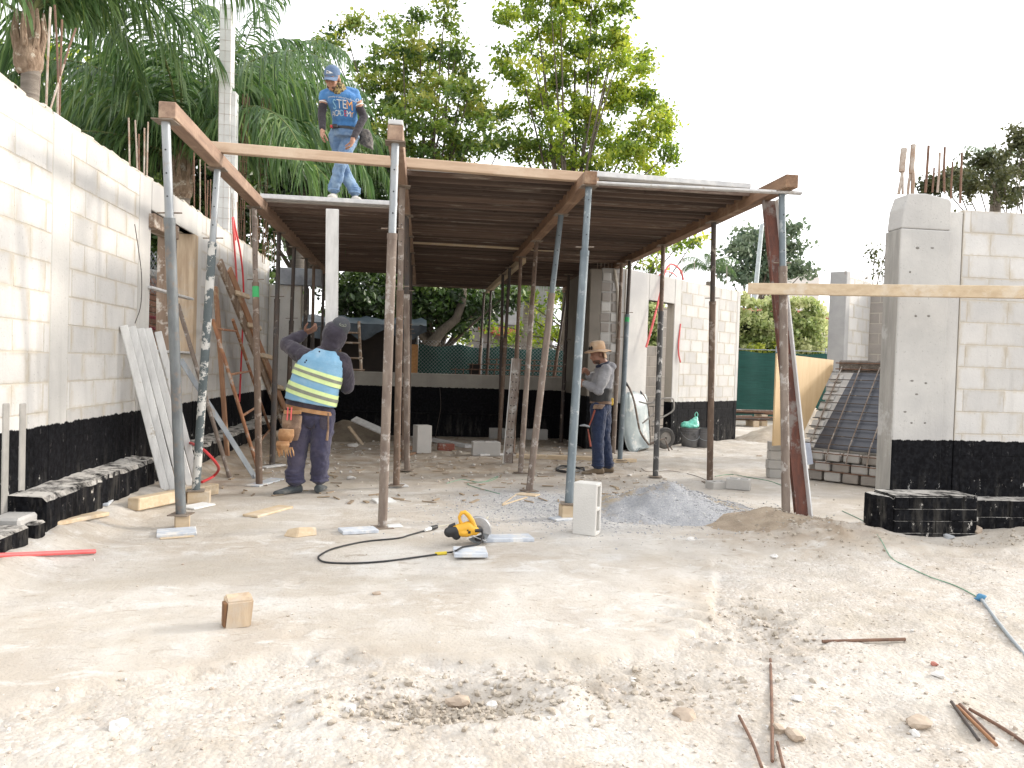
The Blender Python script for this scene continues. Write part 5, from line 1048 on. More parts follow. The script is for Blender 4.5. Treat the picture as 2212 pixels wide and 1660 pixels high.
# ================================================================ REBAR, POSTS ON THE WALLS
def wall_bar(parent, a, b, X, m, r=.008, Y=None):
    p = AX(*a, X) if Y is None else AY(*a, Y); q = AX(*b, X) if Y is None else AY(*b, Y)
    MB().tube([p, p.lerp(q, .5)+V((0, random.uniform(-.01, .01), 0)), q], r, 6).build('rebar', m, parent, True)
for a, b, m in (((99, 250), (109, 16), 'rebar_w'), ((124, 262), (126, 180), 'rebar_w'), ((126, 182), (118, 11), 'rebar'), ((104, 252), (138, 140), 'rebar_w'), ((138, 141), (164, 62), 'rebar'), ((128, 260), (134, 43), 'rebar'),
    ((280, 372), (278, 255), 'rebar_w'), ((297, 385), (292, 260), 'rebar_w'), ((301, 385), (300, 290), 'rebar'), ((311, 392), (312, 277), 'rebar_w'), ((317, 396), (320, 264), 'rebar_w')):
    wall_bar(lw, a, b, XL-.06, M[m], .0075)
for x, y0, y1 in ((419, 455, 330), (432, 462, 345), (443, 470, 352), (449, 474, 390), (455, 478, 388), (462, 482, 430), (501, 505, 418), (512, 512, 437), (527, 520, 434), (540, 528, 450), (556, 540, 470), (580, 556, 520), (592, 566, 501), (598, 570, 505), (586, 560, 515)):
    wall_bar(lw, (x+random.uniform(-2, 3), y0+12), (x, y1), XL-.07, M[random.choice(('rebar_w', 'rebar'))], .0075)
# bars with ties standing farther back behind the wall (column cages)
def cage(label, x0, x1, ytop, ybot, Y, group=None):
    a, b = AY(x0, ytop, Y), AY(x1, ytop, Y); t = thing('column_cage', label, 'rebar cage', AY((x0+x1)/2, ybot, Y), group); zb = 2.9
    for p in (a, b, a+V((0, .15, 0)), b+V((0, .15, 0))): MB().tube([(p.x-.05, p.y, zb), p], .006, 6).build('vertical_bar', M['rebar'], t, True)
    z = zb+.2
    while z < a.z-.1:
        MB().tube([(a.x-.02, a.y, z), (b.x-.02, b.y, z), (b.x-.02, b.y+.15, z+.02), (a.x-.02, a.y+.15, z+.02), (a.x-.02, a.y, z)], .0035, 5).build('tie', M['rebar'], t, True); z += .18
cage('rusty tied column cage rising behind the crossing timber', 566, 582, 205, 430, 13.2); cage('two tall thin bars right of the white post', 525, 534, 203, 430, 12.4)
cage('short rusty column cage low by the third left prop', 559, 577, 470, 590, 13.6)
wpst = thing('foam_post', 'tall white foam post wrapped in wire mesh rising behind the left wall', 'post', (-2.95, 11.5, 0))
b0, b1 = AX(491, 445, -2.95), AX(492, 14, -2.95)
pm = MB().beam((b0.x, b0.y, .0), b1, .17, .22, (0, 1, 0)); pm.build('foam_core', M['white'], wpst, bevel=.012)
MB().beam((b0.x+.13, b0.y+.06, .0), (b1.x+.115, b1.y+.06, 5.2), .07, .16, (0, 1, 0)).build('side_strip', M['white'], wpst, bevel=.01)
wm_ = MB(); z = 2.9
dirp = (b1-V((b0.x, b0.y, 0)))
for k in range(24):
    f = (2.9+k*.15)/b1.z
    if f > 1: break
    c = V((b0.x, b0.y, 0)) + dirp*f; MB().tube([c+V((-.09, -.115, 0)), c+V((.09, -.115, -.004)), c+V((.165, -.03, -.004))], .0018, 4).build('mesh_wire', M['rebar_w'], wpst)
for dx in (-.08, 0.0, .08): MB().tube([(b0.x+dx, b0.y-.116, 0), b1+V((dx, -.116, .05))], .0018, 4).build('mesh_wire', M['rebar_w'], wpst)
for xt, yt, xb, yb_, m, r in ((1953, 321, 1948, 372, 'rebar_w', .026), (1951, 360, 1941, 420, 'rebar_w', .013), (1949, 360, 1950, 420, 'rebar_w', .010), (1973, 313, 1968, 375, 'rebar_w', .022), (1968, 370, 1961, 420, 'rebar_w', .012), (1971, 360, 1971, 420, 'rebar_w', .017), (2006, 315, 1999, 416, 'rebar', .011), (2030, 330, 2025, 416, 'rebar_w', .010), (2041, 318, 2040, 416, 'rebar', .010), (2018, 363, 2014, 416, 'rebar', .008), (2058, 350, 2054, 430, 'rebar', .008), (2078, 330, 2074, 440, 'rebar', .010)):
    wall_bar(rp, (xb, yb_), (xt, yt), 0, M[m], r, Y=6.42)
for k in range(9):
    u = .15+k*.42; p = OA+OU*u-ON*.07; MB().tube([(p.x, p.y, 2.9), (p.x+random.uniform(-.02, .02), p.y, 3.15+random.random()*.35)], .007, 5).build('rebar', M['rebar_w'], ow, True)
for k in range(6): MB().tube([(2.8+.06*k, 12.3, 2.9), (2.8+.06*k, 12.3, 3.2+.05*(k % 3))], .006, 5).build('rebar', M['rebar_w'], jw, True)
# ================================================================ LEANING AND LYING TIMBER
for k, (xt, yt, xb, yb_) in enumerate(((267, 704, 357, 1062), (285, 706, 374, 1060), (303, 710, 393, 1056), (319, 710, 410, 1052), (341, 717, 424, 1040))):
    top = AX(xt, yt, XL+.03+.008*k); bot = GG(xb, yb_)
    timber(('outermost white limed plank of five leaning on the left wall', 'second from the left of five white planks leaning on the left wall', 'middle one of five white planks leaning on the left wall', 'fourth from the left of five white planks leaning on the wall', 'rightmost and shortest of five white planks leaning on the wall')[k], bot+V((0, 0, .01)), top, .068, .035, M['whiteboard_z'], cat='plank', name='limed_plank', up=(.35, -.93, .1), group='white planks leaning on the left wall')
def gboard(label, a, b, w, h, m, cat='board', name='board', lift=0.0, tilt=0.0, bev=.004, group='offcuts and boards on the ground'):
    A, B = GG(*a), GG(*b); A.z = gz(A.x, A.y)+h/2+lift; B.z = gz(B.x, B.y)+h/2+lift+tilt
    return timber(label, A, B, w, h, m, cat, name, group=group, bev=bev)
gboard('thick squared timber lying under the foot of the second left prop', (287, 1104), (462, 1066), .105, .10, M['palewood'], 'beam', 'squared_timber', -.005, bev=.008)
gboard('thin pale plank lying on the sand near the left plinth', (88, 1141), (224, 1114), .10, .03, M['palewood'], 'plank', 'loose_plank')
gboard('small blue grey offcut by the left plinth', (221, 1098), (238, 1078), .09, .02, M['blueboard'], 'offcut', 'board_offcut')
gboard('grey board under the wood block of the front left prop', (338, 1156), (424, 1150), .22, .022, M['blueboard'], 'board', 'sole_board')
gboard('thin strips lying under the sole board at the front left', (345, 1166), (420, 1160), .03, .012, M['palewood'], 'strip', 'wood_strip')
b = PBASE[0]; tag(MB().box((b.x+.01, b.y, b.z-.055), (.105, .10, .105), Matrix.Rotation(.35, 3, 'Z')).build('packing_block', M['palewood'], None, bevel=.006), 'rust stained wood block under the front left prop', 'wood block', 'packing blocks under props')
b = PBASE[1]; tag(MB().box((b.x+.03, b.y, b.z-.056), (.19, .11, .105), Matrix.Rotation(.2, 3, 'Z')).build('packing_block', M['palewood'], None, bevel=.006), 'pale wood block under the peeling prop', 'wood block', 'packing blocks under props')
gboard('white board under the pale block of the peeling prop', (405, 1100), (452, 1090), .16, .015, M['white'], 'board', 'sole_board')
b = PBASE[7]; tag(MB().box((b.x+.005, b.y, b.z-.064), (.16, .12, .115), Matrix.Rotation(.1, 3, 'Z')).build('packing_block', M['palewood'], None, bevel=.006), 'sawn wood block under the blue grey prop', 'wood block', 'packing blocks under props')
gboard('grey board in the gravel under the blue grey prop', (1192, 1124), (1245, 1120), .16, .018, M['blueboard'], 'board', 'sole_board')
gboard('flat grey board stub behind the vest man\'s heel'.replace("'s", ''), (540, 1118), (618, 1097), .15, .02, M['palewood'], 'board', 'board_offcut')
gboard('limed board beside the foot of the front middle prop', (735, 1152), (812, 1148), .15, .028, M['blueboard'], 'board', 'sole_board')
gboard('white scrap right of the foot of the front middle prop', (836, 1139), (868, 1137), .10, .012, M['white'], 'board', 'board_scrap')
gboard('white sole board under the rust red middle prop', (808, 1085), (850, 1083), .20, .02, M['white'], 'board', 'sole_board'); gboard('pale scrap board under the dark brown middle prop', (838, 1052), (878, 1050), .16, .018, M['greyboard'], 'board', 'sole_board')
gboard('splintered plywood scrap under the leaning steel prop', (1118, 1068), (1162, 1072), .14, .012, M['palewood'], 'board', 'plywood_scrap'); gboard('long pale sliver of wood in the gravel', (1085, 1093), (1138, 1076), .02, .012, M['palewood'], 'sliver', 'wood_sliver'); gboard('crossing pale sliver of wood in the gravel', (1086, 1090), (1118, 1068), .018, .01, M['palewood'], 'sliver', 'wood_sliver')
gboard('wood board under the dark blue prop behind the hat man', (1320, 1000), (1370, 998), .12, .05, M['palewood'], 'board', 'sole_board')
gboard('long timber lying behind the feet of the man in the hat', (1115, 990), (1285, 996), .10, .06, M['palewood'], 'beam', 'lying_timber')
gboard('flat board lying in front of the low back wall', (930, 955), (1012, 968), .14, .05, M['greyboard'], 'board', 'lying_board'); gboard('short broken stick under the rear block', (1035, 986), (1108, 984), .06, .03, M['greyboard'], 'stick', 'lying_stick')
gboard('orange stained board piece by the middle props', (862, 976), (900, 968), .10, .04, M['redwood_z'], 'offcut', 'board_offcut'); gboard('brown stake lying beside the middle props', (855, 990), (915, 978), .05, .03, M['brownwood'], 'stake', 'lying_stake')
gboard('grey flat board behind the heel of the man in the vest', (545, 1052), (600, 1036), .16, .015, M['blueboard'], 'board', 'flat_board'); gboard('pale board near the foot of the cream peeling prop', (568, 1012), (612, 1006), .10, .02, M['greyboard'], 'board', 'flat_board')
gboard('dusty grey plank on the sand right of the circular saw', (1040, 1168), (1148, 1166), .16, .03, M['blueboard'], 'plank', 'dusty_plank')
# wood block in the foreground
p = GG(505, 1356); bm_ = bmesh.new(); bmesh.ops.create_cube(bm_, size=1.0)
for v in bm_.verts: v.co = V((v.co.x*.125, v.co.y*.10, v.co.z*.135)); v.co.x += .012 if v.co.z > 0 else 0; v.co.z += .008*v.co.y/.05
bmesh.ops.bevel(bm_, geom=bm_.edges[:], offset=.008, segments=2, affect='EDGES'); me = bpy.data.meshes.new('wood_block'); bm_.to_mesh(me); bm_.free(); me.materials.append(M['palewood_z'])
wbk = thing('wood_block', 'cube of sawn pine with one bark edge standing alone on the sand', 'wood block', (p.x, p.y+.04, gz(p.x, p.y)))
o = bpy.data.objects.new('sawn_body', me); COL.objects.link(o); o.parent = wbk; o.location = (0, 0, .068); o.rotation_euler = (0, 0, .38)
_rb = Matrix.Rotation(.38, 3, 'Z')
MB().box(V((p.x, p.y+.04, gz(p.x, p.y)+.066)) + _rb @ V((-.056, -.022, 0)), (.02, .05, .118), _rb).build('bark_edge', MAT('bark_strip', (.20, .10, .04), (.12, .06, .03), 9, (6, 6, 1)), wbk, bevel=.004)
p = GG(648, 1160); m = MB(); m.add([(p.x-.13, p.y+.02, .0), (p.x-.02, p.y-.04, .0), (p.x+.12, p.y+.06, .0), (p.x+.02, p.y+.12, .0), (p.x-.10, p.y+.05, .05), (p.x-.01, p.y+.0, .075), (p.x+.11, p.y+.08, .06), (p.x+.02, p.y+.11, .05)], [(3,2,1,0),(4,5,6,7),(0,1,5,4),(1,2,6,5),(2,3,7,6),(3,0,4,7)])
tag(m.build('split_log', M['palewood'], None, bevel=.008), 'split wedge of firewood lying on the sand left of the middle prop', 'wood chunk')
# big lean-tos
def lean(label, top, bot, w, h, m, up, cat='plank', name='leaning_plank', group='timbers and bars leaning on the left side'): return timber(label, bot, top, w, h, m, cat, name, up=up, group=group)
br_ = thing('cleated_ramp_board', 'pair of weathered boards with nailed cleats leaning along the left wall', 'ramp', G(640, 965))
T0, B0 = AX(474, 566, XL+.10), G(628, 955); sidev = V((.55, .75, .2)).normalized()
MB().beam(B0, T0, .14, .035, (.8, -.6, .5)).build('side_board', M['oldwood_z'], br_, bevel=.004); MB().beam(B0+V((.10, .05, 0)), T0+V((.06, .25, -.06)), .12, .03, (.8, -.6, .5)).build('side_board', M['redwood_z'], br_, bevel=.004)
for f in (.84, .68, .52, .34, .2):
    c = B0.lerp(T0, f)+V((.07, .08, .02)); MB().beam(c+V((-.04, -.10, .03)), c+V((.10, .09, -.01)), .07, .035, (.6, -.5, .5)).build('cleat', M['palewood_z'], br_, bevel=.004)
lean('orange timber stake leaning on the left wall behind the ladder', AX(466, 620, XL+.08), G(492, 1000), .07, .05, M['redwood_z'], (1, 0, 0))
def bar(label, a, b, r, m, name, cat, flat=False, group='timbers and bars leaning on the left side'):
    o = thing(name, label, cat, b, group)
    if flat: MB().beam(b, a, .055, .012, (.5, -.8, .2)).build('bar', m, o)
    else: MB().tube([b, a], r, 10).build('tube', m, o, True)
    MB().tube([b, b.lerp(a, .03)], r*1.15, 10).build('end_ferrule', m, o, True); return o
bar('brown steel tube leaning diagonally behind the peeling prop', AX(384, 657, XL+.12), GG(496, 1032), .022, M['rust2'], 'leaning_tube', 'tube'); bar('perforated grey bar slanting down to the right by the ladder', AX(390, 777, XL+.12), GG(552, 1034), .016, M['steel'], 'leaning_bar', 'bar', True)
ld = thing('scaffold_ladder', 'rusty tubular scaffold ladder frame leaning behind the left props', 'ladder', GG(556, 1010))
ra, rb = (AX(459, 690, -2.35), GG(556, 1010)), (AX(503, 691, -2.45), G(590, 950, .02))
for q in (ra, rb): MB().tube([q[0], q[1]], .021, 10).build('side_rail', MAT('orange_rust', (.40, .20, .10), (.26, .12, .07), 6, (3, 3, .8), .85, .3, 50, c3=(.45, .38, .32), s3=8), ld, True)
for f in (.06, .36, .64, .88): MB().tube([ra[0].lerp(ra[1], f), rb[0].lerp(rb[1], f+.02)], .015, 8).build('rung', bpy.data.materials['orange_rust'], ld, True)
# steel channel standing on end
ct, cbm = AY(1115.5, 775, 10.3), GG(1096, 1002); ch_ = thing('steel_channel', 'perforated steel form channel standing on end among the props', 'channel', cbm)
w_ = .118; dd = (ct-cbm).normalized(); R0c = dd.cross(V((0, 1, 0))).normalized()
MB().beam(cbm, ct, .125, .006, (0, 1, 0)).build('web', MAT('limed_steel', (.33, .30, .27), (.20, .15, .12), 6, (4, 4, 1), .8, .3, 40, c3=(.48, .46, .43), s3=7), ch_)
for sg, mm in ((-1, 'rust'), (1, 'white')): MB().beam(cbm+R0c*sg*.063+V((0, -.02, 0)), ct+R0c*sg*.063+V((0, -.02, 0)), .006, .045, (0, 1, 0)).build('flange', M[mm], ch_)
for k in range(11):
    c = cbm.lerp(ct, .1+.075*k); 
    for sg in (-.022, .022): MB().tube([c+R0c*sg+V((0, -.0045, 0)), c+R0c*sg+V((0, .0, 0))], .009, 8).build('punched_hole', M['black'], ch_)
# right corner: leaning panel and the wired timber
lp = thing('leaning_form_panel', 'rusty brown form panel with a white edge leaning at the right corner prop', 'panel', GG(1740, 1128))
t0, t1, b0_, b1_ = AY(1648, 434, 7.0), AY(1672, 434, 7.0), GG(1722, 1124), GG(1744, 1129)
MB().beam((b0_+b1_)/2, (t0+t1)/2, .125, .012, (0, 1, 0)).build('steel_face', MAT('maroon_rust', (.15, .055, .035), (.09, .04, .03), 6, (4, 4, 1), .8, .4, 40, c3=(.22, .19, .17), s3=5, t3=(.5, .6)), lp)
MB().beam((b0_+b1_)/2+V((.066, -.03, 0)), (t0+t1)/2+V((.066, -.03, 0)), .012, .075, (0, 1, 0)).build('white_edge', M['whiteboard_z'], lp); MB().beam((b0_+b1_)/2+V((-.062, -.02, 0)), (t0+t1)/2+V((-.062, -.02, 0)), .012, .05, (0, 1, 0)).build('side_rib', bpy.data.materials['maroon_rust'], lp)
q0, q1 = AY(1616, 624, 6.62), V((4.95, 5.35, AY(2212, 631, 5.42).z))
q1 = q0+(q1-q0)*1.7
timber('fresh horizontal timber wired to the right corner prop and running out of the picture', q0, q1, .045, .10, M['palewood'], name='wired_timber')
tw = MB(); pr = PBASE[10]; cxy = AY(1693, 636, 6.56)
for k in range(10): a0, a1 = k*.628, (k+1)*.628; tw.tube([cxy+V((.042*math.cos(a0), .06*math.sin(a0)-.0, .01*math.sin(a0))), cxy+V((.042*math.cos(a1), .06*math.sin(a1), .01*math.sin(a1)))], .004, 5)
tag(tw.build('tie_wire', M['black'], None), 'loop of black tie wire around the right corner prop', 'wire')
# ================================================================ CONCRETE BLOCKS
def hollow_block(label, c, size, rot, m=None, cells=2, standing=False, group='loose concrete blocks', tilt=0.0):
    """size along local x (length), y (thickness), z (height); cells run along z unless standing"""
    L, T, Hh = size; w = .03; o = thing('concrete_block', label, 'concrete block', c, group)
    mb = MB(); R = Matrix.Rotation(rot, 3, 'Z') @ Matrix.Rotation(tilt, 3, 'Y')
    def bx3(x0, x1, y0, y1, z0, z1): mb.box(V(c)+R @ V(((x0+x1)/2, (y0+y1)/2, (z0+z1)/2)), (x1-x0, y1-y0, z1-z0), R)
    if standing:      # cells run along x, block stands on its end (long axis z)
        bx3(-L/2, L/2, -T/2, -T/2+w, 0, Hh); bx3(-L/2, L/2, T/2-w, T/2, 0, Hh)
        for z0, z1 in ((0, w), (Hh/2-w/2, Hh/2+w/2), (Hh-w, Hh)): bx3(-L/2, L/2, -T/2+w-.001, T/2-w+.001, z0, z1)
        bx3(-L/2+.0, L/2-.07, -T/2+w-.002, T/2-w+.002, .001, Hh-.001)
    else:
        bx3(-L/2, L/2, -T/2, -T/2+w, 0, Hh); bx3(-L/2, L/2, T/2-w, T/2, 0, Hh)
        for x0 in (-L/2, -w/2, L/2-w): bx3(x0, x0+w, -T/2+w-.001, T/2-w+.001, 0, Hh)
    mb.build('block_body', m or M['block_plain'], o, bevel=.006); return o
p = GG(1270, 1157); hollow_block('pale hollow block standing on end in front of the blue grey prop', (p.x, p.y+.06, gz(p.x, p.y)), (.19, .135, .41), -.55, MAT('pale_block', (.56, .545, .51), (.50, .485, .455), 4, bump=.4, bscale=70, c3=(.36, .35, .33), s3=80, t3=(.68, .74)), standing=True)
p = GG(911, 981); hollow_block('grey hollow block standing on end near the low back wall', (p.x, p.y+.08, gz(p.x, p.y)), (.22, .2, .40), .35, None, standing=True)
p = GG(1050, 985); hollow_block('grey hollow block lying flat with paper on top near the back wall', (p.x, p.y+.07, gz(p.x, p.y)), (.40, .2, .20), .05)
for x, y, lab in ((1080, 948, 'block set against the low wall left of the leaning props'), (1158, 950, 'block set against the low wall between the leaning props')): p = GG(x, y); hollow_block(lab, (p.x, p.y, gz(p.x, p.y)), (.40, .16, .19), .0)
p = GG(1330, 968); hollow_block('pale hollow block beside the legs of the hat man', (p.x, p.y, gz(p.x, p.y)), (.36, .15, .19), .1)
p = GG(1595, 1057); hollow_block('weathered solid block lying right of the gravel heap', (p.x, p.y, gz(p.x, p.y)), (.26, .16, .12), -.5)
p = GG(1556, 1058); hollow_block('half buried block behind the crest of the gravel heap', (p.x, p.y+.1, gz(p.x, p.y)-.03), (.22, .15, .11), .3)
p = GG(963, 974); tag(MB().box((p.x, p.y, gz(p.x, p.y)+.055), (.25, .12, .11), Matrix.Rotation(.1, 3, 'Z')).build('red_brick', MAT('red_brick', (.26, .09, .06), (.18, .06, .045), 12, c3=(.38, .33, .29), s3=6), None, bevel=.01), 'single red brick on the ground before the low back wall', 'brick')
# gravel heap
def heap(name, label, c, rx, ry, h, m, n=42, seed=0, kind=None, grain=None, ng=0):
    xs = np.linspace(-1.25, 1.25, n); Xg, Yg = np.meshgrid(xs, xs); rr = np.sqrt(Xg**2+Yg**2); wx = c[0]+Xg*rx; wy = c[1]+Yg*ry
    z = h*np.where(rr < 1.3, np.clip(1-rr*(1+.22*pn(wx*1.7+seed, wy*1.7)), 0, 1)**1.35 - .04*sst(.85, 1.1, rr), 0)*(1+.15*pn(wx*4, wy*4+seed)) + h*.10*pn(wx*7, wy*7) + .006*pn(wx*30, wy*30)
    z = np.where(rr > 1.15, -.08, z) + hgt(wx, wy)-.012
    v = np.stack([wx, wy, z], -1).reshape(-1, 3)-np.array([c[0], c[1], 0]); i = np.arange(n*n).reshape(n, n); f = np.stack([i[:-1, :-1], i[:-1, 1:], i[1:, 1:], i[1:, :-1]], -1).reshape(-1, 4)
    me = bpy.data.meshes.new(name); me.from_pydata(v.tolist(), [], f.tolist()); me.shade_smooth(); me.materials.append(m); o = bpy.data.objects.new(name, me); COL.objects.link(o); o.location = (c[0], c[1], 0); tag(o, label, 'heap')
    if ng:
        a = rng.random(ng)*6.283; q = np.sqrt(rng.random(ng))*1.12; k = np.clip(((np.stack([np.cos(a)*q, np.sin(a)*q], -1)+1.25)/2.5*(n-1)).astype(int), 0, n-1); zz = z[k[:, 1], k[:, 0]]
        P = np.stack([np.cos(a)*q*rx, np.sin(a)*q*ry, zz+.002], -1); ok = zz > hgt(c[0]+P[:, 0], c[1]+P[:, 1])-.006; P = P[ok]
        stones('loose_stones', P, .004+.007*rng.random(len(P))**2, grain, 'crushed stones covering the heap', o)
    return o
M['gravelbed'] = MAT('gravel_bed', (.36, .365, .375), (.27, .275, .29), 45, bump=.9, bscale=70, c3=(.36, .30, .22), s3=1.8, t3=(.50, .60), dist=.02)
heap('gravel_heap', 'low heap of blue grey gravel mixed with sand behind the standing block', (2.32, 6.95), 1.0, .85, .285, M['gravelbed'], 60, 3, None, M['gravel'], 5200)
M['sandheap'] = MAT('sand_heap', (.47, .41, .33), (.36, .30, .23), 5, bump=.6, bscale=50, dist=.02)
heap('soil_heap', 'tan soil mound between the gravel heap and the right corner prop', (3.0, 6.35), .75, .55, .15, MAT('tan_soil', (.36, .29, .21), (.27, .21, .15), 7, bump=.8, bscale=50, dist=.03), 40, 21, None, M['soilclod'], 900)
heap('soil_heap', 'brown soil heap against the low back wall left of the middle props', (-1.25, 13.2), 1.0, .6, .36, MAT('brown_soil', (.20, .165, .12), (.14, .11, .08), 6, bump=.7, bscale=40, dist=.03), 30, 5)
heap('sand_heap', 'pale sand heap in front of the green netting at the right', (8.3, 15.6), 1.0, .9, .75, M['sandheap'], 36, 9); heap('sand_heap', 'lower toe of pale sand beside the white oblique wall', (7.0, 14.6), .9, .7, .35, M['sandheap'], 30, 11)
lean('white limed plank lying against the brown soil heap', V(AY(764, 905, 13.0)), V(AY(838, 938, 12.6)), .14, .03, M['whiteboard_z'], (0, -.5, .8), group='boards around the soil heap'); lean('short stick leaning on the brown soil heap', V(AY(753, 922, 12.4)), G(784, 962), .05, .03, M['palewood_z'], (0, -.5, .8), group='boards around the soil heap', cat='stick', name='leaning_stick')
# ================================================================ TOOLS
def curve_pts(pts, n=6):
    """Catmull-Rom through points"""
    P = [V(p) for p in pts]; P = [P[0]*2-P[1]] + P + [P[-1]*2-P[-2]]; out = []
    for i in range(1, len(P)-2):
        for k in range(n):
            t = k/n; a, b, c, d = P[i-1:i+3]; out.append(.5*((2*b)+(c-a)*t+(2*a-5*b+4*c-d)*t*t+(3*b-a-3*c+d)*t**3))
    return out + [P[-2]]
def gcurve(px, r): return curve_pts([V((q.x, q.y, gz(q.x, q.y)+r*.9+(.006 if len(px) < 4 else 0))) for q in (GG(*p) for p in px)])
def circular_saw():
    base = GG(1010, 1205); bw_ = MB(); A = GG(1016, 1212)
    timber('square offcut of limed board under the front of the saw', G(980, 1195, .035)+V((0, .03, 0)), G(1052, 1195, .035)+V((0, .03, 0)), .21, .03, M['blueboard'], cat='board', name='saw_board', group='offcuts and boards on the ground')
    c = G(1012, 1178, .0); zz = gz(c.x, c.y); Y = c.y+.02; s = thing('circular_saw', 'yellow and black circular saw resting on its side by the offcut', 'circular saw', (c.x, Y, zz))
    Q = lambda x, y, dy=0.0: AY(x, y, Y+dy)
    yel = MAT('saw_yellow', (.72, .38, .025), (.62, .32, .02), 9, rough=.45, bump=.05); blk = M['black']; alu = MAT('cast_aluminium', (.42, .42, .42), (.34, .34, .34), 14, rough=.45, metal=.5)
    m = MB(); limb(m, [Q(978, 1147), Q(992, 1144), Q(1010, 1140), Q(1026, 1148)], [.036, .042, .046, .036]); m.ell(Q(1004, 1150), (.075, .05, .035)); organic('motor_housing', m, yel, s, .006, 3)
    m = MB(); limb(m, [Q(994, 1127), Q(992, 1117), Q(997, 1108), Q(1004, 1107), Q(1012, 1114), Q(1020, 1126), Q(1025, 1140), Q(1024, 1150)], [.012, .012, .014, .016, .018, .019, .021, .024]); limb(m, [Q(994, 1127), Q(1000, 1135), Q(1008, 1137)], [.013, .014, .016]); organic('grip_handle', m, yel, s, .005, 3)
    m = MB(); limb(m, [Q(970, 1150), Q(978, 1148)], [.038, .041]); limb(m, [Q(984, 1147, -.01), Q(986, 1157, -.01)], [.037, .034]); organic('end_cap', m, blk, s, .006, 2)
    MB().tube([Q(966, 1148), Q(973, 1137), Q(984, 1133)], .014, 8).build('vent_strap', blk, s, True)
    F = Matrix.Rotation(R_(90), 4, 'X') @ Matrix.Identity(4); cb_ = Q(1032, 1148, .05)
    m = MB(); n = 26; vs = []
    for k in range(n+1):
        q = R_(-12+150*k/n)
        for rr, dy in ((.040, -.018), (.092, -.022), (.100, -.012), (.100, .012), (.092, .022), (.040, .018)): vs.append(cb_ + V((rr*math.cos(q), dy, rr*math.sin(q)*1.12)))
    m.add(vs, [(k*6+j, k*6+j+1, (k+1)*6+j+1, (k+1)*6+j) for k in range(n) for j in range(5)]); m.build('blade_guard', alu, s, True)
    MB().tube([cb_+V((0, -.0015, 0)), cb_+V((0, .0015, 0))], .088, 40).build('blade', M['steel'], s)
    MB().box(Q(1030, 1159, .03), (.15, .12, .006), Matrix.Rotation(.35, 3, 'Y')).build('base_shoe', alu, s, bevel=.002); MB().box(Q(1024, 1158, -.02), (.11, .006, .012), Matrix.Rotation(-.33, 3, 'Y')).build('shoe_edge', M['white'], s)
    MB().tube([Q(1026, 1147, -.03), Q(1042, 1146, -.03)], .012, 10).build('front_knob', blk, s, True); MB().box(Q(1036, 1162, .01), (.07, .05, .05)).build('gear_case', blk, s, bevel=.01)
    MB().box(Q(1014, 1150.5, -.049), (.018, .004, .018)).build('rating_plate', blk, s); MB().ell(Q(1010.5, 1146, -.045), (.006, .004, .006), None, 8, 6).build('screw', blk, s, True)
    pts = [Q(1041, 1148, -.03), Q(1042, 1160, -.05)] + [G(x, y, .058) for x, y in ((1036, 1175), (1018, 1179), (1000, 1182), (985, 1190))] + [GG(x, y, .008) for x, y in ((975, 1193), (950, 1197), (900, 1204), (830, 1213), (760, 1217), (705, 1215), (688, 1207), (694, 1198), (725, 1184), (790, 1170), (860, 1163), (885, 1156), (918, 1147))]
    MB().tube(curve_pts(pts, 6), .0062, 8).build('power_cable', blk, s, True); MB().tube([GG(940, 1197, .01), GG(965, 1195, .012)], .012, 8).build('yellow_tape', MAT('yellow_tape', (.65, .50, .05)), s, True)
    pl_ = thing('cable_plug', 'black and white plug joint at the end of the saw cable', 'plug', GG(930, 1143)); MB().tube([GG(918, 1146, .015), GG(930, 1142, .02)], [.010, .017], 10).build('plug_body', M['white'], pl_, True); MB().tube([GG(930, 1142, .02), GG(944, 1138, .02)], [.019, .015], 10).build('socket_body', blk, pl_, True)
    MB().tube(gcurve(((944, 1139), (965, 1136), (985, 1134), (1040, 1128), (1055, 1118)), .004), .004, 6).build('extension_lead', MAT('pale_lead', (.62, .58, .45)), pl_, True)
circular_saw()
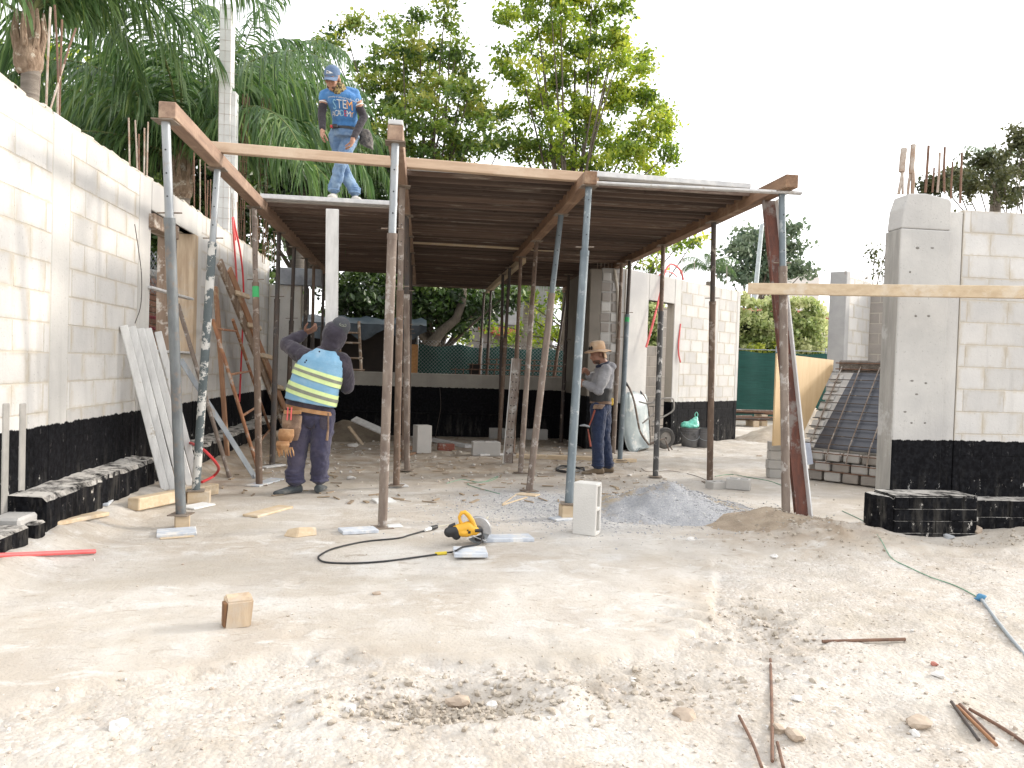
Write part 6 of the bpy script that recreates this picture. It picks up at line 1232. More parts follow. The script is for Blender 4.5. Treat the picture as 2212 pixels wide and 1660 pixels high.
# wheelbarrow: built level, then stood on its nose
def wheelbarrow():
    g = GG(1400, 972); Y = g.y; o = thing('wheelbarrow', 'galvanised wheelbarrow tipped up on its nose against the white wall', 'wheelbarrow', (g.x, Y, gz(g.x, g.y)))
    Q = lambda x, y, dy=0.0: AY(x, y, Y+dy); gal = MAT('galvanised_sheet', (.33, .37, .37), (.24, .28, .285), 5, rough=.55, metal=.3, bump=.1, c3=(.46, .46, .44), s3=4); tub = M['rust2']
    # tray: mouth outline and floor outline, mouth faces left towards the viewer
    mouth = [(1352, 848), (1351, 880), (1350, 915), (1352, 945), (1358, 967), (1367, 978), (1377, 977), (1385, 968)]; far = [(1362, 843), (1385, 843), (1398, 850), (1402, 870), (1403, 900), (1403, 930), (1401, 955), (1392, 968)]
    m = MB(); vs = []
    for (x, y), (x2, y2) in zip(mouth, far):
        for k in range(7):
            f = k/6; bulge = math.sin(f*math.pi)**.8; p = Q(x+(x2-x)*f, y+(y2-y)*f, -.30+.60*f); p = p + V((-.02+.20*bulge*.6, 0, 0)); vs.append(p)
    m.add(vs, [(i*7+k, i*7+k+1, (i+1)*7+k+1, (i+1)*7+k) for i in range(7) for k in range(6)]); t = m.build('tray', gal, o, True)
    sb = t.modifiers.new('s', 'SUBSURF'); sb.levels = sb.render_levels = 1; sd = t.modifiers.new('t', 'SOLIDIFY'); sd.thickness = .006
    rim = [V(vs[i*7]) for i in range(8)]; MB().tube(curve_pts(rim, 4), .011, 8).build('tray_rim', gal, o, True)
    for pts, hd in (([(1347, 819), (1361, 842), (1370, 868), (1377, 905), (1384, 935), (1402, 962)], -.22), ([(1376, 838), (1392, 858), (1401, 885), (1403, 930), (1404, 962)], .20)):
        P = [Q(x, y, hd) for x, y in pts]; MB().tube(curve_pts(P, 5), .017, 10).build('handle_tube', tub, o, True); d = (P[0]-P[1]).normalized(); MB().tube([P[0]+d*.03, P[0]-d*.13], .021, 10).build('grip', M['black'], o, True)
    for pts, hd in (([(1380, 868), (1398, 872), (1412, 868), (1416, 860), (1419, 862), (1420, 880), (1414, 893), (1400, 905), (1388, 915)], -.20), ([(1390, 870), (1410, 872), (1430, 862), (1450, 861), (1455, 866), (1455, 885), (1440, 897), (1410, 912)], .18)):
        MB().tube(curve_pts([Q(x, y, hd) for x, y in pts], 5), .014, 8).build('leg_loop', MAT('bent_leg', (.36, .34, .31), (.26, .24, .22), 9, rough=.6, metal=.3) if 'bent_leg' not in bpy.data.materials else bpy.data.materials['bent_leg'], o, True)
    wc = Q(1436, 947, .0); Mx = Matrix.Translation(wc) @ Matrix.Rotation(R_(90), 4, 'X') @ Matrix.Rotation(R_(14), 4, 'Y')
    MB().lathe([(.105, -.04), (.135, -.05), (.165, -.045), (.178, -.02), (.18, 0), (.178, .02), (.165, .045), (.135, .05), (.105, .04)], 32, Mx).build('tyre', MAT('dusty_tyre', (.10, .095, .085), (.055, .052, .05), 10, bump=.4), o, True)
    MB().lathe([(.02, -.05), (.03, -.045), (.035, -.012), (.085, -.014), (.105, -.035), (.107, .03), (.02, .035)], 26, Mx).build('rim', MAT('dusty_rim', (.30, .28, .25), (.20, .18, .16), 9, metal=.3), o, True)
    MB().tube([Q(1404, 958, -.16), Q(1436, 947, -.12), Q(1448, 982, -.12)], .013, 8).build('wheel_fork', tub, o, True); MB().tube([Q(1400, 962, .14), Q(1436, 947, .12), Q(1456, 978, .12)], .013, 8).build('wheel_fork', tub, o, True)
wheelbarrow()
def bucket(label, px, py, r, h):
    p = GG(px, py); z = gz(p.x, p.y); o = thing('bucket', label, 'bucket', (p.x, p.y, z), 'grey buckets by the white wall'); mt = MAT('grey_plastic', (.10, .10, .105), (.15, .145, .14), 6, rough=.6, c3=(.05, .05, .05), s3=5) if 'grey_plastic' not in bpy.data.materials else bpy.data.materials['grey_plastic']; T = Matrix.Translation((p.x, p.y, z))
    MB().lathe([(r*.80, 0), (r*.82, .004), (r*.93, h*.70), (r*.99, h*.71), (r*.99, h*.76), (r*.95, h*.77), (r*.96, h*.83), (r*1.01, h*.84), (r*1.01, h*.88), (r*.97, h*.89), (r*1.0, h*.96), (r*1.04, h*.97), (r*1.04, h), (r*.97, h), (r*.95, h*.5), (r*.78, .01), (.001, .01)], 28, T).build('shell', mt, o, True)
    q = [V((p.x, p.y, z)) + V((r*1.02*math.cos(a), -r*1.03*abs(math.sin(a))-.004, h*.80-math.sin(a)*h*.42)) for a in [math.pi*k/10 for k in range(11)]]; MB().tube(q, .005, 6).build('bail_handle', M['steel'], o, True); return p, z
pb, zb_ = bucket('grey plastic bucket with a green bag on top', 1489, 966, .165, .34); bucket('second grey bucket half hidden behind the rusty prop', 1519, 965, .165, .33)
m = MB(); c = V((pb.x+.01, pb.y, zb_+.37)); m.ell(c+V((-.02, 0, .0)), (.165, .12, .06)); m.ell(c+V((-.09, 0, .03)), (.075, .08, .05)); loft(m, [(c+V((0, 0, .0)), (.15, 0, 0), (0, .11, 0)), (c+V((.04, 0, .07)), (.10, 0, 0), (0, .08, 0)), (c+V((.08, 0, .13)), (.045, 0, 0), (0, .045, 0)), (c+V((.10, 0, .165)), (.02, 0, 0), (0, .02, 0))])
pbg = organic('plastic_bag', m, MAT('teal_bag', (.12, .58, .44), (.28, .68, .54), 12, rough=.35, bump=.2), None, .009, 2, .04, .06, origin=c); tag(pbg, 'knotted green plastic bag sitting on the bucket', 'bag')
MB().tube(curve_pts([c+V((.09, 0, .15)), c+V((.07, 0, .20)), c+V((.10, 0, .245)), c+V((.125, 0, .20)), c+V((.105, 0, .15))], 5), .007, 6).build('handle_loop', bpy.data.materials['teal_bag'], pbg, True)
# ---------------------------------------------------------------- pipes, rods, ropes
def rod(label, px, r, m, name, cat, group='rods and hoses lying on the ground', sub='shaft', tip=None):
    P = gcurve(px, r); o = thing(name, label, cat, P[0], group); MB().tube(P, r, 8).build(sub, m, o, True)
    e0, e1 = P[0], P[-1]; d0 = (P[0]-P[1]).normalized(); MB().tube([e0, e0+d0*.004], r*1.02, 8).build('cut_end', tip or m, o, True); return o
rod('bright red pipe lying at the left edge of the sand', ((-60, 1210), (205, 1198)), .0145, M['redpale'], 'red_pipe', 'pipe')
rod('short rusty tube lying across the sand at the right', ((1778, 1391), (1955, 1387)), .0085, M['rebar'], 'rusty_tube', 'tube')
rod('rusty bar standing up and down the picture in the right foreground', ((1664, 1430), (1667, 1540), (1668, 1652)), .0062, M['rebar'], 'rebar_rod', 'rebar'); rod('thin bent bar in the bottom foreground left of the long bar', ((1597, 1555), (1625, 1610), (1645, 1665)), .006, M['rebar'], 'rebar_rod', 'rebar'); rod('short bar at the bottom edge right of the long bar', ((1679, 1612), (1692, 1665)), .006, M['rebar'], 'rebar_rod', 'rebar')
rod('grey bar leftmost of the four at the bottom right corner', ((2056, 1524), (2114, 1606)), .007, M['darktube'], 'rebar_rod', 'rebar'); rod('orange rusty bar second of the four at the bottom right corner', ((2068, 1533), (2152, 1617)), .007, MAT('orange_bar', (.33, .16, .07), (.22, .11, .06), 12), 'rebar_rod', 'rebar'); rod('olive rusty bar third of the four at the bottom right corner', ((2074, 1530), (2146, 1603)), .007, M['rebar'], 'rebar_rod', 'rebar'); rod('dark bar rightmost of the four pointing out of the corner', ((2096, 1540), (2170, 1583), (2240, 1625)), .007, M['rebar'], 'rebar_rod', 'rebar')
rod('grey garden hose running out at the right edge', ((2119, 1297), (2150, 1340), (2185, 1385), (2240, 1450)), .0095, MAT('grey_hose', (.30, .33, .345), (.24, .265, .28), 8, rough=.6), 'garden_hose', 'hose'); rod('thin green rope tied to the grey hose', ((1820, 1105), (1870, 1130), (1900, 1165), (1925, 1200), (1960, 1225), (2010, 1250), (2060, 1265), (2100, 1285), (2119, 1297)), .0035, MAT('green_rope', (.12, .26, .17), (.20, .33, .24), 40), 'green_rope', 'rope')
p = GG(2119, 1297); m = MB(); m.ell(p+V((0, 0, .02)), (.03, .022, .02)); limb(m, [p, p+V((.05, .02, .02))], [.012, .006]); limb(m, [p, p+V((-.05, -.01, .015))], [.012, .006]); tag(organic('rag_knot', m, MAT('blue_rag', (.08, .24, .40)), None, .006, 1, .02, .03, origin=p), 'blue rag knotted where hose and rope meet', 'rag')
rod('loose coil of black hose at the feet of the man in the hat', [(1232+30*math.cos(a), 1013+6*math.sin(a)+.4*a) for a in [k*.5 for k in range(26)]], .010, M['black'], 'hose_coil', 'hose'); rod('tangle of pale green string on the gravel', ((965, 1045), (1000, 1037), (1040, 1043), (1075, 1030), (1060, 1040), (1010, 1046), (1050, 1060), (1080, 1068)), .004, bpy.data.materials['green_rope'], 'green_string', 'string'); rod('green string lying behind the gravel heap', ((1545, 1030), (1580, 1026), (1615, 1032), (1660, 1040), (1690, 1050)), .005, bpy.data.materials['green_rope'], 'green_string', 'string')
rod('thin wire curling on the sand before the wheelbarrow', ((1385, 1012), (1400, 1020), (1450, 1018), (1500, 1028), (1530, 1040)), .003, M['darktube'], 'loose_wire', 'wire')
def hang(label, pts, r, m, name='red_conduit', cat='conduit', group='red conduits'):
    o = thing(name, label, cat, pts[0], group); P = curve_pts(pts, 7); MB().tube(P, r, 8).build('tube', m, o, True); d = (P[-1]-P[-2]).normalized(); MB().tube([P[-1], P[-1]+d*.004], r*1.02, 8).build('cut_end', m, o, True)
W = lambda x, y, d=.03: AX(x, y, XL+d)
hang('pale red conduit looped over the left wall and hanging straight down', [W(509, 520), W(503, 475, .0), W(503, 480), W(507, 540), W(511, 600), W(513, 640)], .014, M['redpale']); hang('red conduit hanging in a long curve behind the ladder', [W(504, 470, .0), W(510, 500, .05), W(519, 545, .08), W(525, 600, .1), W(526, 660, .1), W(522, 760, .1), W(519, 830, .1), W(517, 868, .1)], .013, M['red'])
hang('red conduit arching on the ground behind the white planks', [GG(400, 955, .35), GG(418, 960, .42), GG(443, 975, .40), GG(466, 1000, .28), GG(472, 1015, .14), GG(460, 1030, .04), GG(436, 1042, .012)], .014, M['red'])
OW = lambda x, y, d=.03: APL(x, y, OA+ON*d, ON)
hang('red conduit looping over the oblique wall and dangling in the doorway', [OW(1476, 604, -.05), OW(1470, 585), OW(1457, 573), OW(1446, 573), OW(1435, 592), OW(1425, 640, .08), OW(1410, 700, .1), OW(1396, 750, .1)], .018, M['redpale']); hang('thin red conduit arcing beside the loop on the oblique wall', [OW(1462, 598, -.04), OW(1452, 590), OW(1440, 588), OW(1424, 594)], .012, M['redpale']); hang('short red conduit stub in a chase of the oblique wall', [OW(1470, 700, .01), OW(1466, 740, .02), OW(1466, 765, .03), OW(1470, 783, .05)], .014, M['redpale'])
hang('thin cord hanging on the left wall above the white planks', [W(291, 485), W(300, 545), W(306, 600), W(304, 660), W(292, 698)], .004, M['darktube'], 'wall_cord', 'cord', None)
hang('black cable hanging down the low back wall', [AY(950, 836, 13.97), AY(952, 880, 13.95), AY(945, 920, 13.9), AY(940, 948, 13.7)], .006, M['darktube'], 'hanging_cable', 'cable', None)
# ---------------------------------------------------------------- stones worth picking out
mw = MAT('white_lump', (.62, .60, .57), (.52, .50, .47), 12); mb_ = MAT('tan_stone', (.42, .34, .26), (.33, .26, .20), 12); mg = MAT('grey_stone', (.36, .37, .38), (.28, .29, .30), 12); mr = MAT('red_chip', (.42, .16, .12))
def stone(label, x, y, s, m, flat=.6):
    p = GG(x, y); b = bmesh.new(); bmesh.ops.create_icosphere(b, subdivisions=2, radius=1); r = random.Random(x); q = [r.uniform(.8, 1.25) for _ in range(3)]
    for v in b.verts: k = 1+.55*mnoise.noise(v.co*1.1+V((x, y, 0)))+.2*mnoise.noise(v.co*3+V((y, x, 0))); v.co = V((v.co.x*q[0], v.co.y*q[1], v.co.z*flat))*s*k
    me = bpy.data.meshes.new('stone'); b.to_mesh(me); b.free(); me.materials.append(m); o = bpy.data.objects.new('stone', me); COL.objects.link(o); o.location = (p.x, p.y, gz(p.x, p.y)+s*flat*.45); tag(o, label, 'stone', 'loose stones on the ground')
for a in (('white plaster lump in the bottom left foreground', 255, 1572, .032, mw), ('tan clod on the spoil ridge in the centre foreground', 990, 1525, .04, mb_, .6), ('tan clod beside a small white one on the spoil ridge', 1062, 1528, .028, mw), ('blue white flake near the centre bottom', 758, 1535, .022, mw), ('tan stone at the right bottom beside the long bar', 1680, 1580, .035, mb_), ('larger tan stone low in the right foreground', 1716, 1595, .04, mb_), ('white flat stone right of the long bar', 1720, 1512, .022, mw), ('white stone at the far right of the sand', 2025, 1462, .022, mw), ('grey stone cluster piece at the bottom right', 1985, 1568, .045, mb_, .5), ('white round stone below the larger boulder at bottom right', 1978, 1590, .022, mw), ('red brick chip right of the rusty tube', 2018, 1438, .018, mr), ('white lump by the front of the gravel heap', 1492, 1168, .03, mw), ('white pale stone near the right spoil ridge', 1672, 1200, .028, mw), ('white crumpled lump behind the vest man by the props', 762, 965, .07, mw, .5), ('white plaster lump between the vest man and middle props', 758, 1035, .05, mw, .5), ('small tan stone on the middle of the trodden pad', 813, 1285, .02, mb_), ('pale clod at the near end of the left plinth', 60, 1115, .06, mw), ('tan clod in front of the spoil ridge', 1480, 1550, .035, mb_), ('dark stick like clod left of the block stack', 1640, 985, .05, mb_, .4), ('rubble lump right of the pier plinth', 2105, 1150, .06, mb_, .7), ('rubble lump at the right edge by the plinth', 2190, 1140, .07, mg, .7), ('grey chunk before the pier plinth at the right', 2050, 1160, .04, mg)): stone(*a)
# ================================================================ STAIR FORM AT THE RIGHT
SD, ST = V((.77, .64, 0)).normalized(), V((.64, -.77, 0)).normalized(); S0 = V((4.84, 9.16, .42))
st = thing('stair_formwork', 'sloping stair form with black sheet and tied rebar mesh beside the right pier', 'formwork', (4.9, 9.2, 0))
slp = (SD + V((0, 0, 1.02))).normalized(); SL = 1.36; nrm_ = ST.cross(slp); nrm_ = nrm_ if nrm_.z > 0 else -nrm_
MB().prism([S0-nrm_*.02, S0+ST*1.5-nrm_*.02, S0+ST*1.5+slp*SL-nrm_*.02, S0+slp*SL-nrm_*.02], -nrm_*.05).build('sloping_bed', M['block_plain'], st)
MB().prism([S0+ST*.10, S0+ST*1.5, S0+ST*1.5+slp*(SL-.02), S0+ST*.22+slp*(SL-.02)], -nrm_*.012).build('black_sheet', MAT('plastic_sheet', (.035, .038, .05), (.055, .06, .075), 5, rough=.35, bump=.15, bscale=8), st)
for k in range(7): a = S0+ST*(.06+.24*k)+nrm_*.045; MB().tube([a-slp*.12+V((0, 0, -.12)), a, a+slp*(SL+.03)], .008, 6).build('rebar', M['rust2'], st, True)
for k in range(10): a = S0+slp*(.04+.14*k)+nrm_*.03; MB().tube([a-ST*.05, a+ST*1.5], .0065, 6).build('rebar', M['darktube'], st, True)
for k in range(8): a = S0-ST*.02+slp*(.05+.165*k); MB().box(a+ST*.05+nrm_*.0, (.15, .13, .03), frame(slp, nrm_)).build('edge_stone', M['block_plain'], st, bevel=.012)
for r_i in range(3):
    for k in range(6):
        c = S0+ST*(.12+.22*k+(.1 if r_i % 2 else 0))+V((0, 0, -.10-.125*r_i)); MB().box(c+SD*random.uniform(.03, .06), (.205*random.uniform(.85, 1), .12, .11), Matrix.Rotation(math.atan2(ST.y, ST.x), 3, 'Z')).build('base_stone', random.choice((M['block_plain'], M['brickwall_d'])), st, bevel=.016, seg=2)
MB().prism([S0+ST*0+V((0, 0, -.03))+SD*.13, S0+ST*1.5+V((0, 0, -.03))+SD*.13, S0+ST*1.5+V((0, 0, -.45))+SD*.13, S0+V((0, 0, -.45))+SD*.13], SD*.1).build('base_core', M['brickwall_d'], st)
for z in (.36, .24, .14): MB().tube([S0-ST*.05-SD*.06+V((0, 0, z-.42)), S0+ST*1.5-SD*.06+V((0, 0, z-.42))], .007, 6).build('rebar', M['rebar'], st, True)
for k in range(5): c = G(1735+46*k, 1032+3*k); MB().box((c.x, c.y+.05, .05), (.27, .15, .10), Matrix.Rotation(-.55+random.uniform(-.1, .1), 3, 'Z')).build('kerb_block', M['block_plain'], st, bevel=.012)
topc = S0+slp*SL
MB().box(topc+ST*.75+SD*.10+V((0, 0, .06)), (1.5, .16, .16), Matrix.Rotation(math.atan2(ST.y, ST.x), 3, 'Z')).build('landing_edge', MAT('dark_rough', (.10, .085, .07), (.18, .16, .14), 12, bump=.8, bscale=30, dist=.03), st, bevel=.02)
for z in (.02, .10): MB().tube([topc+ST*-.03+V((0, 0, z)), topc+ST*1.5+V((0, 0, z))], .008, 6).build('rebar', M['rebar'], st, True)
ply = thing('plywood_sheet', 'tan plywood sheet standing on the left side of the stair form', 'plywood', S0-SD*.75)
pa = S0-SD*.80-ST*.06; pb_ = S0+SD*.95-ST*.06; MB().prism([V((pa.x, pa.y, .46)), V((pa.x+SD.x*.70, pa.y+SD.y*.70, .44)), V((pb_.x, pb_.y, 1.40)), V((pb_.x, pb_.y, 1.53)), V((pa.x, pa.y, 1.56))], -ST*.018).build('sheet', M['plywood'], ply); MB().beam((pa.x-.01, pa.y-.01, .46), (pa.x-.01, pa.y-.01, 1.56), .03, .03).build('edge_batten', M['palewood_z'], ply)
for k in range(4):
    p = G(1683, 1034); hollow_block(('lowest', 'second', 'third', 'topmost')[k]+' block of the stack under the plywood sheet', (p.x+random.uniform(-.01, .02), p.y+.05, .005+k*.115), (.26, .14, .11), -.1+random.uniform(-.05, .05), M['block_plain'], group='blocks stacked under the plywood')
p = AY(1746, 985, 9.0); tag(MB().prism([p+V((-.05, 0, .16)), p+V((.02, 0, .16)), p+V((.07, 0, -.10)), p+V((-.04, 0, -.12))], V((0, .004, 0))).build('paper_bag', MAT('blue_paper', (.55, .60, .72)), None), 'scrap of pale blue paper behind the leaning panel', 'paper')
# ================================================================ FAR RIGHT
fc = G(1830, 588, 2.95); fw = thing('far_block_wall', 'grey concrete post and white block wall behind the stair form', 'wall', (fc.x, fc.y, 0))
ang = math.atan2(SD.y, SD.x); c = V((fc.x, fc.y, 1.5))-ST*.1; MB().box(c-SD*.0+ST*-.0+V((0, 0, -.02)), (.16, .26, 2.95), Matrix.Rotation(ang, 3, 'Z')).build('concrete_post', MAT('grey_post', (.37, .365, .355), (.31, .305, .30), 4), fw, bevel=.008)
block_wall(fw, V((fc.x, fc.y, 0))+SD*.085-ST*-.02, SD, ST, .95, 0, 2.88, .205, .40, [], M['block'], M['mortar'])
q0 = V((fc.x, fc.y, 0))+SD*1.04+ST*.0; block_wall(fw, q0, ST, -SD, 1.2, 0, 2.8, .17, .34, [], M['brickwall_d'], M['mortar'], name='rough_block')
for k in range(4): MB().tube([(fc.x-.06+.04*k, fc.y-.05+.03*k, 2.9), (fc.x-.06+.04*k, fc.y-.05+.03*k, 3.55)], .0045, 5).build('rebar', M['rebar_w'], fw, True)
for k in range(6): q = V((fc.x, fc.y, 0))+SD*(.5+.08*k); MB().tube([(q.x, q.y, 2.85), (q.x, q.y, 3.1+.04*(k % 3))], .006, 5).build('rebar', M['rebar_w'], fw, True)
net = thing('green_netting_fence', 'dark green shade netting stretched on posts at the right', 'fence', (9, 20, 0)); gm = MAT('green_net', (.006, .065, .05), (.004, .045, .036), 3, (1, 1, 12), .8, .4, 60)
def netting(par, x0, x1, Y, zt, zb, waves=.03, sag=.05, m=gm):
    n = 40; vs = []
    for i in range(n+1):
        x = x0+(x1-x0)*i/n
        for j in range(9): f = j/8; vs.append((x, Y+waves*math.sin(i*1.1)*(.4+f)+.02*math.sin(j*2+i*.4), zb+(zt-sag*abs(math.sin(i*.35))-zb)*f))
    return MB().add(vs, [(i*9+j, (i+1)*9+j, (i+1)*9+j+1, i*9+j+1) for i in range(n) for j in range(8)]).build('netting', m, par, True)
netting(net, 7.6, 12.8, 20.2, 1.95, .05)
for x in (7.7, 9.75, 11.2, 12.7): MB().tube([(x, 20.3, 0), (x, 20.3, 2.1)], .025, 8).build('fence_post', M['steel'], net, True)
MB().tube([(7.6, 20.15, 1.98), (12.8, 20.15, 2.0)], .012, 6).build('top_rail', M['steel'], net, True)
for x0, x1, y, z, lab in ((6.9, 9.0, 18.6, .34, 'upper bundle of long rusty bars lying by the netting'), (6.8, 8.6, 18.2, .20, 'lower bundle of long boards lying by the netting')):
    o = thing('bar_bundle', lab, 'bars', (x0, y, z)); 
    for k in range(7): MB().tube([(x0+random.uniform(-.2, .2), y+.05*k, z+random.uniform(-.04, .06)), (x1+random.uniform(-.3, .3), y+.05*k, z+random.uniform(-.04, .06))], .025, 6).build('bar', M[random.choice(('rebar', 'rust2', 'darktube'))], o, True)
    for x in (x0+.3, x1-.4): MB().bx(x, x+.15, y-.05, y+.4, 0, z-.05).build('skid', M['palewood'], o)
# houses
rt = MAT('roof_tile', (.40, .12, .07), (.30, .085, .055), 6, rough=.8); hw = MAT('house_render', (.62, .58, .54), (.58, .54, .50), 2, bump=.1); glass = MAT('dark_window', (.02, .022, .025), rough=.15, bump=0); trim = MAT('white_trim', (.70, .70, .69), bump=.05)
def house(label, X0, X1, Y, z_e, roofh, wins, tile_px=None):
    o = thing('house', label, 'house', ((X0+X1)/2, Y, 0)); MB().bx(X0, X1, Y, Y+6, 0, z_e).build('wall', hw, o); 
    rf = MB().prism([(X0-.4, Y-.4, z_e), (X1+.4, Y-.4, z_e), (X1+.4, Y+3, z_e+roofh), (X0-.4, Y+3, z_e+roofh)], (0, 0, .06)).build('roof', rt, o)
    n = int((X1-X0+.8)/.25); lng = math.hypot(3.4, roofh)
    for k in range(n): x = X0-.4+.125+k*.25; MB().tube([(x, Y-.45, z_e+.07), (x, Y+3, z_e+roofh+.07)], .075, 6).build('roof_tile', rt, rf, True)
    MB().bx(X0-.42, X1+.42, Y-.48, Y-.40, z_e-.16, z_e-.01).build('fascia', trim, o)
    for a, b, c, d in wins:
        w = MB().bx(a, b, Y-.03, Y+.02, c, d).build('window', trim, o); MB().bx(a+.06, b-.06, Y-.045, Y-.032, c+.06, d-.06).build('pane', glass, w)
a, b = AY(1600, 640, 30), AY(1800, 660, 30)
house('pale house with red tiled eaves behind the hedge at the right', a.x, b.x+.2, 30, 3.62, .5, [(AY(1738, 700, 30).x, AY(1770, 700, 30).x, 2.2, 3.1)]); a, b = AY(1795, 640, 26), AY(1830, 660, 26); house('dark porch with a small tiled roof beside the far concrete post', a.x-.1, b.x+2, 27, 2.2, .4, [(a.x, b.x+1.5, .2, 2.0)])
lp_ = thing('lamp_pole', 'pale leaning street lamp pole beyond the hedge', 'lamp pole', (AY(1628, 700, 34).x, 34, 0)); q0, q1 = AY(1629, 690, 34), AY(1646, 485, 34); MB().tube([(q0.x-.3, 34, 0), q1], [.13, .09], 10).build('pole', MAT('pale_pole', (.45, .52, .53), rough=.5), lp_, True); MB().tube([q1, q1+V((.5, 0, .1))], .05, 8).build('arm', bpy.data.materials['pale_pole'], lp_, True)
sg = thing('far_building', 'far cream gable building behind the right corner prop', 'building', (AY(1735, 605, 48).x, 48, 0)); a, b = AY(1700, 612, 48), AY(1770, 600, 48); MB().prism([(a.x, 48, 0), (b.x, 48, 0), (b.x, 48, b.z), ((a.x+b.x)/2-.3, 48, b.z+.5), (a.x, 48, a.z)], (0, 5, 0)).build('wall', hw, sg); MB().bx(b.x-1.2, b.x-.2, 47.95, 48.02, 1, 2.4).build('window', glass, sg)
# ================================================================ BEHIND THE LOW WALL
sh_ = thing('tarpaulin_shelter', 'lean-to shelter roofed with a dark blue tarpaulin beyond the low wall', 'shelter', (-1, 17, 0)); a, b = AY(700, 700, 17), AY(912, 700, 17)
n = 26; vs = []
for i in range(n+1):
    x = a.x-1.2+(b.x+.1-a.x+1.2)*i/n
    for j in range(8): f = j/7; vs.append((x, 16.6+2.2*f, 2.10+.28*f+.03*math.sin(i*1.3+j)+.02*math.sin(i*3.1)))
MB().add(vs, [(i*8+j, (i+1)*8+j, (i+1)*8+j+1, i*8+j+1) for i in range(n) for j in range(7)]).build('tarpaulin', MAT('dark_blue_tarp', (.035, .05, .065), (.06, .08, .10), 4, rough=.4, bump=.4, bscale=7, dist=.05), sh_, True)
vs = []
for i in range(n+1):
    x = a.x-1.2+(b.x+.1-a.x+1.2)*i/n
    for j in range(4): vs.append((x, 16.6+.03*math.sin(i*1.7+j), 2.12-(.12+.06*math.sin(i*.9))*j/3*2))
MB().add(vs, [(i*4+j, i*4+j+1, (i+1)*4+j+1, (i+1)*4+j) for i in range(n) for j in range(3)]).build('hanging_edge', bpy.data.materials['dark_blue_tarp'], sh_, True)
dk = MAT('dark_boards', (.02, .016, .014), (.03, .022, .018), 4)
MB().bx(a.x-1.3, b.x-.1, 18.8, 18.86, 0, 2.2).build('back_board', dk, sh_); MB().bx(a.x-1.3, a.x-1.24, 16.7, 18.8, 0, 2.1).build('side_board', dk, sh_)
for x in (a.x+.4, b.x-.06): MB().beam((x, 16.65, 0), (x, 16.65, 2.12), .07, .07).build('post', M['redwood_z'], sh_)
os_ = AY(893, 760, 16.7); MB().bx(os_.x-.17, os_.x+.10, 16.72, 16.74, .3, 1.72).build('strand_board', MAT('strand_board', (.48, .25, .10), (.36, .18, .07), 30), sh_)
il = thing('wooden_ladder', 'wooden ladder leaning inside the dark shelter', 'ladder', AY(790, 800, 16.4)); la, lb = AY(775, 700, 16.5), AY(787, 800, 16.3); 
for dx in (0, -.42): MB().tube([la+V((dx, 0, .05)), lb+V((dx, 0, -.9))], .03, 8).build('side_rail', M['oldwood_z'], il, True)
for f in (.2, .42, .75, 1.0, 1.3): c = la.lerp(lb, f); MB().tube([c, c+V((-.42, 0, 0))], .02, 8).build('rung', M['oldwood_z'], il, True)
gf = thing('chainlink_fence', 'chain link fence backed with green netting beyond the low wall', 'fence', (1.6, 18, 0)); netting(gf, -.15, 4.4, 18.1, 1.80, .0, .03, .08)
cm = MB(); x0, x1, zb0, zt0 = -.15, 4.4, .6, 1.86; s_ = .085; k = x0-(zt0-zb0)
while k < x1:
    for sgn in (1, -1):
        xa, xb = (k, k+(zt0-zb0)); za, zb2 = (zb0, zt0) if sgn > 0 else (zt0, zb0)
        f0, f1 = max(0, (x0-xa)/(xb-xa)), min(1, (x1-xa)/(xb-xa))
        if f1 > f0: cm.beam((xa+(xb-xa)*f0, 18.0, za+(zb2-za)*f0), (xa+(xb-xa)*f1, 18.0, za+(zb2-za)*f1), .005, .005)
    k += s_
tag(cm.build('wire_mesh', MAT('galv_wire', (.35, .37, .37), metal=.4, rough=.5), gf), kind='stuff')
for x in (-.1, 1.4, 2.9, 4.3): MB().tube([(x, 18.02, 0), (x, 18.02, 1.95)], .024, 8).build('fence_post', M['steel'], gf, True)
for j in range(4):
    zb = 1.0+.115*j; o = thing('beam_cage', ('lowest', 'second', 'third', 'top')[j]+' rusty beam cage stacked behind the low wall', 'rebar cage', (1.5, 15.6, zb), 'beam cages behind the low wall'); xs0 = .25+.35*j
    for dy in (0, .16):
        for dz in (0, .10): MB().tube([(xs0, 15.6+dy+.1*j, zb+dz), (4.3, 15.6+dy+.1*j, zb+dz+.02)], .007, 5).build('long_bar', M['rebar'], o, True)
    x = xs0+.1
    while x < 4.2: MB().tube([(x, 15.6+.1*j, zb), (x, 15.76+.1*j, zb), (x, 15.76+.1*j, zb+.11), (x, 15.6+.1*j, zb+.13), (x, 15.6+.1*j, zb)], .005, 4).build('stirrup', M['rebar'], o); x += .16
    for x in (1.0, 3.4): MB().bx(x, x+.2, 15.55+.1*j, 15.8+.1*j, 0, zb-.008).build('trestle', dk, o)
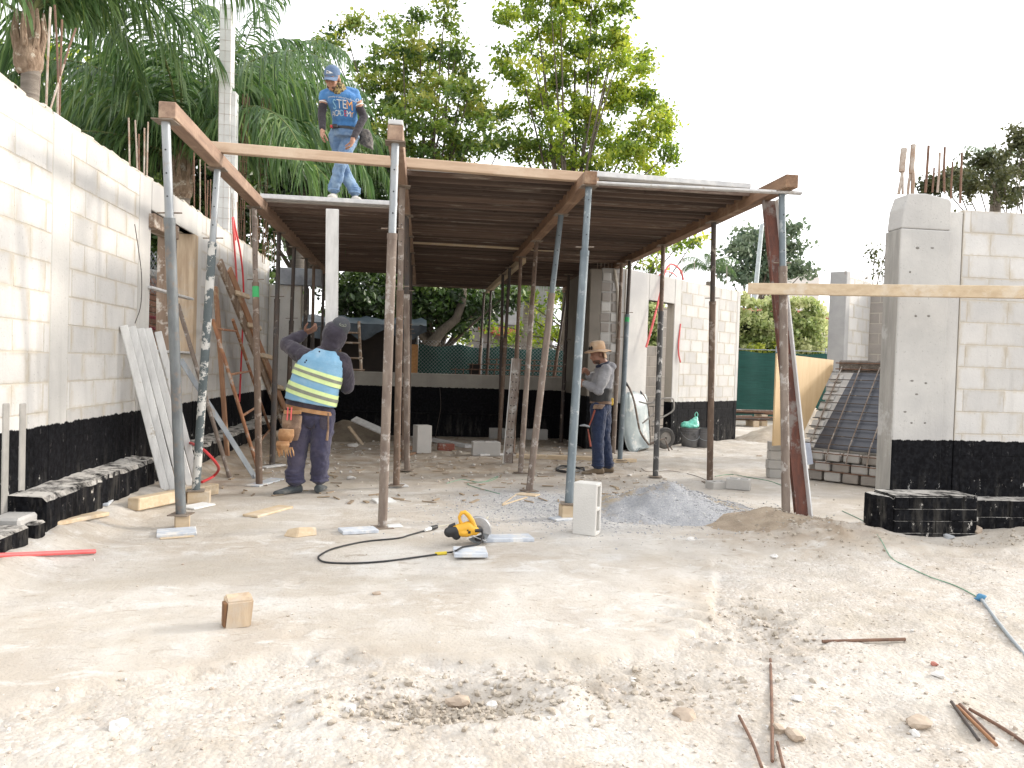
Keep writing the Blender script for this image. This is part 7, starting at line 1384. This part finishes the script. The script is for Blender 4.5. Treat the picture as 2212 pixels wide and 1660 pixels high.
a, b = AY(925, 730, 26), AY(1200, 730, 26); house('brick house with a tiled eave seen under the deck behind the trees', a.x-1, b.x+3, 27, 1.70, .18, [(a.x+.3, a.x+1.6, .6, 2.0), (b.x-1.6, b.x-.7, .5, 2.0)])
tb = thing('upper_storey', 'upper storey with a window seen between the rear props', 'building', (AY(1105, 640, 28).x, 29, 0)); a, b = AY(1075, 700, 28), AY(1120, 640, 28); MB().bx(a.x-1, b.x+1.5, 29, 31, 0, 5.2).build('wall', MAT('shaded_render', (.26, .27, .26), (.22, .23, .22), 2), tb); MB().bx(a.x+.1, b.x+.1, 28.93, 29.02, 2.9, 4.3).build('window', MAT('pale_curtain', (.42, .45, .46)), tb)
for k in range(6): MB().tube([(a.x+.2+.2*k, 28.4, 2.5), (a.x-.6+.2*k, 29, 2.75)], .08, 6).build('roof_tile', rt, tb, True)
# brick stub and wire roll seen through the left window
bs = thing('brick_stub_wall', 'broken red brick wall end seen through the left window opening', 'wall', (-3.6, 10.6, 0)); bmat = MAT('old_brick', (.40, .22, .16), (.30, .16, .12), 8, c3=(.50, .46, .42), s3=5, var=.15)
pz = AX(330, 590, -3.6); Yc = pz.y
MB().bx(-3.75, -3.62, Yc-1.2, Yc+.35, 0, pz.z-.1).build('mortar_core', M['mortar'], bs)
for r_i in range(26):
    z = pz.z-.10-.065*r_i*1.2; 
    for k in range(6): y = Yc+.30-.26*k-(.13 if r_i % 2 else 0)+random.uniform(-.01, .01); MB().box((-3.615, y, z), (.03, .24, .066)).build('brick', bmat, bs, bevel=.006)
MB().box((-3.68, Yc-.3, pz.z-.03), (.2, 1.4, .12), Matrix.Rotation(.06, 3, 'X')).build('render_cap', M['block_plain'], bs, bevel=.03)
wr_ = thing('wire_roll', 'roll of chicken wire standing behind the left window', 'wire roll', AX(334, 600, -3.3)); c = AX(333, 590, -3.3)
for k in range(14):
    for sgn in (1, -1): MB().tube([V((c.x+.12*math.cos(.45*k+sgn*t*.4), c.y+.12*math.sin(.45*k+sgn*t*.4), c.z-.25+.1*t)) for t in range(6)], .003, 4).build('wire', M['steel'], wr_)
